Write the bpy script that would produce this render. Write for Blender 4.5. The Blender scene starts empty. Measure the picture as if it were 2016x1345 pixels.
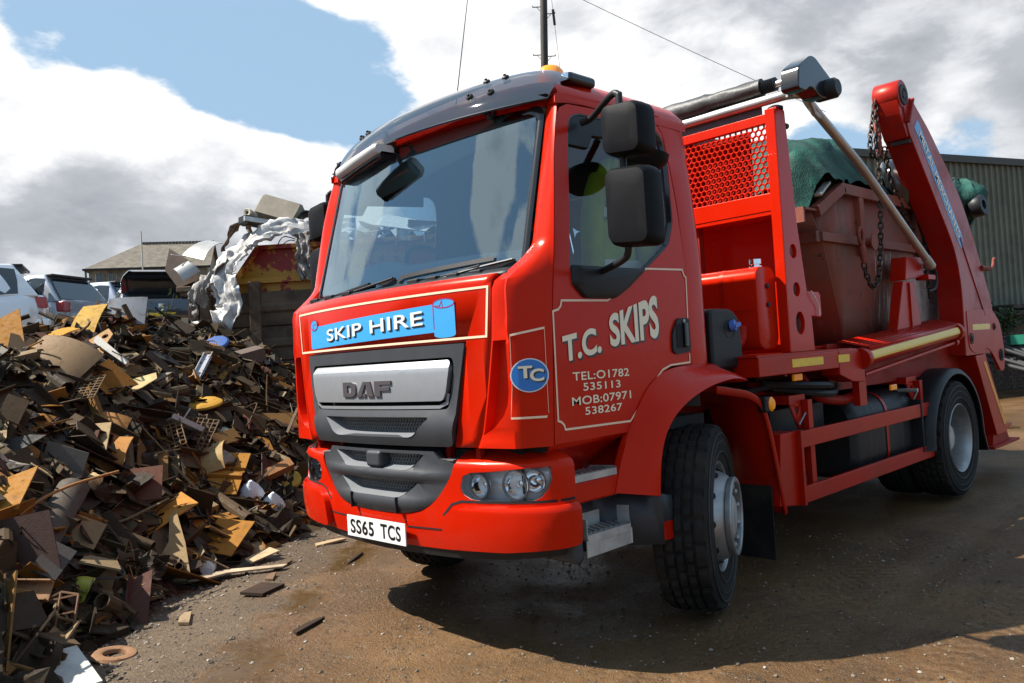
import bpy, bmesh, math, random
from mathutils import Vector, Matrix, Quaternion, noise as mnoise
from math import sin, cos, pi, sqrt, radians, atan2

SC = bpy.context.scene
COL = SC.collection
random.seed(7)

# ------------------------------------------------------------------ camera
# World axes follow the lorry: x runs rearwards from its front, -y is its near side, z up from the ground.
cam_d = bpy.data.cameras.new("camera")
cam_d.sensor_width = 36.0
cam_d.lens = 1598.488 / 2016 * 36.0
cam_d.clip_end = 2000
cam_o = bpy.data.objects.new("camera", cam_d)
COL.objects.link(cam_o)
CR = Vector((0.713032, -0.698419, -0.061608))
CU = Vector((0.029313, -0.058098, 0.99788))
CF = Vector((0.700518, 0.713327, 0.020953))
CAM = Vector((-2.480562, -3.575991, 1.437013))
cam_o.matrix_world = Matrix(((CR.x, CU.x, -CF.x, CAM.x), (CR.y, CU.y, -CF.y, CAM.y), (CR.z, CU.z, -CF.z, CAM.z), (0, 0, 0, 1)))
SC.camera = cam_o

# ------------------------------------------------------------------ sun and sky
SUN_DIR = Vector((-0.62, 0.55, 1.0)).normalized()
SUN_EL = math.asin(SUN_DIR.z)
sun_d = bpy.data.lights.new("sun", 'SUN')
sun_d.energy = 5.0
sun_d.angle = radians(0.53)
sun_d.color = (1.0, 0.95, 0.87)
sun_o = bpy.data.objects.new("sun", sun_d)
COL.objects.link(sun_o)
sun_o.rotation_euler = SUN_DIR.to_track_quat('Z', 'Y').to_euler()
sun_o.location = SUN_DIR * 40

W = bpy.data.worlds.new("World")
SC.world = W
W.use_nodes = True
wt = W.node_tree
wt.nodes.clear()
class NT:
    """small helper that adds nodes to a tree"""
    def __init__(s, tree): s.t = tree
    def n(s, typ, **kw):
        nd = s.t.nodes.new(typ)
        for k, v in kw.items():
            if k[0] == 'i' and k[1:].isdigit(): s.set(nd.inputs[int(k[1:])], v)
            elif k.startswith('in_'): s.set(nd.inputs[k[3:].replace('_', ' ')], v)
            else: setattr(nd, k, v)
        return nd
    def set(s, sock, v):
        if hasattr(v, 'is_linked') or hasattr(v, 'links'): s.t.links.new(v, sock)
        elif hasattr(v, 'outputs'): s.t.links.new(v.outputs[0], sock)
        else: sock.default_value = v
    def math(s, op, a, b=None, c=None, clamp=False):
        nd = s.t.nodes.new('ShaderNodeMath'); nd.operation = op; nd.use_clamp = clamp
        for i, v in enumerate((a, b, c)):
            if v is not None: s.set(nd.inputs[i], v)
        return nd.outputs[0]
    def mix(s, f, a, b, mode='MIX'):
        nd = s.t.nodes.new('ShaderNodeMix'); nd.data_type = 'RGBA'; nd.blend_type = mode; nd.clamp_factor = True
        s.set(nd.inputs[0], f)
        for k, v in ((6, a), (7, b)):
            if isinstance(v, tuple) and len(v) == 3: v = (*v, 1)
            s.set(nd.inputs[k], v)
        return nd.outputs[2]
    def ramp(s, f, stops, interp='LINEAR'):
        nd = s.t.nodes.new('ShaderNodeValToRGB'); nd.color_ramp.interpolation = interp
        el = nd.color_ramp.elements
        while len(el) < len(stops): el.new(0.5)
        for e, (p, c) in zip(el, stops):
            e.position = p; e.color = (*c, 1) if len(c) == 3 else c
        s.set(nd.inputs[0], f); return nd.outputs[0]
    def maprange(s, v, a, b, c=0.0, d=1.0, smooth=True):
        nd = s.t.nodes.new('ShaderNodeMapRange'); nd.interpolation_type = 'SMOOTHSTEP' if smooth else 'LINEAR'
        for i, x in enumerate((v, a, b, c, d)): s.set(nd.inputs[i], x)
        return nd.outputs[0]
    def noise(s, vec, scale, detail=4, rough=0.55, dist=0.0, col=False):
        nd = s.t.nodes.new('ShaderNodeTexNoise')
        if vec is not None: s.set(nd.inputs['Vector'], vec)
        nd.inputs['Scale'].default_value = scale; nd.inputs['Detail'].default_value = detail
        nd.inputs['Roughness'].default_value = rough; nd.inputs['Distortion'].default_value = dist
        return nd.outputs['Color' if col else 'Fac']
    def mapping(s, vec, scale=(1, 1, 1), loc=(0, 0, 0), rot=(0, 0, 0)):
        nd = s.t.nodes.new('ShaderNodeMapping'); s.set(nd.inputs[0], vec)
        nd.inputs['Scale'].default_value = scale; nd.inputs['Location'].default_value = loc; nd.inputs['Rotation'].default_value = rot
        return nd.outputs[0]

SKY_STRENGTH = 0.1
w = NT(wt)
sky = w.n('ShaderNodeTexSky', sky_type='NISHITA', sun_disc=False, sun_elevation=SUN_EL,
          sun_rotation=atan2(SUN_DIR.x, SUN_DIR.y), altitude=150, air_density=1.0, dust_density=0.6, ozone_density=1.3)
tc = w.n('ShaderNodeTexCoord')
dirv = tc.outputs['Generated']
dmap = w.mapping(dirv, scale=(1, 1, 2.0))
n_big = w.noise(dmap, 3.1, 9, 0.58, 0.15)
n_shift = w.noise(w.mapping(dirv, scale=(1, 1, 2.0), loc=(0.02, -0.02, -0.09)), 3.1, 6, 0.58, 0.15)
n_fine = w.noise(dmap, 9.0, 8, 0.62, 0.4)
def lobe(az, el, rad, amp):
    a, e = radians(az), radians(el)
    c = Vector((cos(e) * cos(a), cos(e) * sin(a), sin(e)))
    dot = w.n('ShaderNodeVectorMath', operation='DOT_PRODUCT'); w.set(dot.inputs[0], dirv); dot.inputs[1].default_value = c
    return w.maprange(dot.outputs['Value'], cos(radians(rad)), 1.0, 0.0, amp)
# clouds: (azimuth, elevation, radius, amount); negative lobes are the blue gaps
LOBES = [(46, 12, 58, .14), (128, 30, 26, -.34), (149, 37, 7, .55), (163, 33, 5, .3), (104, 26, 9, .40), (74.5, 21.3, 4.5, -.34), (72, 24.5, 3.5, .10), (77, 13, 13, .50), (68, 11.5, 10, .42), (60, 8.5, 9, .42), (70, 6, 14, .32), (84, 8, 16, .35), (80, 23.5, 5, .22),
         (67.5, 21, 6.0, -.36), (61, 19.8, 6.0, -.35), (56, 20, 5.5, -.27), (56.5, 16.5, 4, -.18), (63, 24, 4, -.12),
         (52, 24.5, 7, .30), (44, 22.5, 8, .36), (38, 19, 8, .30), (32, 18, 9, .34), (24, 20, 9, .30), (14, 17, 10, .40), (22, 15, 5, .15),
         (28, 19.0, 2.4, -.28), (23.2, 12.4, 4.0, -.30), (15.5, 10.5, 4.5, -.32), (8, 9, 10, .2), (34, 10, 8, .2), (100, 20, 22, .16), (160, 36, 20, .14)]
dens = w.math('ADD', n_big, w.math('MULTIPLY', w.math('SUBTRACT', n_fine, .5), .46))
dens = w.math('SUBTRACT', dens, .12)
for L_ in LOBES: dens = w.math('ADD', dens, lobe(*L_))
cover = w.maprange(dens, 0.48, 0.62)
shade_l = None
for L_ in [(76, 8.5, 8.5, .42), (70, 8.5, 7.5, .32), (64, 7.5, 7.5, .27), (60, 10.5, 4, .35), (13, 20, 15, .85), (28, 24, 9, .6), (40, 25, 6, .3), (84, 6, 10, .5)]:
    q = lobe(*L_); shade_l = q if shade_l is None else w.math('ADD', shade_l, q)
rim = w.maprange(w.math('SUBTRACT', n_big, n_shift), -0.10, 0.14, 0.0, 1.0)
thick = w.maprange(dens, 0.60, 1.10)
lit = w.math('SUBTRACT', w.math('ADD', 0.86, w.math('MULTIPLY', rim, 0.45)), w.math('MULTIPLY', w.math('ADD', w.math('MULTIPLY', thick, 0.30), w.math('MULTIPLY', shade_l, w.maprange(n_big, 0.2, 0.75, 0.7, 1.15))), 0.75))
lit = w.math('ADD', lit, w.math('MULTIPLY', w.math('SUBTRACT', n_fine, 0.5), 0.8), clamp=True)
ccol = w.ramp(lit, [(0.0, (1.75, 1.85, 2.05)), (0.35, (2.7, 2.82, 3.05)), (0.6, (4.3, 4.4, 4.55)), (0.9, (6.0, 5.95, 5.85))])
blue = w.mix(0.80, w.mix(0.5, sky.outputs[0], (0, 0, 0)), (2.2, 3.3, 4.5))
skyc = w.mix(cover, blue, ccol)
bg = w.n('ShaderNodeBackground'); w.set(bg.inputs[0], skyc); bg.inputs[1].default_value = SKY_STRENGTH
wo = w.n('ShaderNodeOutputWorld'); w.set(wo.inputs[0], bg.outputs[0])

SC.view_settings.view_transform = 'Standard'
SC.view_settings.look = 'None'
SC.view_settings.exposure = 1.0
SC.view_settings.gamma = 1.0
SC.view_settings.use_curve_mapping = False
SC.render.engine = 'CYCLES'
SC.cycles.max_bounces = 7
SC.cycles.transparent_max_bounces = 24
# ------------------------------------------------------------------ mesh helpers
class MB:
    def __init__(s): s.v = []; s.f = []; s.fm = []
    def add(s, vs, fs, m=0):
        o = len(s.v); s.v += [tuple(p) for p in vs]
        for f in fs: s.f.append(tuple(o + i for i in f)); s.fm.append(m)
    def box(s, x0, x1, y0, y1, z0, z1, m=0):
        s.add([(x, y, z) for z in (z0, z1) for y in (y0, y1) for x in (x0, x1)],
              [(0, 2, 3, 1), (4, 5, 7, 6), (0, 1, 5, 4), (2, 6, 7, 3), (0, 4, 6, 2), (1, 3, 7, 5)], m)
    def bar(s, a, b, w, h, up=(0, 0, 1), m=0):
        """box beam from a to b, width w across, h along up"""
        a, b, up = Vector(a), Vector(b), Vector(up); t = (b - a).normalized()
        r = t.cross(up).normalized(); u = r.cross(t).normalized()
        vs = [p + r * (i * w / 2) + u * (j * h / 2) for p in (a, b) for i, j in ((-1, -1), (1, -1), (1, 1), (-1, 1))]
        s.add(vs, [(0, 1, 2, 3), (7, 6, 5, 4), (0, 4, 5, 1), (1, 5, 6, 2), (2, 6, 7, 3), (3, 7, 4, 0)], m)
    def prism(s, poly, fn, a, b, m=0):
        """closed polygon extruded from a to b; fn(u, v, w) maps to 3D"""
        n = len(poly)
        s.add([fn(u, v, a) for u, v in poly] + [fn(u, v, b) for u, v in poly],
              [tuple(range(n)), tuple(range(2 * n - 1, n - 1, -1))] + [(i, i + n, (i + 1) % n + n, (i + 1) % n) for i in range(n)], m)
    def grid(s, rows, closed=False, m=0):
        n = len(rows[0]); vs = [p for r in rows for p in r]; fs = []
        for i in range(len(rows) - 1):
            for j in range(n if closed else n - 1):
                k = (j + 1) % n
                fs.append((i * n + j, i * n + k, (i + 1) * n + k, (i + 1) * n + j))
        s.add(vs, fs, m)
    def loft(s, rings, cap=True, m=0):
        s.grid(rings, True, m)
        if cap:
            n = len(rings[0])
            s.add(rings[0], [tuple(range(n - 1, -1, -1))], m); s.add(rings[-1], [tuple(range(n))], m)
    def tube(s, pts, r, seg=10, cap=True, m=0):
        pts = [Vector(p) for p in pts]; n = len(pts)
        rr = r if isinstance(r, (list, tuple)) else [r] * n
        t = [(pts[min(i + 1, n - 1)] - pts[max(i - 1, 0)]).normalized() for i in range(n)]
        ref = Vector((0, 0, 1)) if abs(t[0].z) < 0.9 else Vector((1, 0, 0))
        u = t[0].cross(ref).normalized(); rings = []
        for i in range(n):
            u = (u - t[i] * u.dot(t[i])).normalized(); v = t[i].cross(u)
            rings.append([pts[i] + (u * cos(2 * pi * k / seg) + v * sin(2 * pi * k / seg)) * rr[i] for k in range(seg)])
        s.loft(rings, cap, m)
    def lathe(s, prof, c=(0, 0, 0), axis=(0, 1, 0), seg=32, rfun=None, m=0, closed=False):
        c, ax = Vector(c), Vector(axis).normalized()
        ref = Vector((0, 0, 1)) if abs(ax.z) < 0.9 else Vector((1, 0, 0))
        u = ref.cross(ax).normalized(); v = ax.cross(u)
        rows = []
        for i, (r, h) in enumerate(prof):
            rows.append([c + ax * h + (u * cos(2 * pi * k / seg) + v * sin(2 * pi * k / seg)) * (rfun(i, k, r) if rfun else r) for k in range(seg)])
        if closed: rows.append(rows[0])
        s.grid(rows, True, m)
    def mesh(s, name, merge=True):
        me = bpy.data.meshes.new(name); me.from_pydata(s.v, [], s.f)
        if any(s.fm): me.polygons.foreach_set('material_index', s.fm)
        if merge:
            bm = bmesh.new(); bm.from_mesh(me)
            bmesh.ops.remove_doubles(bm, verts=bm.verts, dist=1e-5)
            bmesh.ops.recalc_face_normals(bm, faces=bm.faces)
            bm.to_mesh(me); bm.free()
        me.update(); return me

def link(name, data, parent=None):
    o = bpy.data.objects.new(name, data); COL.objects.link(o)
    if parent is not None: o.parent = parent
    return o
def shade(me, ang=35):
    me.polygons.foreach_set('use_smooth', [True] * len(me.polygons))
    me.set_sharp_from_angle(angle=radians(ang))
def ob(name, src, mat, parent=None, bevel=0, seg=2, sub=0, solid=0, off=-1, smooth=35, merge=True):
    me = src.mesh(name, merge) if isinstance(src, MB) else src
    for mm in (mat if isinstance(mat, (list, tuple)) else [mat]): me.materials.append(mm)
    if smooth: shade(me, smooth)
    o = link(name, me, parent)
    if sub:
        md = o.modifiers.new('sub', 'SUBSURF'); md.levels = md.render_levels = sub
    if solid:
        md = o.modifiers.new('solid', 'SOLIDIFY'); md.thickness = solid; md.offset = off
    if bevel:
        md = o.modifiers.new('bevel', 'BEVEL'); md.width = bevel; md.segments = seg; md.limit_method = 'ANGLE'; md.angle_limit = radians(40); md.harden_normals = True
    return o
def tag(o, label=None, cat=None, group=None, kind=None):
    for k, v in (('label', label), ('category', cat), ('group', group), ('kind', kind)):
        if v: o[k] = v
    return o
def thing(name, label, cat, loc=(0, 0, 0), group=None):
    o = link(name, None); o.location = loc; o.empty_display_size = 0.1
    return tag(o, label, cat, group)
def rbox(x0, x1, y0, y1, z0, z1):
    m = MB(); m.box(min(x0, x1), max(x0, x1), min(y0, y1), max(y0, y1), min(z0, z1), max(z0, z1)); return m
def smooth_path(pts, n=6):
    """Catmull-Rom through the points"""
    P = [Vector(p) for p in pts]; out = []
    for i in range(len(P) - 1):
        a, b, c, d = P[max(i - 1, 0)], P[i], P[i + 1], P[min(i + 2, len(P) - 1)]
        for k in range(n):
            t = k / n
            out.append(0.5 * ((2 * b) + (c - a) * t + (2 * a - 5 * b + 4 * c - d) * t * t + (3 * b - a - 3 * c + d) * t ** 3))
    out.append(P[-1]); return out
def arc(cx, cy, r, a0, a1, n=8, ry=None):
    ry = r if ry is None else ry
    return [(cx + r * cos(radians(a0 + (a1 - a0) * i / n)), cy + ry * sin(radians(a0 + (a1 - a0) * i / n))) for i in range(n + 1)]
def rrect(x0, x1, y0, y1, r, n=5):
    return arc(x1 - r, y0 + r, r, -90, 0, n) + arc(x1 - r, y1 - r, r, 0, 90, n) + arc(x0 + r, y1 - r, r, 90, 180, n) + arc(x0 + r, y0 + r, r, 180, 270, n)
def round_poly(poly, r, n=5):
    """round the corners of a polygon"""
    out = []; N = len(poly)
    rs = r if isinstance(r, (list, tuple)) else [r] * N
    for i in range(N):
        a, b, c = (Vector(poly[(i + k) % N] + (0,)) if len(poly[0]) == 2 else Vector(poly[(i + k) % N]) for k in (-1, 0, 1))
        d1, d2 = (a - b), (c - b); q = min(rs[i], d1.length * .49, d2.length * .49)
        p, e = b + d1.normalized() * q, b + d2.normalized() * q
        for k in range(n + 1):
            t = k / n; v = p * (1 - t) ** 2 + b * 2 * t * (1 - t) + e * t * t; out.append((v.x, v.y))
    return out
def plate_mesh(name, loops, fn, cu=(), cv=()):
    """flat sheet with holes: loops of (u, v), first one is the outline; cut at the cu / cv values, then mapped by fn(u, v)"""
    bm = bmesh.new(); edges = []
    for L in loops:
        vs = [bm.verts.new((u, v, 0)) for u, v in L]
        for i in range(len(vs)): edges.append(bm.edges.new((vs[i], vs[(i + 1) % len(vs)])))
    bmesh.ops.triangle_fill(bm, use_beauty=True, use_dissolve=False, edges=edges)
    for ax, vals in ((0, cu), (1, cv)):
        for c in vals:
            co = [0, 0, 0]; co[ax] = c; no = [0, 0, 0]; no[ax] = 1
            bmesh.ops.bisect_plane(bm, geom=bm.verts[:] + bm.edges[:] + bm.faces[:], plane_co=co, plane_no=no, dist=1e-5)
    for v in bm.verts: v.co = Vector(fn(v.co.x, v.co.y))
    me = bpy.data.meshes.new(name); bm.to_mesh(me); bm.free(); return me
def orient(me, d):
    """make a sheet's faces look along d"""
    d = Vector(d); me.update()
    s = sum((p.normal.dot(d) * p.area for p in me.polygons))
    if s < 0: me.flip_normals()
    return me
def sheet(name, loops, fn, mat, parent, d, cu=(), cv=(), t=0.004, bevel=0, seg=2, smooth=35, off=-1):
    """sheet of thickness t grown inward from the mapped surface that faces d"""
    return ob(name, orient(plate_mesh(name, loops, fn, cu, cv), d), mat, parent, bevel=bevel, seg=seg, solid=t, off=off, smooth=smooth)
def ribbon(pts, w):
    """closed outline of a line of width w through 2D points"""
    P = [Vector((a, b, 0)) for a, b in pts]; n = len(P); L = []; R = []
    for i in range(n):
        d1 = (P[i] - P[i - 1]).normalized() if i else (P[1] - P[0]).normalized()
        d2 = (P[i + 1] - P[i]).normalized() if i < n - 1 else d1
        t = (d1 + d2).normalized(); nn = Vector((-t.y, t.x, 0)); k = w / 2 / max(0.5, nn.dot(Vector((-d1.y, d1.x, 0))))
        L.append(P[i] + nn * k); R.append(P[i] - nn * k)
    return L, R
def stripe(name, pts, w, fn, mat, parent, step=0.05):
    """painted line: thin strip mapped onto a surface"""
    Q = []
    for a, b in zip(pts[:-1], pts[1:]):
        k = max(1, int(math.hypot(b[0] - a[0], b[1] - a[1]) / step))
        Q += [(a[0] + (b[0] - a[0]) * i / k, a[1] + (b[1] - a[1]) * i / k) for i in range(k)]
    Q.append(pts[-1]); L, R = ribbon(Q, w); m = MB()
    m.grid([[fn(p.x, p.y) for p in L], [fn(p.x, p.y) for p in R]])
    return ob(name, m, mat, parent)
def text_mesh(name, s, size=1.0, offset=0.0, spacing=1.0):
    """filled lettering in the plane, base line at v = 0, starting at u = 0"""
    cu = bpy.data.curves.new(name, 'FONT'); cu.body = s; cu.size = size; cu.offset = offset; cu.space_character = spacing; cu.resolution_u = 5
    o = bpy.data.objects.new(name, cu); COL.objects.link(o)
    dg = bpy.context.evaluated_depsgraph_get()
    me = bpy.data.meshes.new_from_object(o.evaluated_get(dg)); bpy.data.objects.remove(o); bpy.data.curves.remove(cu)
    return me
def words_of(s, bold=0.0, sp=1.0):
    """each word of a phrase with the share of the line it fills"""
    def width(q):
        me = text_mesh('w', q, 1.0, bold, sp); xs = [v.co.x for v in me.vertices]; w_ = max(xs) - min(xs); bpy.data.meshes.remove(me); return w_
    full = width(s); out = []; L_ = s.split(' ')
    for i, q in enumerate(L_):
        u1 = width(' '.join(L_[:i + 1])) / full; out.append((q, u1 - width(q) / full, u1))
    return out
def fit_text(me, fn):
    """maps lettering (its box scaled to 0..1, 0..1) through fn(u, v)"""
    xs = [v.co.x for v in me.vertices]; ys = [v.co.y for v in me.vertices]
    x0, x1, y0, y1 = min(xs), max(xs), min(ys), max(ys)
    for v in me.vertices: v.co = Vector(fn((v.co.x - x0) / (x1 - x0), (v.co.y - y0) / (y1 - y0)))
    me.update(); return me

# ------------------------------------------------------------------ materials
def new_mat(name):
    m = bpy.data.materials.new(name); m.use_nodes = True; m.node_tree.nodes.clear(); return m, NT(m.node_tree)
def pbr(name, col, rough=0.5, metal=0.0, coat=0.0, spec=0.5, var=0.0, vscale=8.0, bump=0.0, bscale=40.0, dirt=0.0, dirtcol=(0.09, 0.06, 0.04), emit=None, rvar=0.0, coatr=0.03, tint=None):
    m, t = new_mat(name)
    b = t.n('ShaderNodeBsdfPrincipled'); tcn = t.n('ShaderNodeTexCoord'); P = tcn.outputs['Object']
    c = (*col, 1)
    if var:
        nz = t.noise(P, vscale, 5, 0.6)
        c = t.mix(t.maprange(nz, 0.3, 0.7), tuple(x * (1 - var) for x in col), tuple(min(1, x * (1 + var)) for x in col))
    if dirt:
        geo = t.n('ShaderNodeNewGeometry')
        nz = t.noise(geo.outputs['Position'], 3.0, 7, 0.65)
        f = t.math('MULTIPLY', t.maprange(nz, 0.42, 0.72), dirt)
        c = t.mix(f, c, dirtcol)
        t.set(b.inputs['Roughness'], t.math('ADD', rough, t.math('MULTIPLY', f, 0.4), clamp=True))
        if coat: t.set(b.inputs['Coat Weight'], t.math('MULTIPLY', t.math('SUBTRACT', 1.0, f), coat))
    else:
        if rvar: t.set(b.inputs['Roughness'], t.maprange(t.noise(P, vscale * 1.7, 5, 0.6), 0.3, 0.7, max(0.02, rough - rvar), min(1, rough + rvar)))
        else: b.inputs['Roughness'].default_value = rough
        b.inputs['Coat Weight'].default_value = coat
    b.inputs['Coat Roughness'].default_value = coatr
    t.set(b.inputs['Base Color'], c)
    b.inputs['Metallic'].default_value = metal
    b.inputs['Specular IOR Level'].default_value = spec
    if tint: b.inputs['Specular Tint'].default_value = (*tint, 1)
    if bump:
        bn = t.n('ShaderNodeBump'); bn.inputs['Strength'].default_value = bump; bn.inputs['Distance'].default_value = 0.01
        t.set(bn.inputs['Height'], t.noise(P, bscale, 5, 0.6)); t.set(b.inputs['Normal'], bn.outputs[0])
    if emit: b.inputs['Emission Color'].default_value = (*emit[:3], 1); b.inputs['Emission Strength'].default_value = emit[3]
    o = t.n('ShaderNodeOutputMaterial'); t.set(o.inputs[0], b.outputs[0]); return m
def glassy(name, tint, ior=1.5, rough=0.0, body=0.0, bodycol=(0.02, 0.02, 0.02), boost=0.0, coat=(1, 1, 1)):
    """thin sheet of glass: mirror by Fresnel, the rest passes straight through, tinted"""
    m, t = new_mat(name)
    fr = t.n('ShaderNodeFresnel'); fr.inputs[0].default_value = ior
    gl = t.n('ShaderNodeBsdfGlossy'); gl.inputs['Roughness'].default_value = rough; gl.inputs['Color'].default_value = (*coat, 1)
    tr = t.n('ShaderNodeBsdfTransparent'); tr.inputs[0].default_value = (*tint, 1)
    base = tr.outputs[0]
    if body:
        df = t.n('ShaderNodeBsdfDiffuse'); df.inputs[0].default_value = (*bodycol, 1)
        mx = t.n('ShaderNodeMixShader'); mx.inputs[0].default_value = body
        t.set(mx.inputs[1], base); t.set(mx.inputs[2], df.outputs[0]); base = mx.outputs[0]
    f = fr.outputs[0]
    if boost: f = t.math('ADD', f, boost, clamp=True)
    mx = t.n('ShaderNodeMixShader'); t.set(mx.inputs[0], f); t.set(mx.inputs[1], base); t.set(mx.inputs[2], gl.outputs[0])
    o = t.n('ShaderNodeOutputMaterial'); t.set(o.inputs[0], mx.outputs[0]); return m

RED = (0.52, 0.0125, 0.0015)
M = {}
M['red'] = pbr('red_paint', RED, 0.24, 0, 0.10, spec=.5, tint=(1, .22, .14), var=0.05, vscale=3, dirt=.13, dirtcol=(.17, .045, .025))
M['redbody'] = pbr('red_body_paint', (0.40, 0.009, 0.002), 0.34, 0, 0.06, spec=.45, tint=(1, .25, .16), var=0.08, vscale=4, dirt=0.16)
M['reddirty'] = pbr('red_chassis_paint', (0.28, 0.0075, 0.0035), 0.5, 0, 0.0, spec=.35, tint=(1, .3, .2), var=0.1, vscale=4, dirt=0.5, dirtcol=(0.10, 0.05, 0.035))
M['redworn'] = pbr('red_worn_arm_paint', (0.35, 0.010, 0.005), 0.36, 0, 0.12, spec=.5, tint=(1, .35, .25), var=0.1, vscale=5, dirt=0.35, dirtcol=(0.05, 0.025, 0.02))
M['grey'] = pbr('grey_grille_plastic', (0.040, 0.042, 0.047), 0.5, 0, 0, spec=.35, var=0.08, bump=0.06, bscale=400)
M['greylight'] = pbr('lit_grey_lip', (0.17, 0.175, 0.185), 0.45, 0, 0, var=0.05)  # grille grey made paler: the lit look of the lips is in the colour
M['silver'] = pbr('silver_panel', (0.36, 0.365, 0.38), 0.42, 0.55, 0.25, var=0.03, vscale=20)
M['badge'] = pbr('badge_grey', (0.11, 0.095, 0.10), 0.35, 0.4, 0, bump=0.05, bscale=300)
M['black'] = pbr('black_plastic', (0.015, 0.015, 0.016), 0.45, 0, 0, spec=.3, var=0.1, bump=0.08, bscale=300)
M['blackmirror'] = pbr('mirror_housing_black', (0.007, 0.007, 0.008), 0.5, 0, 0, spec=.10, var=0.1, bump=0.12, bscale=350)
M['blackgloss'] = pbr('black_gloss', (0.012, 0.012, 0.014), 0.18, 0, 0.4)
M['void'] = pbr('dark_interior', (0.006, 0.006, 0.007), 0.8)
M['rubber'] = pbr('tyre_rubber', (0.014, 0.013, 0.012), 0.8, 0, 0, spec=.2, var=0.2, vscale=6, bump=0.25, bscale=90, dirt=0.55, dirtcol=(0.055, 0.042, 0.032))
M['sidewall'] = pbr('tyre_sidewall', (0.020, 0.020, 0.020), 0.6, 0, 0, var=0.15, vscale=6, bump=0.15, bscale=60, dirt=0.4, dirtcol=(0.045, 0.036, 0.030))
M['steel'] = pbr('bright_steel', (0.34, 0.335, 0.33), 0.42, 0.7, 0, var=0.2, vscale=12, dirt=0.5, dirtcol=(0.12, 0.10, 0.09))
M['alu'] = pbr('dull_aluminium', (0.50, 0.49, 0.46), 0.48, 0.6, 0, var=0.15, vscale=10, dirt=0.5, dirtcol=(0.16, 0.13, 0.10))
M['tube'] = pbr('galvanised_tube', (0.48, 0.47, 0.45), 0.38, 0.75, 0, var=0.15, vscale=6, dirt=0.2, dirtcol=(0.2, 0.15, 0.11))
M['chrome'] = pbr('chrome', (0.85, 0.86, 0.88), 0.06, 1.0)
M['cream'] = pbr('cream_paint', (0.86, 0.62, 0.42), 0.35, 0, 0.3)
M['creamtext'] = pbr('cream_lettering', (0.88, 0.76, 0.54), 0.35, 0, 0.3)
M['blackpaint'] = pbr('black_lettering', (0.012, 0.010, 0.010), 0.35, 0, 0.3)
M['blue'] = pbr('sky_blue_paint', (0.04, 0.31, 0.66), 0.35, 0, 0.4)
M['bluedeep'] = pbr('badge_blue_paint', (0.006, 0.16, 0.50), 0.35, 0, 0.4)
M['crimson'] = pbr('crimson_outline_paint', (0.30, 0.02, 0.08), 0.4)
M['white'] = pbr('white_plate', (0.70, 0.70, 0.68), 0.3, 0, 0.3)
M['yellow'] = pbr('yellow_reflective_tape', (0.80, 0.50, 0.012), 0.35, 0, 0.3, var=0.08, vscale=30)
M['orangetape'] = pbr('amber_reflective_tape', (0.85, 0.33, 0.01), 0.35, 0, 0.3)
M['amber'] = pbr('amber_lens', (0.9, 0.30, 0.01), 0.15, 0, 0.6, emit=(0.9, 0.28, 0.0, 0.06))
M['bluecap'] = pbr('blue_cap', (0.06, 0.16, 0.50), 0.4)
M['bowl'] = pbr('headlight_reflector', (0.88, 0.88, 0.89), 0.28, 0.25)
M['meshgrey'] = pbr('grille_mesh_grey', (0.17, 0.17, 0.17), 0.45)
M['glass'] = glassy('windscreen_glass', (0.50, 0.60, 0.64), 1.62, 0.0, 0.0, boost=0.17, coat=(.62, .84, 1.0))
M['sideglass'] = glassy('side_window_glass', (0.72, 0.78, 0.78), 1.55, 0.0, 0.0, boost=0.02)
M['lens'] = glassy('headlight_lens', (0.95, 0.96, 0.97), 1.5)
M['visor'] = glassy('smoked_visor', (0.17, 0.13, 0.14), 1.7, 0.02, 0.25, (0.022, 0.016, 0.019), boost=0.09)
M['mirrorglass'] = pbr('mirror_glass', (0.8, 0.82, 0.84), 0.02, 1.0)
M['seat'] = pbr('seat_fabric', (0.03, 0.032, 0.036), 0.9)
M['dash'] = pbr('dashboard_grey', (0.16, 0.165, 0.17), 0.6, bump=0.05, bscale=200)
M['dash_and_glare'] = pbr('pale_dash_and_glare', (0.62, 0.64, 0.63), 0.55)  # dash top, and the pale glare sheet along the foot of the windscreen
M['lining'] = pbr('cab_lining', (0.09, 0.09, 0.085), 0.8)
M['sunlit_lining'] = pbr('sunlit_lining_pale', (0.42, 0.42, 0.34), 0.8)  # paler than the cab lining, its sunlit look put into the colour
M['hivis'] = pbr('hi_vis_cloth', (0.42, 0.52, 0.03), 0.85, var=0.15, vscale=6, bump=0.3, bscale=25)
M['reflect'] = pbr('silver_reflective_band', (0.80, 0.80, 0.78), 0.4, 0.1)
M['canvas'] = pbr('black_sheet_roll', (0.040, 0.038, 0.036), 0.5, 0, 0, var=0.25, vscale=8, bump=0.5, bscale=18)
M['chain'] = pbr('dark_chain_steel', (0.045, 0.035, 0.030), 0.5, 0.6, 0, var=0.3, vscale=40, dirt=0.4, dirtcol=(0.12, 0.05, 0.03))
M['hook'] = pbr('rusty_red_hook', (0.22, 0.045, 0.03), 0.6, 0.2, 0, var=0.3, vscale=30)
# ------------------------------------------------------------------ the lorry: cab
T = thing('skip_lorry', 'red skip loader lorry with cream lettering parked on the muddy yard', 'lorry')
CAB = T

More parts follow.
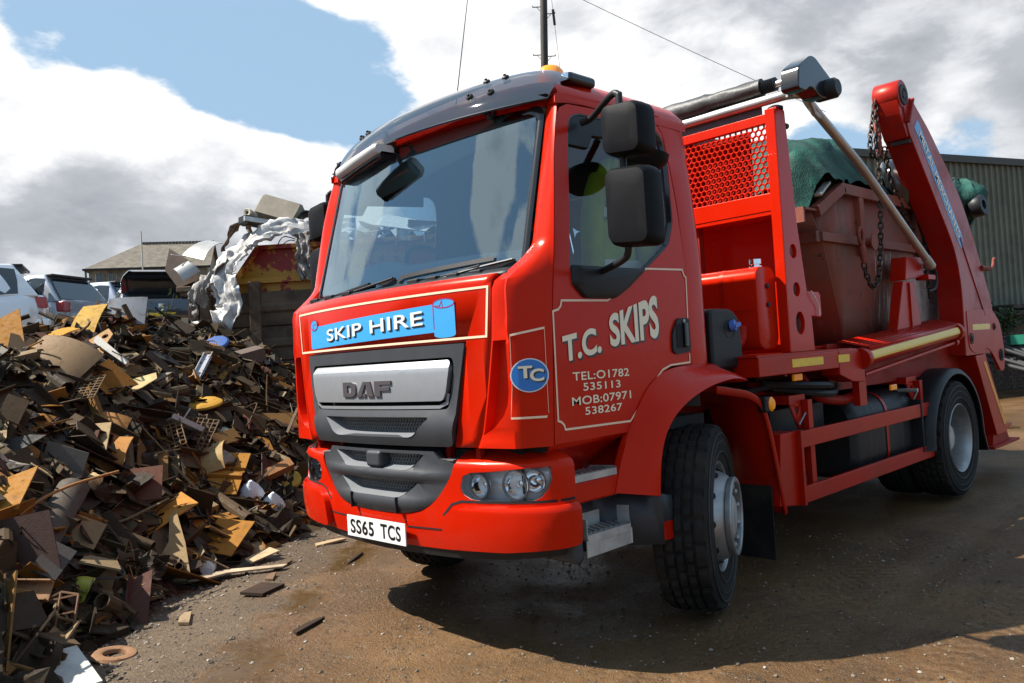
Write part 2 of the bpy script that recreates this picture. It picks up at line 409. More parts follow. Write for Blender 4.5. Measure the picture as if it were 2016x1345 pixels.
def fx(y): return -0.03 + 0.134 * y * y
def wsx(y, z): return 0.257 + 0.28 * (z - 1.89) + 0.16 * (y * y - 0.86)
def sideY(z): return 1.06 if z <= 1.85 else 1.06 - 0.075 * ((z - 1.85) / 0.9) ** 1.3
def lerp(a, b, t): return a + (b - a) * t
def interp(x, X, Y):
    if x <= X[0]: return Y[0]
    for i in range(len(X) - 1):
        if x <= X[i + 1]: return lerp(Y[i], Y[i + 1], (x - X[i]) / (X[i + 1] - X[i]))
    return Y[-1]
frange = lambda a, b, s: [a + s * i for i in range(int((b - a) / s) + 1)]

# bonnet panel below the windscreen, an arch around the grille
def bon(off=0.0):
    def f(u, v):
        if v > 1.79:
            a = min((v - 1.79) / 0.05, 1.35); return (fx(u) + off + 0.05 * (1 - cos(a)) + max(0, v - 1.79 - 0.0675) , u, 1.79 + (0.05) * sin(a))
        return (fx(u) + off, u, v)
    return f
R_edge = [(0.866, 1.90), (0.866, 1.80), (0.846, 1.53), (0.805, 1.28), (0.768, 1.10), (0.735, 1.032)]
inner = [(0.604, 1.032), (0.706, 1.528)]
out = [(-y, z) for y, z in R_edge] + [(-y, z) for y, z in inner] + inner[::-1] + R_edge[::-1]
bonnet = sheet('bonnet_panel', [out], bon(), M['red'], CAB, (-1, 0, 0), cu=frange(-0.8, 0.85, 0.1), cv=[1.79, 1.80, 1.815, 1.83, 1.85, 1.88], t=0.02)
bp = bon(-0.0025)
stripe('pinstripe', [(0.845, 1.775), (-0.845, 1.775), (-0.823, 1.547), (0.823, 1.547), (0.845, 1.775)], 0.011, bp, M['cream'], bonnet)
# blue ribbon banner with curled ends
def prt(name, loop, m, fn, par, d=(-1, 0, 0)):
    return ob(name, orient(plate_mesh(name, [loop], fn, cu=frange(-0.8, 0.8, 0.1)), d), m, par)
prt('banner', [(0.655, 1.572), (0.655, 1.690), (0.508, 1.690), (-0.530, 1.722), (-0.530, 1.586), (0.60, 1.562), (0.64, 1.560)], M['blue'], bon(-0.003), bonnet)
scr = [(-0.518, 1.57), (-0.518, 1.722)] + [(-0.585 + 0.067 * cos(radians(a)), 1.722 + 0.022 * sin(radians(a))) for a in range(20, 181, 20)] + [(-0.652, 1.72), (-0.652, 1.572)] + [(-0.585 + 0.067 * cos(radians(a)), 1.57 - 0.014 * sin(radians(a))) for a in range(160, 10, -20)]
prt('banner_scroll', scr, M['blue'], bon(-0.0045), bonnet)
stripe('banner_outline', [(-0.518, 1.60), (-0.518, 1.722)] + [(-0.585 + 0.067 * cos(radians(a)), 1.722 + 0.022 * sin(radians(a))) for a in range(20, 360, 20)] + [(-0.56, 1.71), (-0.575, 1.735), (-0.579, 1.704)], 0.005, bon(-0.0055), M['crimson'], bonnet)
curl = [(0.60 + 0.05 * cos(radians(a)), 1.70 + 0.03 * sin(radians(a))) for a in range(-10, 341, 25)]
prt('banner_curl', curl, M['blue'], bon(-0.0045), bonnet)
stripe('banner_outline', curl + [(0.61, 1.672), (0.61, 1.702), (0.56, 1.705)], 0.005, bon(-0.0055), M['crimson'], bonnet)
def front_text(s, y0, z0, y1, z1, h0, h1, mat, off, par, dy=0, dz=0, bold=0.012, name='lettering'):
    for word, a_, b_ in words_of(s, bold, 1.05):
        def f(u, v):
            u = lerp(a_, b_, u); y = lerp(y0, y1, u) + dy; z = lerp(z0, z1, u) + v * lerp(h0, h1, u) + dz
            return (fx(y) + off, y, z)
        ob(name, orient(fit_text(text_mesh(name, word, 1.0, bold, 1.05), f), (-1, 0, 0)), mat, par)
front_text('SKIP HIRE', 0.425, 1.597, -0.445, 1.628, 0.066, 0.069, M['blackpaint'], -0.0055, bonnet, -0.010, -0.008, name='lettering_shadow')
front_text('SKIP HIRE', 0.425, 1.597, -0.445, 1.628, 0.066, 0.069, M['white'], -0.0068, bonnet)

# grille
GR = link('grille', None, CAB)
gf = lambda off: (lambda u, v: (fx(u) + off, u, v))
tz = lambda z, e=0.0: 0.604 + (z - 1.032) / 0.496 * 0.102 + e
frame = round_poly([(-tz(1.034, -.004), 1.034), (-tz(1.524, -.004), 1.524), (tz(1.524, -.004), 1.524), (tz(1.034, -.004), 1.034)], [.03, .015, .015, .03])
silver_o = round_poly([(-0.565, 1.255), (-0.590, 1.30), (-0.615, 1.415), (-0.600, 1.450), (0.600, 1.450), (0.615, 1.415), (0.590, 1.30), (0.565, 1.255)], 0.02)
open1 = round_poly([(-0.585, 1.214), (-0.632, 1.42), (-0.622, 1.462), (0.622, 1.462), (0.632, 1.42), (0.585, 1.214)], [.03, .02, .02, .02, .02, .03])
open2 = round_poly([(-0.345, 1.078), (-0.462, 1.178), (0.462, 1.178), (0.345, 1.078)], [.04, .015, .015, .04])
def grmap(u, v):
    b = -0.022 * max(0, sin(pi * (v - 1.034) / 0.18)) if v < 1.214 else 0
    return (fx(u) - 0.008 + b, u, v)
sheet('grille_surround', [frame, open1, open2], grmap, M['grey'], GR, (-1, 0, 0), cu=frange(-0.6, 0.65, 0.1), cv=frange(1.05, 1.21, 0.02), t=0.03, bevel=0.004)
def ring(name, outer, inner_, fo, fi, mat, par):
    m = MB(); m.grid([[fo(*p) for p in outer], [fi(*p) for p in inner_]], True); return ob(name, m, mat, par, smooth=50)
shr = lambda L, k, cy, cz: [(cy + (a - cy) * k, cz + (b - cz) * k) for a, b in L]
ring('opening_lip', open2, [(a * 0.94, 1.090 + (b - 1.078) * 0.87) for a, b in open2], lambda u, v: (grmap(u, v)[0] - .002, u, v), lambda u, v: (fx(u) + 0.045, u, v + 0.012), M['greylight'], GR)
m = MB(); m.grid([[(fx(y) + 0.075, y, z) for y in frange(-0.6, 0.61, 0.1)] for z in (1.03, 1.52)]); ob('grille_back', m, M['void'], GR)
def hexmesh(name, y0, y1, z0, z1, p, x_of, par, mat, hole=0.40):
    """perforated mesh: hexagon cells with a hole through each"""
    m = MB(); rowh = p * 0.866; j = 0; z = z0
    while z <= z1:
        y = y0 + (p / 2 if j % 2 else 0)
        while y <= y1:
            o = [(y + p * 0.5774 * sin(radians(60 * k)), z + p * 0.5774 * cos(radians(60 * k))) for k in range(6)]
            i = [(y + p * hole * sin(radians(60 * k)), z + p * hole * cos(radians(60 * k))) for k in range(6)]
            vs = [(x_of(a), a, b) for a, b in o] + [(x_of(a) + 0.004, a, b) for a, b in i] + [(x_of(a) + 0.012, a, b) for a, b in i]
            m.add(vs, [(k, (k + 1) % 6, (k + 1) % 6 + 6, k + 6) for k in range(6)] + [(k + 6, (k + 1) % 6 + 6, (k + 1) % 6 + 12, k + 12) for k in range(6)])
            y += p
        z += rowh; j += 1
    o = ob(name, m, mat, par, smooth=0); return tag(o, kind=None)
hexmesh('grille_mesh', -0.45, 0.45, 1.075, 1.178, 0.022, lambda y: fx(y) + 0.042, GR, M['meshgrey'])
def silmap(u, v):
    return (fx(u) - 0.020 + max(0, v - 1.415) * 0.55 - 0.006 * (1 - ((v - 1.33) / 0.12) ** 2 if abs(v - 1.33) < .12 else 0), u, v)
silver = sheet('silver_panel', [silver_o], silmap, M['silver'], GR, (-1, 0, 0), cu=frange(-0.6, 0.65, 0.1), cv=[1.27, 1.29, 1.31, 1.33, 1.36, 1.39, 1.412, 1.418, 1.43], t=0.03, bevel=0.006, seg=3, smooth=18)
stripe('panel_groove', [(0.60, 1.4125), (-0.605, 1.4125)], 0.004, lambda u, v: (fx(u) - 0.0225, u, v), M['black'], GR)
lipo = [(-0.60, 1.30), (-0.585, 1.24), (-0.53, 1.222), (0.53, 1.222), (0.585, 1.24), (0.60, 1.30)]
stripe('silver_lip', [(0.592, 1.29)] + [(0.58, 1.245), (0.53, 1.226), (-0.53, 1.226), (-0.58, 1.245)] + [(-0.592, 1.29)], 0.016, lambda u, v: (fx(u) - 0.012, u, v), M['silver'], GR)
# block badge letters
def block(name, loops, par):
    return sheet(name, loops, lambda u, v: (fx(u) - 0.034, u, v), M['badge'], par, (-1, 0, 0), t=0.012, bevel=0.0015)
def L2(pts): return [(0.222 - a * 0.438, 1.284 + b * 0.080) for a, b in pts]
block('badge_letter', [L2([(0, 0), (0, 1), (.20, 1), (.27, .90), (.295, .72), (.295, .28), (.27, .10), (.20, 0)]), L2([(.10, .26), (.17, .26), (.19, .34), (.19, .66), (.17, .74), (.10, .74)])], GR)
block('badge_letter', [L2([(.31, 0), (.46, 1), (.60, 1), (.66, 0), (.54, 0), (.52, .80), (.50, .80), (.415, 0)])], GR)
block('badge_letter', [L2([(.435, 0), (.455, .2), (.50, .2), (.505, 0)])], GR)
block('badge_letter', [L2([(.69, 0), (.69, 1), (1, 1), (1, .74), (.80, .74), (.80, .62), (.97, .62), (.97, .37), (.80, .37), (.80, 0)])], GR)
# dark gap between grille and bumper
m = MB(); m.box(0.17, 0.5, -0.90, 0.90, 0.62, 1.60); ob('engine_bay_panel', m, M['void'], CAB)
for y in (0.45, -0.5, 0.7, -0.72): ob('bumper_bracket', rbox(0.07, 0.10, y, y + 0.03, 0.95, 1.05), M['reddirty'], CAB)

# corner panels with air deflector recess
seamY = lambda z: interp(z, [1.03, 1.10, 1.28, 1.53, 1.80, 1.95], [.738, .771, .808, .849, .869, .869])
dfx = lambda z: interp(z, [1.03, 1.67, 1.85, 2.39, 2.6, 2.66], [.222, .268, .290, .385, .440, .470])   # front edge of the door
def corner_prof(z):
    sy = seamY(min(z, 1.8)); inz = 1.10 < z < 1.518
    ro = min(0.935, lerp(sy + 0.02, 0.935, min(1, max(0, (z - 1.10) / 0.13)) ** 0.6))
    dep = 0.050 if inz else 0.0; bulge = 0.008 * math.exp(-((z - 1.575) / 0.035) ** 2); dx = dfx(z)
    return [(fx(sy) + 0.03, sy), (fx(sy), sy + 0.001), (fx(sy), sy + 0.010), (fx(sy) + dep, sy + 0.013), (fx(ro) * .9 + dep, ro - 0.004), (fx(ro) - (0.014 if inz else .006) - bulge, ro), (0.076 - bulge, 0.952), (0.100, 0.980), (0.15, 1.013), (dx - 0.03, 1.050), (dx - 0.007, 1.06), (dx - 0.004, 1.03)]
def pillar_prof(z):
    y0 = interp(z, [1.89, 2.675], [0.935, 0.908]); x0 = wsx(y0, z) + 0.008; x1 = dfx(z) - 0.005; y1 = sideY(z)
    L_ = lambda t, b: (lerp(x0, x1, t) - b, lerp(y0 + .006, y1, t ** .8))
    return [(x0 + 0.05, y0 - 0.01), (x0 + .012, y0 - .004), (x0, y0), (x0 - .002, y0 + .006), L_(.10, .008), L_(.22, .010), L_(.36, .011), L_(.52, .011), L_(.70, .009), L_(.86, .005), (x1, y1), (x1 + .002, y1 - .04)]
def corner_panel(s):
    zs = [1.03, 1.06, 1.09, 1.115, 1.13, 1.18, 1.25, 1.35, 1.45, 1.50, 1.512, 1.524, 1.56, 1.62, 1.70, 1.76] + [1.80 + i * .018 for i in range(13)] + [lerp(2.05, 2.70, i / 8) for i in range(9)]
    m = MB(); rows = []
    for z in zs:
        k = min(1, max(0, (z - 1.79) / .20)); k = k * k * (3 - 2 * k) if k < 1 else 1; k = k ** .55
        c = corner_prof(z) if k < 1 else None; q = pillar_prof(z) if k > 0 else None
        pts = c if k == 0 else q if k == 1 else [(lerp(a_[0], b_[0], k), lerp(a_[1], b_[1], k)) for a_, b_ in zip(c, q)]
        rows.append([(a_, s * b_, z) for a_, b_ in pts])
    m.grid(rows); me = m.mesh('corner_panel'); orient(me, (-1, s * 0.6, 0)); return ob('corner_panel', me, M['red'], CAB, smooth=28)
cpN, cpF = corner_panel(-1), corner_panel(1)
def corn(t, z, off=0.006):
    """painted corner face: t 0..1 from the deflector back to the door"""
    Q = [Vector((0.070, .945)), Vector((.0755, .952)), Vector((.100, .980)), Vector((.15, 1.013)), Vector((.205, 1.0445)), Vector((.238, 1.060))]
    d = [0]; 
    for a, b in zip(Q[:-1], Q[1:]): d.append(d[-1] + (b - a).length)
    q = max(-.02, min(1.0, t)) * d[-1]; x = interp(q, d, [v.x for v in Q]); y = interp(q, d, [v.y for v in Q])
    if t < 0: x, y = x + t * .05, y + t * .10
    return (x - .62 * off, -(y + .78 * off), z)
stripe('pinstripe', [(0.07, 1.542), (0.86, 1.568), (0.84, 1.165), (-0.02, 1.168), (0.05, 1.30), (0.07, 1.542)], 0.010, corn, M['cream'], cpN)
cc = (0.46, 1.357)
disc = [(cc[0] + 0.44 * cos(radians(a)), cc[1] + 0.077 * sin(radians(a))) for a in range(0, 360, 12)]
ob('badge_disc_rim', orient(plate_mesh('r', [disc], lambda u, v: corn(u, v, 0.0075), cu=frange(0, 1, .05)), (-1, -1, 0)), M['white'], cpN)
disc = [(cc[0] + 0.41 * cos(radians(a)), cc[1] + 0.072 * sin(radians(a))) for a in range(0, 360, 12)]
ob('badge_disc', orient(plate_mesh('r', [disc], lambda u, v: corn(u, v, 0.009), cu=frange(0, 1, .05)), (-1, -1, 0)), M['bluedeep'], cpN)
for ch, a0, a1, z0, z1 in (('T', .20, .52, 1.345, 1.400), ('C', .46, .78, 1.328, 1.385)):
    for mt, du, dz, of in ((M['blackpaint'], .035, -.006, .011), (M['creamtext'], 0, 0, .0125)):
        ob('badge_lettering', orient(fit_text(text_mesh('t', ch, 1, .03), lambda u, v: corn(lerp(a0, a1, u) + du, lerp(z0, z1, v) + dz, of)), (-1, -1, 0)), mt, cpN)

# windscreen, seal, scuttle
wo_ = round_poly([(-0.925, 1.80), (-0.905, 2.668), (0.905, 2.668), (0.925, 1.80)], [.10, .07, .07, .10], 6)
wsm = lambda off: (lambda u, v: (wsx(u, v) + off, u, v + 0.03 * (1 - (u / .92) ** 2) * max(0, (v - 2.0) / .67)))
sheet('windscreen', [wo_], wsm(0), M['glass'], CAB, (-1, 0, 0), cu=frange(-0.9, 0.95, 0.06), cv=frange(1.85, 2.65, 0.08), t=0.0, smooth=80).modifiers.clear()
def scaleloop(L, k): return [(a * (1 - k / .92), 2.23 + (b - 2.23) * (1 - k / .43)) for a, b in L]
m = MB(); o_, i_ = scaleloop(wo_, -0.006), scaleloop(wo_, 0.030)
f1, f2 = wsm(-0.010), wsm(-0.004); m.grid([[f2(*p) for p in o_], [f1(*p) for p in scaleloop(wo_, 0.004)], [f1(*p) for p in scaleloop(wo_, .02)], [f2(*p) for p in i_]], True)
ob('windscreen_seal', m, M['blackgloss'], CAB, smooth=60)
m = MB(); rows = []
for i in range(5):
    t = i / 4; rows.append([(lerp(fx(y) + 0.045, wsx(y, 1.89) - 0.012, t), y, lerp(1.822, 1.858, t) + 0.012 * abs(y) + 0.014 * sin(pi * t)) for y in frange(-0.93, 0.94, 0.06)])
m.grid(rows); sc = ob('scuttle_panel', orient(m.mesh('scuttle_panel'), (0, 0, 1)), M['black'], CAB, solid=0.01, smooth=30)
for y in (-0.33, -0.46, -0.60, -0.74, 0.28, 0.5, 0.72):
    ob('scuttle_rib', rbox(fx(y) + 0.075, fx(y) + 0.15, y, y + 0.085, 1.845, 1.872), M['black'], sc, bevel=0.008)
stripe('scuttle_duct', [(-.10, 1.86), (-.13, 1.90), (-.20, 1.905), (-.75, 1.925)], 0.022, lambda u, v: (wsx(u, v) - 0.013, u, v), M['black'], sc)
def wiper(pts, par):
    m = MB(); P = smooth_path([(wsx(y, z) - 0.035, y, z) for y, z in pts], 5)
    m.tube([p + Vector((0, 0, -.004)) for p in P], 0.007, 6); w_ = ob('wiper', m, M['black'], par)
    a, b = Vector((wsx(*pts[0]) - .02, *pts[0])), Vector((wsx(*pts[-1]) - .02, *pts[-1]))
    m = MB(); m.bar(a + Vector((0, 0, -.018)), b + Vector((0, 0, -.012)), 0.010, 0.020); ob('wiper_blade', m, M['black'], w_)
    m = MB(); m.bar(lerp(a, b, .25) + Vector((-.025, 0, .006)), lerp(a, b, .75) + Vector((-.025, 0, .006)), 0.022, 0.016); ob('wiper_bridge', m, M['black'], w_, bevel=.004)
wiper([(0.87, 1.845), (0.60, 1.852), (0.33, 1.868), (-0.09, 1.905)], CAB); wiper([(-0.16, 1.822), (-0.40, 1.85), (-0.62, 1.882), (-0.875, 1.908)], CAB)
m = MB(); m.tube([(0.20, 0.875, 1.80), (0.21, 0.875, 1.862)], 0.014, 8); m.tube([(0.09, -0.14, 1.79), (0.09, -0.145, 1.84)], 0.014, 8); ob('wiper_spindle', m, M['black'], CAB)

# roof
def zcap(y): return 2.69 + 0.215 * sqrt(max(0.0, 1 - abs(y / 1.0) ** 6))
m = MB(); rows = []
ys = [-0.997, -0.985, -0.965, -0.93, -0.88] + frange(-0.8, 0.81, 0.1) + [0.88, 0.93, 0.965, 0.985, 0.997]
for t in [0, .01, .03, .07, .13, .2, .3, .45, .6, .75, .88, .95, .98, 1.0]:
    r_ = []
    for y in ys:
        xf = wsx(min(abs(y), .93), 2.70) + 0.01 + max(0, abs(y) - .9) * 0.6; x = lerp(xf, 1.564, t); h = min(1, (x - xf) / 0.33); e = sqrt(max(0, 1 - (1 - h) ** 2))
        rr = 1 if t < .95 else sqrt(max(0, 1 - ((t - .94) / .06) ** 2 * .5))
        r_.append((x, y, 2.685 + (zcap(y) - 2.685) * e * rr))
    rows.append(r_)
m.grid(rows); ob('roof', orient(m.mesh('roof'), (0, 0, 1)), M['red'], CAB, smooth=40)
m = MB(); m.grid([[(wsx(min(abs(y), .93), 2.66) - 0.002, y, 2.665 + 0.02 * (1 - y * y)) for y in ys], [(wsx(min(abs(y), .93), 2.72) + 0.012 + max(0, abs(y) - .9) * .6, y, 2.745 if abs(y) < .93 else 2.70) for y in ys]]); ob('roof_header', m, M['red'], CAB)

# doors and rear quarter
DOOR = [(dfx(1.035), 1.035), (dfx(1.4), 1.4), (dfx(1.67), 1.67), (dfx(1.85), 1.85), (dfx(2.1), 2.1), (dfx(2.39), 2.39), (dfx(2.6), 2.6), (.475, 2.64), (.53, 2.665), (1.19, 2.70), (1.27, 2.69), (1.318, 2.635), (1.340, 2.45), (1.356, 2.24), (1.366, 1.9), (1.362, 1.42), (1.360, 1.345), (1.17, 1.345), (1.05, 1.295), (.93, 1.19), (.80, 1.06), (.775, 1.035)]
WIN = round_poly([(.495, 2.47), (.530, 2.60), (.60, 2.632), (1.262, 2.650), (1.318, 2.60), (1.331, 2.5), (1.30, 2.13), (1.235, 2.00), (.829, 1.754), (.72, 1.702), (.48, 1.705), (.405, 1.77), (.402, 1.88)], .03, 3)
def sidemap(s, off=0.0): return lambda u, v: (u, s * (sideY(v) + off), v)
def door(s):
    d = sheet('door', [DOOR, WIN], sidemap(s), M['red'], CAB, (0, s, 0), cv=frange(1.3, 2.7, .1), cu=[.45, .6, .8, 1.0, 1.2], t=0.045, bevel=0.004, smooth=25)
    sheet('window_pane', [WIN], sidemap(s, -0.022), M['sideglass'], d, (0, s, 0), cv=frange(1.75, 2.6, .1), smooth=80).modifiers.clear()
    # black rubber round the pane
    m = MB(); f = sidemap(s, -0.002); g = sidemap(s, -0.02); c = (0.87, 2.2)
    m.grid([[f(*p) for p in WIN], [f(*p) for p in shr(WIN, .985, *c)], [g(*p) for p in shr(WIN, .965, *c)]], True); ob('window_seal', m, M['blackgloss'], d)
    low = round_poly([(.41, 1.862), (.402, 1.77), (.48, 1.703), (.72, 1.702), (.832, 1.757), (.985, 1.853), (.985, 1.862)], .02, 3)
    m = MB(); f2 = sidemap(s, .022); k = shr(low, .94, .66, 1.79)
    m.grid([[sidemap(s, -.02)(*p) for p in low], [f(*p) for p in low], [f2(*p) for p in k], [sidemap(s, .03)(*p) for p in shr(low, .75, .66, 1.79)]], True); m.add([sidemap(s, .03)(*p) for p in shr(low, .75, .66, 1.79)], [tuple(range(len(low)))])
    ob('mirror_base', m, M['black'], d, smooth=50)
    up = [(.495, 2.46), (.530, 2.60), (.60, 2.635), (1.18, 2.650), (1.18, 2.565), (.70, 2.53), (.66, 2.46)]
    sheet('window_top_trim', [up], sidemap(s, -.006), M['black'], d, (0, s, 0), cv=[2.5, 2.6], t=.03, bevel=.004)
    hd = round_poly([(1.185, 1.42), (1.19, 1.52), (1.245, 1.60), (1.356, 1.602), (1.358, 1.415), (1.22, 1.405)], .03)
    h = sheet('door_handle', [hd], sidemap(s, .012), M['black'], d, (0, s, 0), t=.02, bevel=.006, seg=3)
    ob('handle_grip', rbox(1.285, 1.318, s * 1.073, s * 1.092, 1.44, 1.575), M['blackgloss'], d, bevel=.008)
    ob('handle_recess', rbox(1.225, 1.278, s * 1.070, s * 1.0745, 1.44, 1.57), M['void'], d)
    m = MB(); m.lathe([(0, .0), (.011, .0), (.011, .004), (0, .005)], (1.30, s * 1.073, 1.585), (0, s, 0), 12); ob('door_lock', m, M['steel'], d)
    return d
dN, dF = door(-1), door(1)
sd = sidemap(-1, 0.003)
stripe('pinstripe', [(1.356, 1.60), (1.365, 1.825), (1.348, 1.835), (1.333, 1.868), (1.0, 1.862), (.665, 1.694), (.325, 1.692), (.315, 1.665), (.298, 1.650), (.262, 1.642), (.252, 1.14), (.272, 1.133), (.290, 1.118), (.297, 1.096), (.785, 1.088), (1.045, 1.298), (1.09, 1.33), (1.166, 1.350), (1.350, 1.357), (1.352, 1.405)], 0.010, sd, M['cream'], dN)
def side_text(s, x0, z0, x1, z1, h0, h1, mat, off, bold=0.01, dx=0, dz=0, name='lettering', sp=1.0, bend=0):
    me = text_mesh(name, s, 1.0, bold, sp)
    def f(u, v):
        x = lerp(x0, x1, u) + dx; z = lerp(z0, z1, u) + bend * 4 * u * (1 - u) + v * lerp(h0, h1, u) + dz
        return (x, -(sideY(z) + off), z)
    return ob(name, orient(fit_text(me, f), (0, -1, 0)), mat, dN)
for nm, mt, dx, dz, of in (('lettering_shadow', M['blackpaint'], .012, -.010, .003), ('lettering', M['creamtext'], 0, 0, .0045)):
    side_text('T.C.', .312, 1.402, .592, 1.440, .124, .130, mt, of, .035, dx, dz, nm)
    side_text('SKIPS', .662, 1.462, 1.078, 1.500, .158, .230, mt, of, .035, dx, dz, nm)
side_text('TEL:O1782', .370, 1.315, .798, 1.314, .040, .040, M['creamtext'], .003, .012, sp=1.05)
side_text('535113', .440, 1.264, .723, 1.262, .037, .037, M['creamtext'], .003, .012, sp=1.05)
side_text('MOB:07971', .354, 1.199, .803, 1.201, .040, .040, M['creamtext'], .003, .012, sp=1.05)
side_text('538267', .443, 1.149, .726, 1.148, .037, .037, M['creamtext'], .003, .012, sp=1.05)
# rear quarter panel, with a swage line
for s in (-1, 1):
    m = MB(); rows = []
    for i in range(30):
        z = lerp(1.32, 2.74, i / 29); y = sideY(z); xr = interp(z, [1.32, 2.24, 2.45, 2.635, 2.69, 2.74], [1.368, 1.364, 1.348, 1.326, 1.28, 1.25]); g = -0.008 if abs(z - 2.475) < .025 else 0
        if z > 2.69: y -= (z - 2.69) * .12
        rows.append([(xr, s * (y - .04), z), (xr, s * y, z), (xr + .02, s * (y + .002 + g), z), (1.50, s * (y + g), z), (1.535, s * (y - .004 + g), z), (1.556, s * (y - .018), z), (1.564, s * (y - .045), z)])
    m.grid(rows); ob('rear_quarter_panel', orient(m.mesh('rear_quarter_panel'), (0, s, 0)), M['red'], CAB, smooth=35)
    # strip over the door
    m = MB(); m.grid([[(x, s * (sideY(z) - dy), z) for x, z in ((.44, 2.655), (.53, 2.672), (.8, 2.688), (1.19, 2.706), (1.30, 2.70))] for dy in (.05, 0.0)] + [[(x, s * (.999), z) for x, z in ((.44, 2.70), (.53, 2.715), (.8, 2.72), (1.19, 2.73), (1.30, 2.73))]]); ob('cant_rail', orient(m.mesh('cant_rail'), (0, s, 0)), M['red'], CAB, smooth=50)
    m = MB(); m.grid([[(x, s * .996, 2.68) for x in frange(.46, 1.57, .1)], [(x, s * .998, 2.72) for x in frange(.46, 1.57, .1)], [(x, s * .975, zcap(.975) - .01) for x in frange(.46, 1.57, .1)]]); ob('roof_gutter', orient(m.mesh('roof_gutter'), (0, s, 0)), M['red'], CAB, smooth=60)
rw = round_poly([(-.62, 1.95), (-.62, 2.45), (.62, 2.45), (.62, 1.95)], .06)
sheet('rear_wall', [[(-1.02, 1.3), (-1.02, 1.9), (-.965, 2.72), (-.8, 2.86), (.8, 2.86), (.965, 2.72), (1.02, 1.9), (1.02, 1.3)], rw], lambda u, v: (1.562, u, v), M['red'], CAB, (1, 0, 0), t=.03)
sheet('rear_window', [rw], lambda u, v: (1.55, u, v), M['sideglass'], CAB, (1, 0, 0)).modifiers.clear()

# interior
IN = T
ob('cab_floor', rbox(.2, 1.55, -1.0, 1.0, 1.0, 1.06), M['void'], IN)
sheet('rear_lining', [[(-.99, 1.1), (-.99, 1.9), (-.94, 2.68), (.94, 2.68), (.99, 1.9), (.99, 1.1)], rw], lambda u, v: (1.53, u, v), M['lining'], IN, (-1, 0, 0), t=.01)
m = MB(); m.grid([[(x, y, 2.70 + .08 * (1 - y * y)) for y in frange(-.96, .97, .16)] for x in (.42, .9, 1.52)]); ob('roof_lining', m, M['lining'], IN)
hz_ = lambda y: interp(y, [-.9, -.75, -.5, -.1, .3, .6, .8, .9], [2.655, 2.60, 2.535, 2.46, 2.425, 2.42, 2.46, 2.55])
m = MB(); m.grid([[(wsx(y, lerp(2.69, hz_(y), t)) + .03 + .03 * t, y, lerp(2.69, hz_(y), t)) for y in frange(-.88, .89, .08)] for t in (0, .33, .66, 1.0)]); ob('lining_glare_sheet', m, M['sunlit_lining'], IN, solid=.01)  # added pale sheet standing in for sunlit lining reflected in the upper glass
dz_ = lambda y: interp(y, [-.9, -.5, -.12, -.02, .15, .35, .55, .68, .9], [1.955, 1.965, 1.965, 2.00, 2.02, 2.01, 1.975, 1.955, 1.93])
m = MB(); m.grid([[(wsx(y, z_) + .035, y, z_) for y in frange(-.89, .9, .04) for z_ in (lerp(1.80, dz_(y), t),)] for t in (0, .5, 1.0)] + [[(wsx(y, dz_(y)) + .20, y, dz_(y) - .01) for y in frange(-.89, .9, .04)]]); ob('dash_glare_sheet', m, M['dash_and_glare'], IN, smooth=30)  # added pale sheet imitating the dash's glare reflection low in the windscreen
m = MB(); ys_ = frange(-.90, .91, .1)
m.grid([[(wsx(y, 1.87) + .03, y, 1.84) for y in ys_], [(wsx(y, 1.9) + .06, y, 1.885) for y in ys_], [(wsx(y, 1.9) + .20, y, 1.915 + .03 * math.exp(-((y - .42) / .22) ** 2)) for y in ys_], [(.62, y, 1.92 + .05 * math.exp(-((y - .42) / .22) ** 2)) for y in ys_], [(.70, y, 1.88) for y in ys_]]); ob('dashboard_top', m, M['dash_and_glare'], IN, smooth=60)
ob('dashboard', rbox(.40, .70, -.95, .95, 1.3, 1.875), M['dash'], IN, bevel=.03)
ob('paper_slip', rbox(.36, .46, .05, .17, 1.935, 1.938), M['white'], IN)
m = MB(); c = Vector((.80, .42, 2.0)); ax = Vector((-.75, 0, -.66)).normalized(); u_ = Vector((0, 1, 0)); v_ = ax.cross(u_)
m.tube([c + (u_ * cos(2 * pi * k / 28) + v_ * sin(2 * pi * k / 28)) * .22 for k in range(29)], .016, 8); sw = ob('steering_wheel', m, M['black'], IN)
m = MB(); m.bar(c - u_ * .21, c + u_ * .21, .04, .02, v_); m.bar(c, c + v_ * .2, .04, .02, ax); m.tube([c, c + Vector((-.2, 0, -.25))], .03, 8); ob('steering_column', m, M['black'], sw)
def seat(y):
    st = ob('seat', rbox(.92, 1.36, y - .25, y + .25, 1.42, 1.58), M['seat'], IN, bevel=.05, seg=3)
    m = MB(); m.bar((1.30, y, 1.55), (1.46, y, 2.20), .48, .14, (1, 0, 0)); ob('seat_back', m, M['seat'], st, bevel=.04, seg=3)
    m = MB(); m.bar((1.44, y, 2.20), (1.47, y, 2.32), .26, .09, (1, 0, 0)); ob('headrest', m, M['seat'], st, bevel=.035, seg=3)
seat(.48); seat(-.48)
ob('roof_label', rbox(.36, .365, -.02, .06, 2.60, 2.63), M['white'], IN)

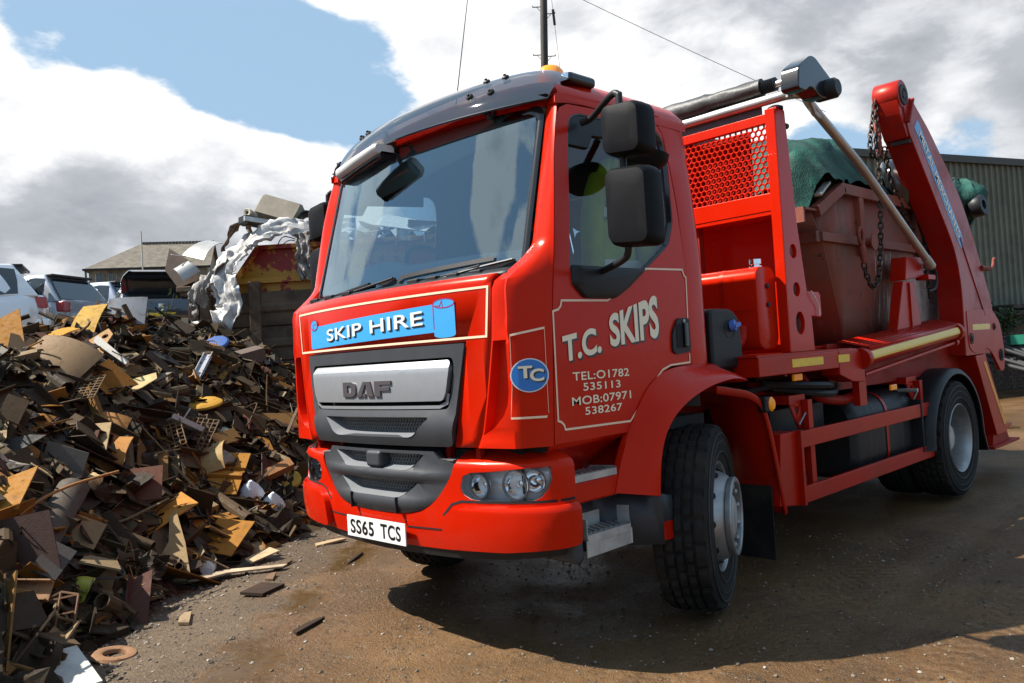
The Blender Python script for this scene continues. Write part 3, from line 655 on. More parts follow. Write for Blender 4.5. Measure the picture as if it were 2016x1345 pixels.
# sun visor outside
def vis(y, t):
    B = Vector((.235 + .21 * y * y, y, 2.684)); k = abs(y / .965)
    Tp = Vector((.68 - .08 * k ** 2, y, 2.985 - .075 * k ** 2 - .10 * k ** 8)); C = Vector((B.x + .05, y, lerp(B.z, Tp.z, .78)))
    return B * (1 - t) ** 2 + C * 2 * t * (1 - t) + Tp * t * t
yv = [-.965, -.96, -.94, -.9] + frange(-.84, .85, .07) + [.9, .94, .96, .965]
m = MB(); m.grid([[vis(y, t / 10) for y in yv] for t in range(11)])
VS = ob('sun_visor', orient(m.mesh('sun_visor'), (-1, 0, 1)), M['visor'], CAB, smooth=80)
m = MB(); m.tube([vis(y, 0) for y in yv], .006, 6); ob('visor_rim', m, M['blackgloss'], VS)
def bolt(y, t):
    p = vis(y, t); n = (vis(y, t + .05) - vis(y, t - .05)).cross(Vector((0, 1, 0))).normalized()
    if n.z < 0: n = -n
    m = MB(); m.lathe([(0, -.03), (.020, -.03), (.020, .004), (.014, .010), (.008, .010), (.008, .018), (0, .019)], p, n, 14); ob('visor_bolt', m, M['black'], VS)
for y, t in ((.56, .46), (.50, .50), (-.50, .66), (-.63, .66), (-.50, .30), (-.63, .30), (.90, .3)): bolt(y, t)
for y in (-.62, .15, .80):
    m = MB(); m.tube(smooth_path([vis(y, .15) + Vector((.02, 0, 0)), (.36, y, 2.66), (wsx(y, 2.68) + .0, y, 2.70)], 5), .012, 6); m.tube(smooth_path([vis(y, .25) + Vector((.02, .05, 0)), (.38, y + .05, 2.70), (wsx(y, 2.70), y + .05, 2.73)], 5), .008, 6); ob('visor_bracket', m, M['black'], VS)
# roof lights, aerial
m = MB(); c0 = Vector((.80, -.66, 2.835)); m.lathe([(0, .17), (.05, .165), (.072, .14), (.08, .08), (.08, .02)], c0, (0, 0, 1), 20); BC = ob('beacon', m, M['amber'], CAB)
m = MB(); m.lathe([(.09, .02), (.09, -.03), (0, -.03)], c0, (0, 0, 1), 20); m.lathe([(.03, .0), (.03, .13), (0, .13)], c0, (0, 0, 1), 12); ob('beacon_base', m, M['black'], BC)
m = MB(); m.bar((.60, -.925, 2.83), (.80, -.935, 2.825), .085, .055); RL = ob('marker_light', m, M['blackgloss'], CAB, bevel=.022, seg=3)
m = MB(); m.bar((.588, -.924, 2.832), (.625, -.926, 2.831), .06, .042); ob('marker_lens', m, M['chrome'], RL, bevel=.012)
m = MB(); A0 = Vector((.95, .35, 2.88)); m.tube([A0, A0 + Vector((.06, -.17, .90))], [.004, .0025], 6); m.lathe([(.018, 0), (.012, .04), (.004, .06)], A0, (.06, -.17, .9), 10); ob('aerial', m, M['black'], CAB)

# mirrors
def mirror_set(s):
    MR = link('mirror', None, CAB); dy = 0 if s < 0 else -.19
    m = MB(); m.tube(smooth_path([(.60, s * 1.02, 2.575), (.60, s * 1.09, 2.585), (.52, s * (1.27 + dy * .8), 2.625), (.505, s * (1.325 + dy), 2.615), (.50, s * (1.335 + dy), 2.55), (.50, s * (1.335 + dy), 2.0), (.50, s * (1.335 + dy), 1.91), (.52, s * (1.29 + dy), 1.862), (.60, s * 1.10, 1.835), (.62, s * 1.05, 1.83)], 6), .0165, 10); ob('mirror_arm', m, M['black'], MR, smooth=60)
    for y0, y1, z0, z1, tp in ((1.268, 1.488, 2.318, 2.556, .006), (1.268, 1.505, 1.905, 2.268, .006)):
        y0, y1 = y0 + dy, y1 + dy; m = MB(); rows = []
        for x, k in ((.418, .60), (.428, .90), (.45, .975), (.50, 1.0), (.545, .985), (.555, .96)):
            cy, cz = (y0 + y1) / 2, (z0 + z1) / 2; rows.append([(x, s * (cy + (a - cy) * k), cz + (b - cz) * k + (a - cy) * -.09) for a, b in rrect(y0, y1, z0, z1, .045, 5)])
        m.loft(rows); h = ob('mirror_housing', m, M['blackmirror'], MR, smooth=45)
        m = MB(); cy, cz = (y0 + y1) / 2, (z0 + z1) / 2; m.add([(.557, s * (cy + (a - cy) * .9), cz + (b - cz) * .9 - (a - cy) * .09) for a, b in rrect(y0, y1, z0, z1, .045, 5)], [tuple(range(24))]); ob('mirror_glass', m, M['mirrorglass'], MR)
    if s > 0: return
    m = MB(); m.lathe([(0, -.10), (.10, -.085), (.125, -.03), (.12, .02), (0, .03)], (.86, s * 1.20, 2.415), (.05, s * .12, .35), 24); h = ob('kerb_mirror', m, M['blackmirror'], MR, smooth=50)
    for v in h.data.vertices: v.co.x = .86 + (v.co.x - .86) * 1.05; v.co.z = 2.415 + (v.co.z - 2.415) * .75
    m = MB(); m.tube([(.86, s * 1.2, 2.45), (.84, s * 1.04, 2.56)], .018, 8); ob('mirror_arm', m, M['black'], MR)
mirror_set(-1); mirror_set(1)
def fm(dx, dz, wx, hz_, r):
    m = MB(); rows = []
    for t, k in ((0, .72), (.05, .93), (.5, 1.0), (.95, .95), (1, .78)):
        a = Vector((.17, .43, 2.560)).lerp(Vector((.19, .05, 2.635)), t); rows.append([a + Vector((dx + b * k, 0, dz + c_ * k)) for b, c_ in rrect(-wx, wx, -hz_, hz_, r, 4)])
    m.loft(rows); return m
FM = ob('front_mirror', fm(0, 0, .080, .032, .030), pbr('front_mirror_shell', (.50, .49, .47), .5, 0, 0), CAB, smooth=50)
ob('mirror_bowl', fm(.022, -.034, .070, .026, .022), M['blackgloss'], FM, smooth=50)
m = MB(); m.tube([(.2, .2, 2.63), (.33, .2, 2.72)], .014, 8); ob('mirror_arm', m, M['black'], FM)
# ------------------------------------------------------------------ bumper
_by = [0, .15, .3, .45, .6, .7, .8, .88, .95, 1.0, 1.035, 1.06, 1.076, 1.086, 1.090, 1.091]
_bx = [-.030, -.027, -.018, -.003, .018, .036, .062, .090, .122, .150, .178, .202, .224, .248, .275, .31]
_ba = [0]
for i in range(1, len(_by)): _ba.append(_ba[-1] + math.hypot(_by[i] - _by[i - 1], _bx[i] - _bx[i - 1]))
UMAX = _ba[-1]
def bU(y): return math.copysign(interp(abs(y), _by, _ba), y)
def bpt(u):
    a = abs(u); y = interp(a, _ba, _by); x = interp(a, _ba, _bx); e = 0.03
    dy = interp(min(a + e, UMAX), _ba, _by) - interp(max(a - e, 0), _ba, _by); dx = interp(min(a + e, UMAX), _ba, _bx) - interp(max(a - e, 0), _ba, _bx)
    if a < e: dx = 0
    l = math.hypot(dx, dy); s = 1 if u >= 0 else -1
    return x, s * y, dy / l, -s * dx / l            # point and inward normal (nx, ny)
def bmap(off=0.0, roll=True):
    def f(u, v):
        x, y, nx, ny = bpt(u); d = -off; z = v
        if roll and v > 0.93:
            r = .045; a = min((v - .93) / r, 1.15); d += r * (1 - cos(a)); z = .93 + r * sin(a); e = v - .93 - r * a
            if e > 0: d += e * sin(a); z += e * cos(a)
        elif v < .70: d += .035 * ((.70 - v) / .16) ** 2 * 0.5
        return (x + nx * d, y + ny * d, z)
    return f
HLy = [(.628, .845), (.645, .892), (.69, .908), (.80, .914), (.90, .923), (1.040, .935), (1.045, .885), (1.032, .842), (1.005, .808), (.97, .792), (.863, .785), (.75, .788), (.68, .796), (.64, .815)]
def HL(s, k=1.0): 
    c = (.84, .86); L = [(bU(s * (c[0] + (y - c[0]) * k)), c[1] + (z - c[1]) * (k if k < 1.001 else 1 + (k - 1) * 2.4)) for y, z in HLy]
    return L
CHIN = [(.592, .968), (.556, .885), (.470, .785), (.385, .727), (.30, .702), (.15, .688), (0, .685)]
CHIN = [(v.x, v.y) for v in smooth_path([(a, b, 0) for a, b in CHIN], 4)]
chin = [(bU(-y), z) for y, z in CHIN] + [(bU(y), z) for y, z in CHIN[::-1][1:]]
e_ = UMAX
outb = [(bU(-.592), 1.07)] + chin + [(bU(.592), 1.07), (bU(1.04), 1.09), (e_, 1.03), (e_, .575), (bU(1.075), .572), (bU(.85), .552), (bU(.6), .535), (0, .528), (bU(-.6), .535), (bU(-.85), .552), (bU(-1.075), .572), (-e_, .575), (-e_, 1.03), (bU(-1.04), 1.09)]
BU = sheet('bumper', [outb, HL(-1, 1.05), HL(1, 1.05)], bmap(), M['red'], T, (-1, 0, 0), cu=frange(-1.3, 1.35, .06), cv=[.56, .60, .64, .68, .75, .93, .94, .95, .96, .97, .985, 1.0, 1.03], t=.03, bevel=.004, smooth=40)
for s in (-1, 1):
    blk = round_poly([(bU(s * .515), .548), (bU(s * .515), .70), (bU(s * .60), .748), (s * (e_ - .004), .772), (s * (e_ - .004), .577), (bU(s * 1.07), .573), (bU(s * .85), .553)], [.04, .06, .08, .02, .02, .01, .01], 5)
    def fb(u, v): 
        k = min(1, max(0, (.772 - v) / .03)); return bmap(.012 + .022 * k ** .5, False)(u, v)
    sheet('bumper_corner_block', [blk], fb, M['red'], T, (-1, 0, 0), cu=frange(-1.3, 1.35, .05), cv=[.575, .60, .63, .66, .69, .72, .735, .745, .755, .762, .768], t=.04, bevel=.010, seg=3, smooth=40)
    stripe('bumper_groove', [(bU(s * .50), .700), (bU(s * .56), .758), (bU(s * .62), .776), (s * (e_ - .01), .786)], .012, bmap(.0015, False), M['void'], BU)
    stripe('bumper_groove', [(bU(s * .50), .632), (bU(s * .235), .628)], .008, bmap(.002, False), M['void'], BU)
    # headlight
    H = link('headlight', None, T)
    sheet('headlight_bowl', [HL(s, 1.04)], bmap(-.07), M['bowl'], H, (-1, 0, 0), cu=frange(-1.2, 1.25, .06), t=.005)
    m = MB(); fo, fi = bmap(-.004), bmap(-.085); L1 = HL(s, 1.045); m.grid([[fo(*p) for p in L1], [fi(*p) for p in L1]], True); ob('headlight_housing', m, M['bowl'], H, smooth=50)
    for y, z, r, dp in ((.712, .848, .056, .07), (.900, .856, .066, .075), (.985, .872, .052, .05)):
        x, yy, nx, ny = bpt(bU(s * y)); ax = Vector((nx, ny, 0)) * .55 + Vector((.45, 0, 0)); c = Vector((x, yy, z)) + Vector((nx, ny, 0)) * .022
        m = MB(); m.lathe([(r, 0), (r * .96, dp * .25), (r * .8, dp * .6), (r * .5, dp * .88), (r * .22, dp), (r * .22, dp * .6), (0, dp * .5)], c, ax, 28); ob('reflector', m, M['chrome'], H, smooth=40)
        m = MB(); m.lathe([(r * 1.08, -.002), (r * 1.08, .012), (r * .97, .012), (r * .97, -.002)], c, ax, 28, closed=True); ob('reflector_ring', m, M['silver'], H)
    o = sheet('headlight_lens', [HL(s, 1.04)], bmap(-.006), M['lens'], H, (-1, 0, 0), cu=frange(-1.2, 1.25, .05), cv=[.82, .86, .9], smooth=80); o.modifiers.clear()
# chin grille in the bumper
CH = link('lower_grille', None, T)
_c = [(y * .993, z + .002) for y, z in CHIN]
co = [(-y, z) for y, z in _c] + _c[::-1][1:] + [(.49, .972), (.455, 1.008), (-.455, 1.008), (-.49, .972)]
o1 = round_poly([(-.285, .912), (-.392, .994), (.392, .994), (.285, .912)], [.035, .01, .01, .035])
o2 = round_poly([(-.215, .772), (-.345, .856), (.345, .856), (.215, .772)], [.035, .02, .02, .035])
def chm(u, v):
    k = max(0, 1 - (u / interp(v, [.69, .73, .79, .89, .97], [.34, .42, .50, .58, .60])) ** 4)
    return (fx(u) + .012 * (1 - k) - .002 - k * (.026 * max(0, sin(pi * (v - .69) / .11)) * (v < .80) + .020 * max(0, sin(pi * (v - .85) / .075)) * (.85 < v < .925)), u, v)
sheet('chin_moulding', [co, o1, o2], chm, M['grey'], CH, (-1, 0, 0), cu=frange(-.55, .6, .08), cv=frange(.70, .80, .015) + frange(.85, .93, .015), t=.05, bevel=.005, smooth=35)
for O, cz in ((o1, .955), (o2, .815)):
    ring('opening_lip', O, [(a * .93, cz + .004 + (b - cz) * .86) for a, b in O], lambda u, v: (chm(u, v)[0] - .002, u, v), lambda u, v: (fx(u) + .05, u, v + .010), M['greylight'], CH)
hexmesh('grille_mesh', -.36, .36, .915, .992, .022, lambda y: fx(y) + .048, CH, M['meshgrey'])
hexmesh('grille_mesh', -.31, .31, .775, .850, .022, lambda y: fx(y) + .048, CH, M['meshgrey'])
ob('sensor_cover', rbox(fx(0) - .022, .06, -.075, .055, .916, 1.004), M['grey'], CH, bevel=.02, seg=3)
for y in (-.20, .20): ob('moulding_seam', rbox(fx(y) - .036, fx(y), y - .002, y + .002, .693, .775), M['void'], CH)
for s in (-1, 1): ob('moulding_cap', rbox(fx(.5) + .012, fx(.5) + .07, s * .49, s * .583, .966, .972), M['steel'], CH)
m = MB(); m.grid([[(fx(y) + .10, y, z) for y in frange(-.6, .61, .1)] for z in (.68, 1.01)]); ob('chin_back', m, M['void'], CH)
# under-bumper lip and number plate
m = MB(); rows = []
for i in range(41):
    u = lerp(-UMAX + .06, UMAX - .06, i / 40); x, y, nx, ny = bpt(u); zb = interp(abs(y), [0, .6, .85, 1.09], [.528, .535, .552, .572]) + .004
    rows.append([(x + nx * .025, y + ny * .025, zb), (x + nx * .035, y + ny * .035, zb - .045), (x + nx * .10, y + ny * .10, zb - .055), (x + nx * .14, y + ny * .14, zb)])
m.grid(rows); ob('bumper_lip', m, M['black'], T, smooth=40)
NPx = -.052
PL = link('number_plate', None, T)
ob('plate_board', rbox(NPx, NPx + .006, -.26, .26, .535, .646), M['white'], PL, bevel=.0)
def np_text(s, y0, y1):
    me = text_mesh('n', s, 1, .022, 1.10); return ob('plate_lettering', orient(fit_text(me, lambda u, v: (NPx - .0015, lerp(y0, y1, u), .552 + v * .077)), (-1, 0, 0)), M['blackpaint'], PL)
np_text('SS65', .228, .012); np_text('TCS', -.050, -.222)
ob('plate_holder', rbox(NPx + .007, .03, -.20, .20, .545, .64), M['black'], PL)

# ------------------------------------------------------------------ lower cab: step well, arch, steps
for s in (-1, 1):
    sh = 1.0 if s < 0 else 1.0
    A = smooth_path([(.625, .752), (.685, .90), (.755, 1.02), (.85, 1.15), (.97, 1.26), (1.13, 1.325), (1.35, 1.342), (1.58, 1.335), (1.70, 1.285)].__iter__() and [(a, b, 0) for a, b in [(.625, .752), (.685, .90), (.755, 1.02), (.85, 1.15), (.97, 1.26), (1.13, 1.325), (1.35, 1.342), (1.58, 1.335), (1.70, 1.285)]], 5)
    B = smooth_path([(a, b, 0) for a, b in [(.800, .722), (.825, .88), (.872, .995), (.95, 1.08), (1.06, 1.145), (1.20, 1.195), (1.38, 1.235), (1.58, 1.25), (1.705, 1.232)]], 5)
    m = MB(); rows = []
    for a, b in zip(A, B):
        c = a.lerp(b, .55); c2 = a.lerp(b, .86)
        rows.append([(a.x, s * 1.03, a.z + a.y), (a.x, s * 1.068, a.y), (lerp(a.x, b.x, .18), s * 1.085, lerp(a.y, b.y, .18)), (c.x, s * 1.165, c.y), (c2.x, s * 1.198, c2.y), (b.x, s * 1.205, b.y), (b.x + .006, s * 1.195, b.y - .006), (b.x + .03, s * 1.10, b.y - .012), (b.x + .03, s * .72, b.y - .012)])
    m.grid(rows); ob('wheel_arch', orient(m.mesh('wheel_arch'), (0, s, .3)), M['red'], T, smooth=50)
    # panel between door and step, curving into the arch
    m = MB(); P = [(.235, .79), (.235, 1.028), (.775, 1.028), (.66, .90), (.56, .78)]
    sheet('step_well_panel', [P], lambda u, v: (u, s * (1.05 - .16 * min(1, max(0, (1.03 - v) / .15)) ** .8), v), M['red'], T, (0, s, 0), cv=[.85, .9, .95, 1.0], t=.03, smooth=60)
    ob('cab_step_riser', rbox(.285, .70, s * .90, s * 1.062, .742, .845), M['red'], T, bevel=.012, seg=3)
    def step(name, z, x0, x1, yo, par, tray):
        st = link(name, None, par)
        m = MB(); pts = [(x0, 1.05 - .16), (x0 + .02, yo), (x1 - .06, yo), (x1, yo - .05), (x1 - .05, 1.05 - .16)]
        m2 = MB()
        for k in range(len(pts) - 1):
            a, b = pts[k], pts[k + 1]; h = .032 if not tray else (.035 if 1 <= k <= 2 else .09)
            m2.bar((a[0], s * a[1], z + (h / 2 if tray and not 1 <= k <= 2 else 0)), (b[0], s * b[1], z + (h / 2 if tray and not 1 <= k <= 2 else 0)), .006, h)
        if tray: m2.bar((x0 + .01, s * yo, z - .045), (x1 - .04, s * (yo - .01), z - .045), .006, .075); m2.bar((x1 - .045, s * (yo - .005), z - .045), (x1, s * (yo - .06), z - .045), .006, .075)
        ob('step_frame', m2, M['alu'], st)
        if tray: m3 = MB(); m3.bar((x0 + .01, s * (yo - .165), z + .028), (x1 - .06, s * (yo - .165), z + .028), .006, .10); ob('step_back', m3, M['alu'], st)
        n = 9
        for k in range(n):
            x = lerp(x0 + .03, x1 - .06, k / (n - 1)); m = MB()
            m.bar((x, s * (yo - .01), z - .004), (x + .035, s * (yo - .15), z + .004), .010, .022); ob('step_slat', m, M['alu'], st)
            m = MB(); m.bar((x + .008, s * (yo - .05), z + .002), (x + .055, s * (yo - .052), z + .002), .012, .016); ob('step_slat', m, M['alu'], st)
        ob('step_pan', rbox(x0 + .03, x1 - .06, s * .90, s * (yo - .03), z - .06, z - .045), M['void'], st)
        return st
    step('cab_step', .862, .30, .69, 1.075, T, False); step('lower_cab_step', .585, .335, .735, 1.105, T, True)
    sheet('step_box', [[(.27, .49), (.27, .75), (.60, .75), (.80, .72), (.86, .72), (.93, .70), (.95, .60), (.86, .47), (.70, .47)]], lambda u, v: (u, s * interp(u, [.27, .62, .72, .8, .86, .95], [.93, .93, 1.0, 1.10, 1.17, 1.18]), v), M['grey'], T, (0, s, 0), cu=[.62, .67, .72, .76, .8, .83, .86, .9], t=.02, smooth=40)
    ob('step_end_guard', rbox(.262, .325, s * .93, s * 1.115, .485, .735), M['grey'], T, bevel=.03, seg=4)
    ob('reflector_red', rbox(.86, .93, s * 1.165, s * 1.18, .49, .58), M['redbody'], T)
    # rear strip of the front wheel's mudguard, with its flap
    F = smooth_path([(p[0], 0, p[1]) for p in [(1.50, 1.215), (1.67, 1.19), (1.86, 1.155), (2.0, 1.085), (2.075, .95), (2.14, .73), (2.225, .38)]], 5)
    m = MB(); rows = []
    for i, p in enumerate(F):
        t = (F[min(i + 1, len(F) - 1)] - F[max(i - 1, 0)]).normalized(); n = Vector((t.z, 0, -t.x)) * -1
        if n.x < 0 and n.z < 0: n = -n
        rows.append([p + Vector((0, s * .74, 0)) - n * .01, p + Vector((0, s * 1.06, 0)) - n * .01, p + Vector((0, s * 1.085, 0)), p + Vector((0, s * 1.125, 0)), p + Vector((0, s * 1.13, 0)) - n * .045])
    m.grid(rows); ob('front_mudguard', orient(m.mesh('front_mudguard'), (0, 0, 1)), M['redbody'], T, smooth=50, solid=.006)
    m = MB(); m.bar((2.105, s * .76, .55), (2.125, s * .76, .12), .02, .01); ob('mud_flap', rbox(2.10, 2.112, s * .78, s * 1.09, .11, .56), M['rubber'], T)
    ml = link('side_marker', None, T); ob('marker_body', rbox(1.985, 2.07, s * 1.095, s * 1.155, 1.02, 1.115), M['black'], ml, bevel=.012)
    m = MB(); m.lathe([(.0, .018), (.03, .016), (.044, .004), (.044, 0)], (2.05, s * 1.155, 1.067), (0, s, 0), 18); lo = ob('marker_lens', m, M['amber'], ml)
    for v in lo.data.vertices: v.co.x = 2.05 + (v.co.x - 2.05) * .75

# ------------------------------------------------------------------ wheels
def tyre_mesh(R=.505, wd=.295, seg=120, lug=True):
    h = wd / 2
    prof = [(.292, -h + .045), (.300, -h + .015), (.33, -h + .004), (.38, -h - .004), (.43, -h - .003), (.462, -h + .004), (.478, -h + .010), (.485, -h + .012)]
    tread = []
    ribs = [(-h + .016, -.082), (-.068, -.030), (-.018, .018), (.030, .068), (.082, h - .016)]
    for i, (a, b) in enumerate(ribs):
        e = .006 if i in (0, 4) else 0
        ra = R - (.010 if i == 0 else 0); rb = R - (.010 if i == 4 else 0)
        tread += [(R - .016, a - .0005, 'g'), (ra, a + .002, 'e%d' % i), ((ra + rb) / 2 + .001, (a + b) / 2, 'm%d' % i), (rb, b - .002, 'e%d' % i), (R - .016, b + .0005, 'g')]
    full = [(r, x, 's') for r, x in prof] + tread + [(r, -x, 's') for r, x in prof[::-1]]
    def rf(i, k, r):
        c = full[i][2]
        if c[0] in 'em':
            rib = int(c[1]); ph = k + rib * 2
            if rib in (0, 4): return r - (.014 if ph % 5 == 0 else 0)
            if rib == 2: return r - (.014 if ph % 4 == 0 else 0)
            return r - (.015 if ph % 3 == 0 else 0)
        return r
    return [(r, x) for r, x, c in full], rf
def wheel(parent, c, axis, kind, name='wheel'):
    """axis points outward from the lorry"""
    Wh = link(name, None, parent); c = Vector(c); ax = Vector(axis).normalized()
    pr, rf = tyre_mesh(); m = MB(); m.lathe(pr, c, ax, 120, rf); t_ = ob('tyre', m, M['rubber'], Wh, smooth=30)
    m = MB()
    for r0 in (.345, .40, .445): m.lathe([(r0, .1475), (r0 + .003, .1535), (r0 + .008, .1535), (r0 + .011, .1475)], c, ax, 64)
    ob('sidewall_rib', m, M['sidewall'], Wh)
    m = MB()
    if kind == 'front':
        m.lathe([(.292, .098), (.300, .128), (.296, .134), (.286, .130), (.272, .105), (.268, .06), (.262, .055), (.255, .075), (.240, .130), (.222, .168), (.208, .182), (.20, .184), (.195, .170)], c, ax, 64)
        ob('rim', m, M['steel'], Wh, smooth=40)
        m = MB(); m.lathe([(.200, .182), (.210, .188), (.212, .212), (.206, .220), (.188, .220), (.182, .214), (.180, .168)], c, ax, 56); ob('hub_ring', m, M['steel'], Wh, smooth=35)
        m = MB(); m.lathe([(.172, .168), (.128, .168), (.118, .175), (.112, .196), (.095, .204), (0, .206)], c, ax, 40); ob('hub', m, M['alu'], Wh, smooth=35)
        nr, nh = .155, .168
    else:
        m.lathe([(.295, .115), (.300, .140), (.294, .146), (.284, .138), (.268, .09), (.262, .04), (.258, -.01), (.225, -.035), (.19, -.04), (.15, -.04)], c, ax, 64)
        ob('rim', m, M['steel'], Wh, smooth=40)
        m = MB(); m.lathe([(.16, -.042), (.125, -.04), (.12, .04), (.10, .06), (0, .065)], c, ax, 40); ob('hub', m, M['alu'], Wh, smooth=35)
        nr, nh = .165, -.04
    ref = Vector((0, 0, 1)); u = ref.cross(ax).normalized(); v = ax.cross(u)
    for k in range(10):
        a = 2 * pi * k / 10 + .2; p = c + (u * cos(a) + v * sin(a)) * nr + ax * nh
        m = MB(); m.lathe([(.019, 0), (.019, .034), (.012, .042), (0, .042)], p, ax, 6); ob('wheel_nut', m, M['steel'], Wh, smooth=0)
    if kind == 'front':
        for k in range(10):
            a = 2 * pi * k / 10; p = c + (u * cos(a) + v * sin(a)) * .2445 + ax * .122; n = (ax * .30 + (u * cos(a) + v * sin(a)) * .9)
            m = MB(); m.lathe([(0, .010), (.020, .009), (.023, .002)], p, n, 14); ob('hand_hole', m, M['void'], Wh)
    m = MB(); m.lathe([(.285, -.12), (.275, .06), (.26, -.10), (.285, -.12)], c, ax, 40); ob('rim_well', m, M['black'], Wh)
    return Wh
ST = radians(22)
for s in (-1, 1):
    ax = Vector((sin(ST), -cos(ST), 0)) * (1 if s < 0 else -1)
    wheel(T, Vector((1.30, s * .80, .505)) + ax * .235, ax, 'front')
    wheel(T, (5.26, s * 1.065, .505), (0, s, 0), 'rear'); wheel(T, (5.26, s * .745, .505), (0, s, 0), 'inner')

# ------------------------------------------------------------------ chassis
for s in (-1, 1):
    m = MB(); m.box(.6, 7.0, s * .40 - .035, s * .40 + .035, .82, 1.08); ob('chassis_rail', m, M['reddirty'], T)
    m = MB(); m.tube(smooth_path([(.75, s * .42, .80), (1.3, s * .42, .62), (1.95, s * .42, .80)], 6), .04, 8); ob('leaf_spring', m, M['black'], T)
    m = MB(); m.tube(smooth_path([(4.5, s * .47, .82), (5.26, s * .47, .62), (6.0, s * .47, .82)], 6), .05, 8); ob('leaf_spring', m, M['black'], T)
m = MB(); m.tube([(1.3, -.8, .505), (1.3, .8, .505)], .06, 10); ob('front_axle', m, M['black'], T)
m = MB(); m.tube([(5.26, -.9, .505), (5.26, -.25, .505), (5.26, -.2, .505), (5.26, .2, .505), (5.26, .25, .505), (5.26, .9, .505)], [.09, .09, .2, .2, .09, .09], 14); ob('rear_axle', m, M['black'], T)
m = MB(); m.tube([(1.7, 0, .8), (2.7, 0, .76), (5.1, 0, .56)], .06, 10); ob('prop_shaft', m, M['black'], T)
ob('gearbox', rbox(.9, 2.3, -.32, .32, .55, 1.1), M['black'], T, bevel=.05)
for x in (2.6, 3.4, 4.4, 5.6, 6.5): ob('cross_member', rbox(x, x + .12, -.365, .365, .86, 1.04), M['reddirty'], T)
# fuel tank with straps, battery box
m = MB(); P = rrect(-.30, .30, -.30, .30, .16, 6); m.loft([[(x, -.78 + a * k, .70 + b * k) for a, b in P] for x, k in ((3.38, .86), (3.42, .97), (3.46, 1), (4.66, 1), (4.70, .97), (4.74, .86))]); FT = ob('fuel_tank', m, M['black'], T, smooth=45)
for x in (3.95, 4.55):
    m = MB(); m.loft([[(x + d, -.78 + a * 1.02, .70 + b * 1.02) for a, b in P] for d in (0, .045)], cap=False); ob('tank_strap', m, M['redbody'], FT, smooth=45)
for x in (3.62, 3.72, 4.15, 4.27, 4.40):
    m = MB(); m.loft([[(x + d, -.78 + a * k, .70 + b * k) for a, b in P] for d, k in ((0, 1), (.01, 1.006), (.035, 1.006), (.045, 1))], cap=False); ob('tank_rib', m, M['black'], FT, smooth=45)
ob('battery_box', rbox(2.42, 3.2, -.95, -.45, .72, 1.0), M['black'], T, bevel=.02); ob('air_tank_far', rbox(2.6, 4.2, .5, 1.0, .5, 1.0), M['black'], T, bevel=.1)
# side guards
for s in (-1, 1):
    G = link('side_guard', None, T); y = s * 1.154
    for z0, z1 in ((.757, .862), (.408, .512)): ob('guard_rail', rbox(2.41, 4.75, y, y - s * .03, z0, z1), M['redbody'], G, bevel=.004)
    m = MB(); m.prism([(2.40, .396), (2.405, .865), (2.20, .865), (2.14, .43)], lambda u, v, w_: (u, w_, v), y - s * .032, y - s * .36); ob('guard_end_post', m, M['redbody'], G, bevel=.004)
    ob('guard_end_cap', rbox(2.40, 2.43, y + s * .002, y - s * .06, .396, .868), M['redbody'], G)
    for x in (2.60, 4.62): ob('guard_upright', rbox(x, x + .06, y - s * .035, y - s * .075, .42, 1.05), M['redbody'], G)
    for x in (2.60, 4.62):
        sheet('guard_bracket', [[(x - .16, 1.03), (x + .06, 1.03), (x + .06, .86), (x - .05, .86)], [(x - .06 + .022 * cos(a), .985 + .022 * sin(a)) for a in [k * .628 for k in range(10)]]], lambda u, v: (u, y - s * .08, v), M['redbody'], G, (0, s, 0), t=.012)
        ob('guard_arm', rbox(x - .16, x + .06, y - s * .082, s * .44, 1.03, 1.085), M['redbody'], G)
        m = MB(); m.tube([(x - .09, y - s * .06, .895), (x + .0, y - s * .055, .965)], .007, 6); ob('guard_pin', m, M['steel'], G)

# ------------------------------------------------------------------ rear mudguards
for s in (-1, 1):
    def MP(r): return [(5.26 + r * 1.12 * cos(radians(a)), .505 + r * sin(radians(a))) for a in range(-8, 189, 7)]
    m = MB(); P = MP(.615)
    P = [(5.26 + .78, .30)] + P[1:-1] + [(5.26 - .70, .47)]
    rows = []
    for u, v in P:
        d = Vector((u - 5.26, 0, v - .505)).normalized()
        rows.append([Vector((u, s * .58, v)) - d * .0, Vector((u, s * 1.12, v)), Vector((u, s * 1.19, v)) - d * .006, Vector((u, s * 1.212, v)) - d * .030, Vector((u, s * 1.214, v)) - d * .055, Vector((u, s * 1.20, v)) - d * .058])
    m.grid(rows); ob('rear_mudguard', m, M['black'], T, smooth=50)
    for xx in (4.70,):
        m = MB(); m.tube([(4.45, s * .5, .98), (4.45, s * 1.16, .98)], .016, 8); m2 = ob('mudguard_stay', m, M['alu'], T)
    ob('mudguard_front_panel', rbox(4.50, 4.53, s * .62, s * 1.16, .47, .90), M['black'], T)
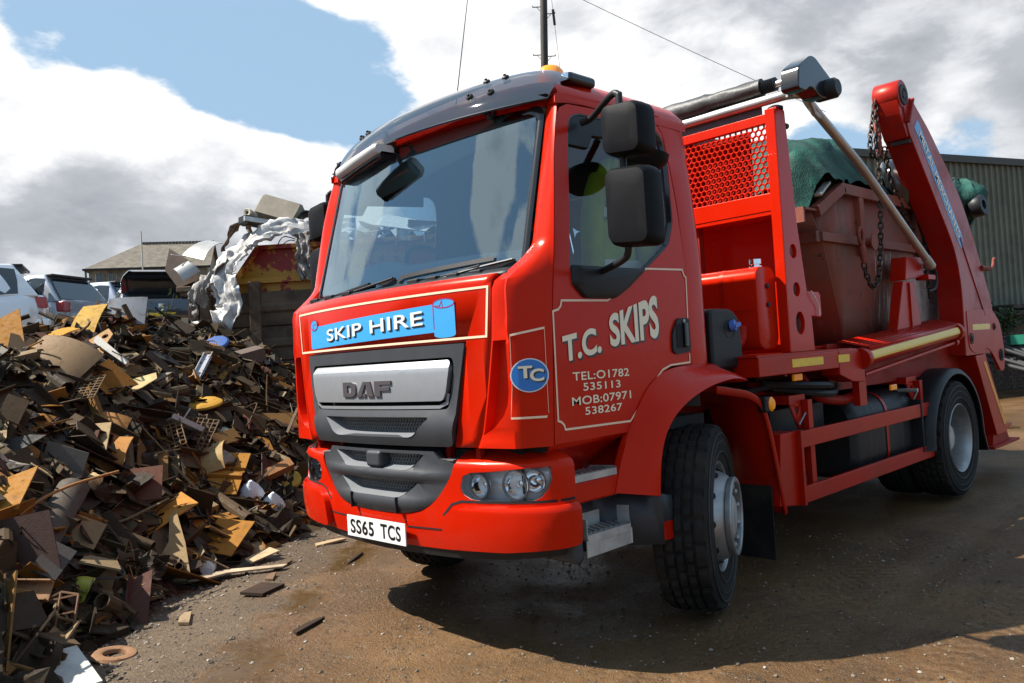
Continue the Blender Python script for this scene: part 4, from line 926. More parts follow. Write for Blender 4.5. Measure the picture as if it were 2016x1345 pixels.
# ------------------------------------------------------------------ skip loader body
xz = lambda y: (lambda u, v: (u, y, v))
for s in (-1, 1):
    # side beam with reflective tapes
    ob('platform_beam', rbox(1.87, 3.10, s * 1.19, s * 1.02, 1.237, 1.352), M['redbody'], T, bevel=.006)
    ob('platform_top', rbox(1.86, 3.2, s * 1.185, s * .40, 1.353, 1.365), M['redbody'], T)
    m = MB(); m.prism([(2.95, 1.352), (3.24, 1.36), (3.36, 1.30), (3.36, 1.12), (3.16, 1.13), (2.95, 1.19)], lambda u, v, w_: (u, w_, v), s * 1.194, s * 1.06); ob('ram_bracket', m, M['redbody'], T, bevel=.006)
    ob('bracket_leg', rbox(3.30, 3.42, s * 1.17, s * 1.12, .95, 1.14), M['redbody'], T)
    for x0, x1 in ((2.28, 2.712), (2.938, 3.112)):
        ob('reflective_tape', rbox(x0, x1, s * 1.1925 if x0 < 2.9 else s * 1.1965, s * 1.185, 1.274, 1.325), M['yellow'], T)
    # stabiliser ram
    a, b = Vector((3.34, s * 1.18, 1.282)), Vector((5.41, s * 1.18, 1.432))
    m = MB(); m.tube([a, a + (b - a) * .01, b - (b - a) * .01, b], [.050, .060, .060, .050], 20); RM = ob('stabiliser_ram', m, M['redbody'], T, smooth=40)
    ax = (b - a).normalized()
    for p in (a, b - ax * .03):
        m = MB(); m.lathe([(0, -.02), (.074, -.02), (.078, 0), (.078, .035), (.07, .05), (0, .05)], p, ax, 24); ob('ram_collar', m, M['redbody'], RM, smooth=40)
    m = MB(); up = Vector((0, 0, 1)); sd_ = Vector((0, s, 0))
    m.grid([[p + (sd_ * cos(t) + up * sin(t)) * .0615 for t in [radians(q) for q in (-12, 0, 15, 30, 45)]] for p in (a + ax * .06, a + ax * 1.0, b - ax * .08)]); ob('reflective_tape', m, M['yellow'], RM, smooth=80)
    m = MB(); a2, b2 = Vector((3.40, s * 1.17, 1.165)), Vector((5.38, s * 1.17, 1.335)); m.tube([a2, b2], .017, 10); m.tube([b2, b2 + Vector((.05, 0, .004))], .032, 10); ob('ram_hose_rod', m, M['redbody'], T)
    # chequer tread plate over the ram
    p00, p10, p11, p01 = Vector((3.42, s * 1.215, 1.362)), Vector((5.44, s * 1.215, 1.502)), Vector((5.42, s * 1.01, 1.560)), Vector((3.36, s * 1.01, 1.415))
    m = MB(); m.grid([[p00 + Vector((0, -s * .004, -.035)), p10 + Vector((0, -s * .004, -.035))], [p00, p10], [p01, p11]]); TP = ob('tread_plate', orient(m.mesh('tread_plate'), (0, s * .3, 1)), M['redbody'], T, solid=.005)
    m = MB(); nx, ny = 62, 6; nn = (p10 - p00).cross(p01 - p00).normalized(); nn = nn if nn.z > 0 else -nn
    for i in range(nx):
        for j in range(ny):
            q = lambda u, v: p00.lerp(p10, u).lerp(p01.lerp(p11, u), v)
            u0, v0 = (i + .5 + (.25 if j % 2 else 0)) / nx, (j + .5) / ny; c = q(min(u0, .997), v0); e = Vector((.013, s * .012 * (1 if (i + j) % 2 else -1), .001))
            f_ = e.cross(nn).normalized() * .0045
            m.add([c - e, c + f_ + nn * .004, c + e, c - f_ + nn * .004], [(0, 1, 2, 3)])
    o = ob('tread_pattern', m, M['redbody'], TP, smooth=0, merge=False); o['kind'] = 'stuff'
    ob('subframe_plate', rbox(3.2, 6.9, s * 1.0, s * .97, 1.06, 1.40), M['reddirty'], T)
    # headboard posts
    post = [(2.452, 1.366), (2.452, 2.935), (2.475, 2.965), (2.585, 2.955), (2.592, 2.86), (2.655, 2.20), (2.73, 1.765), (2.90, 1.762), (2.925, 1.74), (2.925, 1.61), (2.905, 1.59), (2.775, 1.60), (2.79, 1.366)]
    holes = [[(cx + rx * cos(radians(a_)), cz + rz * sin(radians(a_))) for a_ in range(0, 360, 20)] for cx, cz, rx, rz in ((2.572, 2.025, .046, .046), (2.585, 1.774, .046, .046), (2.605, 1.553, .060, .075))]
    sheet('headboard_post', [post] + holes, xz(s * 1.105), M['red'], T, (0, s, 0), t=.03, bevel=.004)
    ob('post_flange', rbox(2.445, 2.457, s * 1.1035, s * 1.035, 1.366, 2.955), M['red'], T, bevel=.003)
    ob('post_back_plate', rbox(2.50, 2.78, s * 1.03, s * 1.04, 1.366, 2.2), M['reddirty'], T)
    m = MB(); m.lathe([(.05, 0), (.05, .02), (.03, .03), (0, .03)], (2.53, s * 1.07, 2.955), (0, 0, 1), 16); ob('post_cap', m, M['black'], T)
    m = MB(); m.tube([(2.592, s * 1.09, 2.86), (2.63, s * 1.09, 2.86)], .02, 10); ob('post_stop', m, M['black'], T)
m = MB(); m.tube(smooth_path([(2.76, -1.12, 1.765), (2.80, -1.125, 1.72), (2.86, -1.12, 1.66), (2.865, -1.12, 1.60)], 5), .004, 6); ob('earth_cable', m, M['white'], T)
# headboard: beams and perforated panel
ob('headboard_beam', rbox(2.458, 2.50, -1.035, 1.035, 2.868, 2.931), M['red'], T, bevel=.004); ob('headboard_beam', rbox(2.456, 2.52, -1.035, 1.035, 2.295, 2.412), M['red'], T, bevel=.004)
hp = hexmesh('headboard_mesh', -1.03, 1.03, 2.425, 2.862, .0415, lambda y: 2.470, T, M['red'], hole=.41)
ob('headboard_backing', rbox(2.555, 2.562, -.865, -.38, 2.42, 2.87), M['reddirty'], T)
for y in (-.45, .2): ob('headboard_stay', rbox(2.50, 2.56, y, y + .06, 1.37, 2.93), M['reddirty'], T)
ob('bulkhead', rbox(2.72, 2.74, -1.0, 1.0, 1.366, 2.30), M['red'], T)
ob('bulkhead_shelf', rbox(2.46, 2.735, -1.028, 1.028, 2.27, 2.29), M['red'], T)
# oil tank
P = rrect(2.19, 2.44, 1.395, 1.925, .075, 6); m = MB(); m.loft([[(lerp(2.315, a, k), y, lerp(1.66, b, k)) for a, b in P] for y, k in ((-1.035, .93), (-1.03, .985), (-1.02, 1), (.8, 1))]); OT = ob('oil_tank', m, M['red'], T, smooth=40)
for y in (-.62, -.80):
    m = MB(); m.loft([[(lerp(2.315, a, 1.012), y + d, lerp(1.66, b, 1.008)) for a, b in P] for d in (0, .03)], cap=False); ob('tank_strap', m, M['redbody'], OT)
stripe('tank_weld', [(2.186, -.62), (2.186, -1.0)], .006, lambda u, v: (u, v, 1.655), M['cream'], OT)
m = MB(); m.lathe([(.045, 0), (.045, .012), (.030, .014), (.030, .022), (.042, .024), (.042, .055), (.03, .062), (0, .062)], (2.32, -.965, 1.922), (0, 0, 1), 20); ob('filler_cap', m, M['chrome'], OT)
for z in (1.80, 1.68):
    m = MB(); m.lathe([(.016, 0), (.016, .01), (0, .012)], (2.32, -1.036, z), (0, -1, 0), 12); ob('sight_glass', m, M['black'], OT)
m = MB(); m.tube(smooth_path([(1.95, -.9, 1.44), (2.08, -.93, 1.44), (2.15, -.93, 1.47), (2.17, -.93, 1.55)], 6), .032, 10); ob('oil_pipe', m, M['redbody'], T)
# black tank behind the cab with its blue cap
m = MB(); P = round_poly([(1.60, 1.30), (1.60, 1.655), (1.84, 1.655), (1.93, 1.59), (1.945, 1.30)], .05); m.prism(P, lambda u, v, w_: (u, w_, v), -1.055, -.70); AB = ob('fluid_tank', m, M['black'], T, bevel=.02, seg=3)
m = MB(); m.lathe([(.058, .001), (.05, -.03), (0, -.035)], (1.80, -1.056, 1.535), (0, -1, 0), 18); ob('filler_recess', m, M['void'], AB)
m = MB(); m.lathe([(.034, .0), (.036, .03), (.028, .034), (0, .034)], (1.82, -1.05, 1.548), (.35, -1, .15), 12); m.bar((1.80, -1.088, 1.545), (1.86, -1.088, 1.56), .02, .022); ob('tank_cap', m, M['bluecap'], AB)
for x, z, y in ((2.40, 1.205, -1.12), (4.02, 1.03, -1.10)):
    ob('side_marker_lamp', rbox(x, x + .115, y, y - .02, z - .022, z + .022), M['amber'], T, bevel=.006)
# pipes and clutter under the platform
rr = random.Random(3)
for k in range(9):
    x = 2.0 + rr.random() * .6; y = -.5 - rr.random() * .5
    m = MB(); m.tube(smooth_path([(x, y, 1.1 + rr.random() * .1), (x + .5, y - rr.random() * .2, 1.0 + rr.random() * .15), (x + 1.0, y, 1.1), (x + 1.7, y + .1, 1.05)], 6), .014 + .012 * rr.random(), 7); ob('hose', m, M['black' if k % 3 else 'reddirty'], T)
m = MB(); m.tube(smooth_path([(2.75, -1.0, 1.2), (2.9, -1.05, 1.05), (3.2, -1.08, 1.0), (3.36, -1.1, 1.02)], 6), .035, 10); ob('oil_pipe', m, M['reddirty'], T)
ob('valve_plate', rbox(2.72, 2.86, -.95, -.94, .98, 1.15), M['alu'], T)

# sheeting gear: bent tube arm, roll, motor
m = MB(); m.tube(smooth_path([(2.50, 1.12, 3.024), (2.50, .4, 3.026), (2.50, -.4, 3.028), (2.50, -1.06, 3.028), (2.53, -1.165, 3.034), (2.62, -1.21, 3.045), (2.74, -1.19, 3.062), (2.86, -1.14, 3.065), (3.02, -1.12, 3.02), (3.40, -1.12, 2.862), (3.774, -1.12, 2.70), (4.5, -1.12, 2.325), (5.09, -1.12, 2.02)], 8), .033, 14); ob('sheet_arm', m, M['tube'], T, smooth=60)
m = MB(); m.tube([(4.98, -1.12, 2.078), (5.10, -1.12, 2.015)], .038, 14); ob('arm_sleeve', m, M['alu'], T)
m = MB(); m.tube(smooth_path([(2.70, -1.20, 3.05), (2.80, -1.19, 3.00), (2.92, -1.15, 2.985), (3.08, -1.12, 2.985)], 6), .02, 8); ob('arm_gusset', m, M['tube'], T)
m = MB(); rows = []
for i in range(60):
    y = lerp(1.05, -1.0, i / 59); rows.append([(2.51 + (r_ := (.058 + .010 * (y > -.6)) + .008 * mnoise.noise(Vector((y * 5, k, 0))) + .005 * mnoise.noise(Vector((y * 14, k * .8, 3)))) * cos(2 * pi * k / 16), y, 3.125 + r_ * sin(2 * pi * k / 16)) for k in range(16)])
m.loft(rows); RO = ob('sheet_roll', m, M['canvas'], T, smooth=60)
m = MB(); rows = []
for i in range(14): rows.append([(2.51 + (r_ := (.046 if i % 2 else .036)) * cos(2 * pi * k / 16), -1.0 - .095 * i / 13, 3.12 + r_ * sin(2 * pi * k / 16)) for k in range(16)])
m.loft(rows); ob('sheet_bellows', m, M['black'], RO)
m = MB(); m.tube([(2.51, -1.08, 3.115), (2.50, -1.25, 3.115)], .024, 12); ob('roll_shaft', m, M['tube'], RO)
ob('sheet_flap', rbox(2.52, 2.525, -.98, 1.0, 2.94, 3.10), M['canvas'], RO)
mp = round_poly([(2.30, 2.985), (2.325, 3.13), (2.50, 3.232), (2.56, 3.235), (2.83, 3.115), (2.835, 3.06), (2.72, 2.995), (2.60, 2.985), (2.48, 3.03), (2.40, 2.985)], .03, 4)
m = MB(); m.prism(mp, lambda u, v, w_: (u, w_, v), -1.345, -1.225); MO = ob('sheet_motor', m, M['blackgloss'], T, bevel=.010, seg=3)
m = MB(); m.lathe([(0, 0), (.062, 0), (.066, .012), (.066, .13), (.05, .15), (0, .15)], (2.73, -1.26, 3.055), (0, -1, 0), 24); ob('motor_can', m, M['black'], MO, smooth=40)
ob('motor_bracket', rbox(2.40, 2.47, -1.224, -1.21, 2.98, 3.14), M['tube'], MO)
# pivot post of the sheet arm
for s in (-1, 1):
    m = MB(); m.prism([(4.36, 1.42), (4.58, 1.88), (4.84, 1.88), (4.96, 1.42)], lambda u, v, w_: (u, w_, v), s * 1.06, s * .98); PV = ob('pivot_post', m, M['redbody'], T, bevel=.006)
    m = MB(); m.prism([(4.64, 1.89), (4.70, 2.09), (5.10, 2.10), (5.08, 1.93)], lambda u, v, w_: (u, w_, v), s * 1.06, s * .93); ob('pivot_box', m, M['redbody'], PV, bevel=.008)
    ob('pivot_lug', rbox(5.04, 5.22, s * 1.11, s * 1.0, 1.90, 1.945), M['redbody'], PV, bevel=.006)
    ob('post_web', rbox(4.69, 4.70, s * 1.06, s * 1.075, 1.43, 1.87), M['redbody'], PV)
    m = MB(); m.tube(smooth_path([(5.06, s * 1.1, 2.05), (5.20, s * 1.1, 2.02), (5.27, s * 1.1, 1.93), (5.22, s * 1.1, 1.83), (5.10, s * 1.08, 1.80)], 6), .013, 8); ob('pivot_hose', m, M['black'], PV)

# lifting arms
def lift_arm(s):
    AR = link('lifting_arm', None, T)
    y0, y1 = s * .935, s * 1.15
    low = round_poly([(4.62, 3.33), (4.715, 3.115), (5.66, 2.191), (5.775, 1.87), (5.76, 1.20), (6.60, 1.20), (6.72, 1.62), (6.47, 2.00), (5.96, 2.68), (5.20, 3.22), (4.80, 3.44)], [.02, .03, .25, .25, .02, .02, .2, .2, .3, .1, .03], 6)
    m = MB(); m.prism(low, lambda u, v, w_: (u, w_, v), y0, y1); ob('arm_box', m, M['redworn'], AR, bevel=.008, smooth=30)
    m = MB(); m.lathe([(0, 0), (.115, 0), (.12, .006), (.12, .20), (.115, .206), (0, .206)], (4.63, y0 + s * .005, 3.435), (0, s, 0), 32); ob('arm_head', m, M['redworn'], AR, smooth=40)
    m = MB(); m.prism([(4.52, 3.40), (4.56, 3.26), (4.70, 3.08), (4.86, 3.30), (4.74, 3.47)], lambda u, v, w_: (u, w_, v), y0 + s * .012, y1 - s * .012); ob('arm_nose', m, M['redworn'], AR, bevel=.006)
    m = MB(); m.lathe([(0, .012), (.03, .012), (.032, .004), (.05, .004), (.052, .010), (.085, .010), (.088, 0)], (4.64, y1 - s * .004, 3.43), (0, s, 0), 24); ob('arm_pin', m, M['chain'], AR, smooth=30)
    m = MB(); m.bar((4.80, y1 + s * .003, 3.42), (4.66, y1 + s * .003, 3.20), .02, .05, (0, s, 0)); ob('arm_strap', m, M['reddirty'], AR)
    m = MB(); m.bar((4.745, y0 + s * .05, 3.06), (4.745, y1 - s * .01, 3.06), .03, .03); ob('nose_weld', m, M['chain'], AR)
    # longitudinal weld ribs and the pivot plate at the foot
    m = MB(); m.bar((5.83, y1 + s * .004, 2.30), (6.42, y1 + s * .004, 1.58), .008, .035, (1, 0, .8)); ob('arm_rib', m, M['redworn'], AR)
    pv = round_poly([(5.85, 1.27), (5.84, 1.62), (6.62, 1.64), (6.88, 1.50), (6.96, 1.25), (6.93, 1.02), (6.80, 1.0), (6.55, 1.20), (6.40, 1.26), (6.0, 1.215)], [.08, .03, .05, .1, .1, .06, .06, .1, .1, .08], 6)
    m = MB(); m.prism(pv, lambda u, v, w_: (u, w_, v), y1 - s * .02, y1 + s * .006); ob('pivot_plate', m, M['redbody'], AR, bevel=.004)
    for cx, cz, r in ((5.93, 1.36, .05), (6.66, 1.46, .035), (6.83, 1.17, .06)):
        m = MB(); m.lathe([(0, .016), (r * .5, .016), (r * .55, .008), (r, .008), (r * 1.04, 0)], (cx, y1 + s * .006, cz), (0, s, 0), 20); ob('pivot_pin', m, M['chain'] if r < .055 else M['void'], AR)
    ob('reflective_tape', rbox(5.98, 6.52, y1 + s * .0085, y1, 1.437, 1.492), M['yellow'], AR)
    m = MB(); m.tube([(6.40, y1, 2.04), (6.52, y1 + s * .03, 2.035)], .026, 8); m.tube(smooth_path([(6.5, y1 + s * .03, 2.03), (6.62, y1 + s * .04, 2.05), (6.68, y1 + s * .04, 2.13), (6.72, y1 + s * .04, 2.14)], 5), .014, 8); ob('locking_handle', m, M['hook'], AR)
    return AR
AN, AF = lift_arm(-1), lift_arm(1)
# painted name along the near arm, on a blue scroll
d0 = Vector((4.905, 3.135)); d1 = Vector((5.79, 2.27)); tv = (d1 - d0).normalized(); nv = Vector((-tv.y, tv.x)); nv = nv if nv.x > 0 else -nv
LEN = (d1 - d0).length
def armp(u, v, off): p = d0 + tv * (u * LEN) + nv * (v * .10); return (p.x, -1.15 - off, p.y)
ob('arm_scroll', orient(plate_mesh('s', [[(-.07, -.15), (-.07, .9), (-.03, 1.1), (1.0, 1.1), (1.07, .9), (1.07, -.1), (1.03, -.2), (0, -.12)]], lambda u, v: armp(u, v, .002)), (0, -1, 0)), M['blue'], AN)
for mt, of, du in ((M['blackpaint'], .0035, .012), (M['creamtext'], .0045, 0)):
    for word, a_, b_ in words_of('METAL MERCHANTS', .02): ob('lettering', orient(fit_text(text_mesh('t', word, 1, .02), lambda u, v: armp(lerp(a_, b_, u) * .97 + .015 + du, .08 + .8 * v, of)), (0, -1, 0)), mt, AN)
# stabiliser legs
for s in (-1, 1):
    LG = link('stabiliser_leg', None, T); y0, y1 = s * .98, s * 1.158
    m = MB(); m.prism([(6.00, 1.19), (6.31, 1.20), (6.86, .43), (6.84, .39), (6.50, .39)], lambda u, v, w_: (u, w_, v), y0, y1); ob('leg_box', m, M['redbody'], LG, bevel=.006)
    m = MB(); m.prism([(6.225, 1.125), (6.29, 1.13), (6.815, .475), (6.75, .47)], lambda u, v, w_: (u, w_, v), y1 + s * .0005, y1 + s * .003); ob('reflective_tape', m, M['orangetape'], LG)
    ob('leg_foot', rbox(6.28, 7.15, y0 - s * .1, y1 + s * .03, .275, .30), M['reddirty'], LG, bevel=.005)
    m = MB(); m.prism([(6.45, .40), (6.90, .40), (6.98, .30), (6.40, .30)], lambda u, v, w_: (u, w_, v), y0, y1 - s * .02); ob('foot_block', m, M['reddirty'], LG)
    m = MB(); m.bar((6.84, y1 - s * .09, .42), (7.05, y1 - s * .09, .45), .16, .02); ob('leg_lip', m, M['redbody'], LG)
ob('rear_cross_beam', rbox(6.5, 6.8, -1.0, 1.0, .95, 1.25), M['reddirty'], T)
ob('deck_plate', rbox(2.75, 6.9, -.95, .95, 1.366, 1.385), M['reddirty'], T)

# ------------------------------------------------------------------ the skip on the lorry
m_, t_ = new_mat('worn_skip_paint')
b_ = t_.n('ShaderNodeBsdfPrincipled'); ge = t_.n('ShaderNodeNewGeometry'); pos = ge.outputs['Position']
n1 = t_.noise(pos, 2.2, 7, .65); n2 = t_.noise(t_.mapping(pos, scale=(9, 9, 1.2)), 1.6, 6, .6); n3 = t_.noise(pos, 14, 5, .65)
c_ = t_.mix(t_.maprange(n1, .38, .68), (.235, .052, .030), (.165, .058, .036))
c_ = t_.mix(t_.math('MULTIPLY', t_.maprange(n2, .56, .72), .40), c_, (.26, .17, .12))
c_ = t_.mix(t_.maprange(n3, .60, .70), c_, (.060, .030, .022))
sx = t_.n('ShaderNodeSeparateXYZ'); t_.set(sx.inputs[0], pos)
grey_ = t_.math('MULTIPLY', t_.maprange(t_.math('ADD', sx.outputs[0], t_.math('MULTIPLY', n1, .8)), 5.35, 5.75), t_.maprange(sx.outputs[2], 2.2, 2.05))
c_ = t_.mix(t_.math('MULTIPLY', grey_, t_.maprange(n3, .3, .6, .5, .95)), c_, (.46, .43, .41))
drip = t_.math('MULTIPLY', t_.maprange(t_.noise(t_.mapping(pos, scale=(26, 26, 1.6)), 1.0, 5, .7), .56, .64), t_.math('MULTIPLY', t_.maprange(sx.outputs[0], 4.45, 4.6), t_.maprange(sx.outputs[0], 5.0, 4.85)))
c_ = t_.mix(t_.math('MULTIPLY', drip, t_.maprange(sx.outputs[2], 2.2, 2.1)), c_, (.62, .56, .45))
t_.set(b_.inputs['Base Color'], c_); b_.inputs['Roughness'].default_value = .6
bm_ = t_.n('ShaderNodeBump'); bm_.inputs['Strength'].default_value = .35; bm_.inputs['Distance'].default_value = .01; t_.set(bm_.inputs['Height'], n3); t_.set(b_.inputs['Normal'], bm_.outputs[0])
oo = t_.n('ShaderNodeOutputMaterial'); t_.set(oo.inputs[0], b_.outputs[0]); M['skip'] = m_
SK = thing('waste_skip', 'worn dull red steel skip loaded on the back of the red lorry', 'skip', (0, 0, 0))
skY = lambda z: .80 + .07 * min(1, max(0, (z - 1.4) / .8))
sidepoly = [(3.42, 2.40), (3.89, 2.63), (6.0, 2.63), (6.55, 2.40), (6.42, 2.18), (6.12, 1.39), (3.985, 1.39), (3.545, 2.18)]
for s in (-1, 1):
    sheet('skip_side', [sidepoly], lambda u, v: (u, s * skY(v), v), M['skip'], SK, (0, s, 0), cv=[1.6, 1.8, 2.0, 2.18], t=.012)
    yb = s * .885
    m = MB()
    for a, b in (((3.42, 2.42), (3.905, 2.650)), ((3.89, 2.637), (6.02, 2.637)), ((6.0, 2.65), (6.56, 2.42))): m.bar((a[0], yb, a[1] - .025), (b[0], yb, b[1] - .025), .07, .085, (0, 0, 1))
    ob('skip_rim', m, M['skip'], SK, bevel=.004)
    ob('skip_ledge', rbox(3.46, 6.45, s * .855, s * .912, 2.175, 2.245), M['skip'], SK, bevel=.004)
    for x in (4.17, 5.45): ob('skip_rib', rbox(x, x + .085, s * .855, s * .915, 2.10, 2.59), M['skip'], SK, bevel=.004)
    m = MB(); m.tube([(4.22, s * .90, 2.20), (4.22, s * .99, 2.20)], .035, 12); m.lathe([(0, 0), (.07, 0), (.07, .012), (0, .014)], (4.22, s * .985, 2.20), (0, s, 0), 20); ob('lifting_lug', m, M['skip'], SK)
m = MB(); m.grid([[(3.985, -.80, 1.39), (3.985, .80, 1.39)], [(3.56, -.868, 2.17), (3.56, .868, 2.17)], [(3.46, -.87, 2.30), (3.46, .87, 2.30)], [(3.38, -.87, 2.40), (3.38, .87, 2.40)]]); ob('skip_front_end', m, M['skip'], SK, solid=.012)
ob('skip_front_lip', rbox(3.20, 3.44, -.90, .90, 2.395, 2.412), M['skip'], SK); ob('skip_front_band', rbox(3.40, 3.46, -.89, .89, 2.17, 2.25), M['skip'], SK)
ob('skip_lip_edge', rbox(3.195, 3.215, -.90, .90, 2.30, 2.412), M['skip'], SK)
m = MB(); m.grid([[(6.12, -.80, 1.39), (6.12, .80, 1.39)], [(6.42, -.87, 2.18), (6.42, .87, 2.18)], [(6.55, -.87, 2.40), (6.55, .87, 2.40)]]); ob('skip_rear_end', m, M['skip'], SK, solid=.012)
ob('skip_floor', rbox(3.98, 6.12, -.80, .80, 1.388, 1.40), M['skip'], SK)
m = MB(); m.grid([[(x, y, 2.50 + .06 * mnoise.noise(Vector((x * 2, y * 2, 5)))) for y in frange(-.86, .87, .1)] for x in frange(3.45, 6.5, .15)]); ob('skip_contents', m, M['void'], SK, smooth=60)

# netting over the load
m_, t_ = new_mat('green_debris_netting')
b_ = t_.n('ShaderNodeBsdfPrincipled'); tcn = t_.n('ShaderNodeTexCoord'); pos = tcn.outputs['Object']
nz = t_.noise(pos, 5, 6, .6); nf = t_.noise(pos, 60, 3, .6)
t_.set(b_.inputs['Base Color'], t_.mix(t_.maprange(nz, .35, .7), (.0018, .030, .022), (.006, .086, .060)))
b_.inputs['Roughness'].default_value = .75
wv = t_.n('ShaderNodeTexWave'); t_.set(wv.inputs['Vector'], pos); wv.inputs['Scale'].default_value = 22; wv.inputs['Distortion'].default_value = 9.0; wv.inputs['Detail'].default_value = 3
nf = t_.math('ADD', nf, t_.math('MULTIPLY', wv.outputs['Fac'], .25))
bm_ = t_.n('ShaderNodeBump'); bm_.inputs['Strength'].default_value = .8; bm_.inputs['Distance'].default_value = .03
t_.set(bm_.inputs['Height'], t_.math('ADD', nz, t_.math('MULTIPLY', nf, .25))); t_.set(b_.inputs['Normal'], bm_.outputs[0])
oo = t_.n('ShaderNodeOutputMaterial'); t_.set(oo.inputs[0], b_.outputs[0]); M['net'] = m_
def net_z(x, y):
    b = 2.52
    for cx, cy, rx, ry, h in ((4.15, -.45, .75, .6, .50), (3.55, -.3, .5, .7, .34), (4.9, -.35, .7, .7, .50), (5.7, .2, .6, .6, .52), (6.5, -.2, .5, .8, .50), (6.95, -.75, .42, .42, .40), (4.6, .5, 1.2, .5, .4)):
        b += h * math.exp(-(((x - cx) / rx) ** 2 + ((y - cy) / ry) ** 2)) * .8
    b += .07 * mnoise.fractal(Vector((x * 2.2, y * 2.2, 1)), 1.0, 2.0, 4) + .12 * abs(mnoise.noise(Vector((x * 3.0 + y * 3.5, y * 1.2, 7)))) + .05 * abs(mnoise.noise(Vector((x * 8 - y * 3, y * 5, 3))))
    return b
def net_mesh(x0, x1, y0, y1, n, k, hole=None):
    m = MB(); rows = []
    for i in range(n + 1):
        x = lerp(x0, x1, i / n); r_ = []
        for j in range(k + 1):
            v = j / k; y = lerp(y0, y1, v); z = net_z(x, y)
            e = min(v, 1 - v); e2 = min(i / n, 1 - i / n)
            if e < .08: z -= (.08 - e) * (2.2 + 1.2 * mnoise.noise(Vector((x * 4, v * 3, 2)))) 
            if e2 < .06: z -= (.06 - e2) * 4.0
            if 4.95 < x < 6.1 and y < -.5: z -= .22 * min(1, (-.5 - y) / .15) * min(1, (x - 4.95) / .2) * min(1, (6.1 - x) / .15)
            z = max(z, 2.40)
            r_.append((x + .04 * mnoise.noise(Vector((x * 3, y * 3, 9))), y + .05 * mnoise.noise(Vector((x * 2, v * 6, 4))), z))
        rows.append(r_)
    m.grid(rows); return m
NT_ = thing('cargo_net', 'dark green debris netting draped over the loaded skip on the lorry', 'netting')
ob('net_sheet', net_mesh(3.22, 7.02, -.90, .90, 130, 60), M['net'], NT_, smooth=70)
m = MB(); m.loft([[Vector((7.0 + .30 * a_ * cos(radians(q)), -.78 + .30 * a_ * sin(radians(q)) * .9, 2.74 + dz)) + Vector((.09 * mnoise.noise(Vector((cos(radians(q)) * 2, sin(radians(q)) * 2, dz * 5 + 1))), .09 * mnoise.noise(Vector((cos(radians(q)) * 2.5, sin(radians(q)) * 2.5, dz * 6 + 5))), .07 * mnoise.noise(Vector((cos(radians(q)) * 3, sin(radians(q)) * 3, dz * 4 + 8))))) for q in range(0, 360, 9)] for dz, a_ in ((-.24, .2), (-.18, .45), (-.10, .7), (-.03, .88), (.05, .98), (.12, .96), (.18, .88), (.24, .68), (.28, .45), (.30, .1))]); ob('net_bulge', m, M['net'], NT_, smooth=70)
# things poking out at the side of the netting
m = MB(); m.lathe([(.10, -.09), (.18, -.10), (.235, -.07), (.245, 0), (.235, .07), (.18, .10), (.10, .09)], (5.28, -.80, 2.80), (.5, -1, .15), 32, closed=True)
tag(ob('waste_rubber', m, M['blackgloss'], smooth=60), 'shiny black tyre poking out from under the green netting on the skip', 'tyre')
ov = [(5.70 + .095 * cos(radians(a)), 2.90 + .125 * sin(radians(a))) for a in range(0, 360, 20)]
o = sheet('perforated_sheet', [[(5.50, 2.66), (5.47, 2.98), (5.56, 3.08), (5.84, 3.05), (5.90, 2.62)], ov], lambda u, v: (u, -.86 + .1 * (u - 5.7), v), pbr('pale_panel', (.55, .54, .52), .5, var=.1, dirt=.4), None, (0, -1, 0), t=.015); tag(o, 'pale panel with an oval hole standing in the load by the lifting arm', 'panel')
m = MB(); m.lathe([(0, -.05), (.10, -.05), (.115, -.03), (.115, .06), (.10, .08), (.05, .08), (.045, .05), (0, .05)], (6.93, -1.0, 2.72), (-.1, -1, .1), 24); tag(ob('scrap_drum', m, M['black'], smooth=40), 'small black drum hanging in the net beyond the lifting arm', 'drum')
m = MB(); m.bar((3.45, -.90, 2.52), (3.72, -.86, 2.65), .05, .02); tag(ob('scrap_strip', m, M['alu']), 'thin grey metal strip lying on the netting near the headboard', 'metal strip')

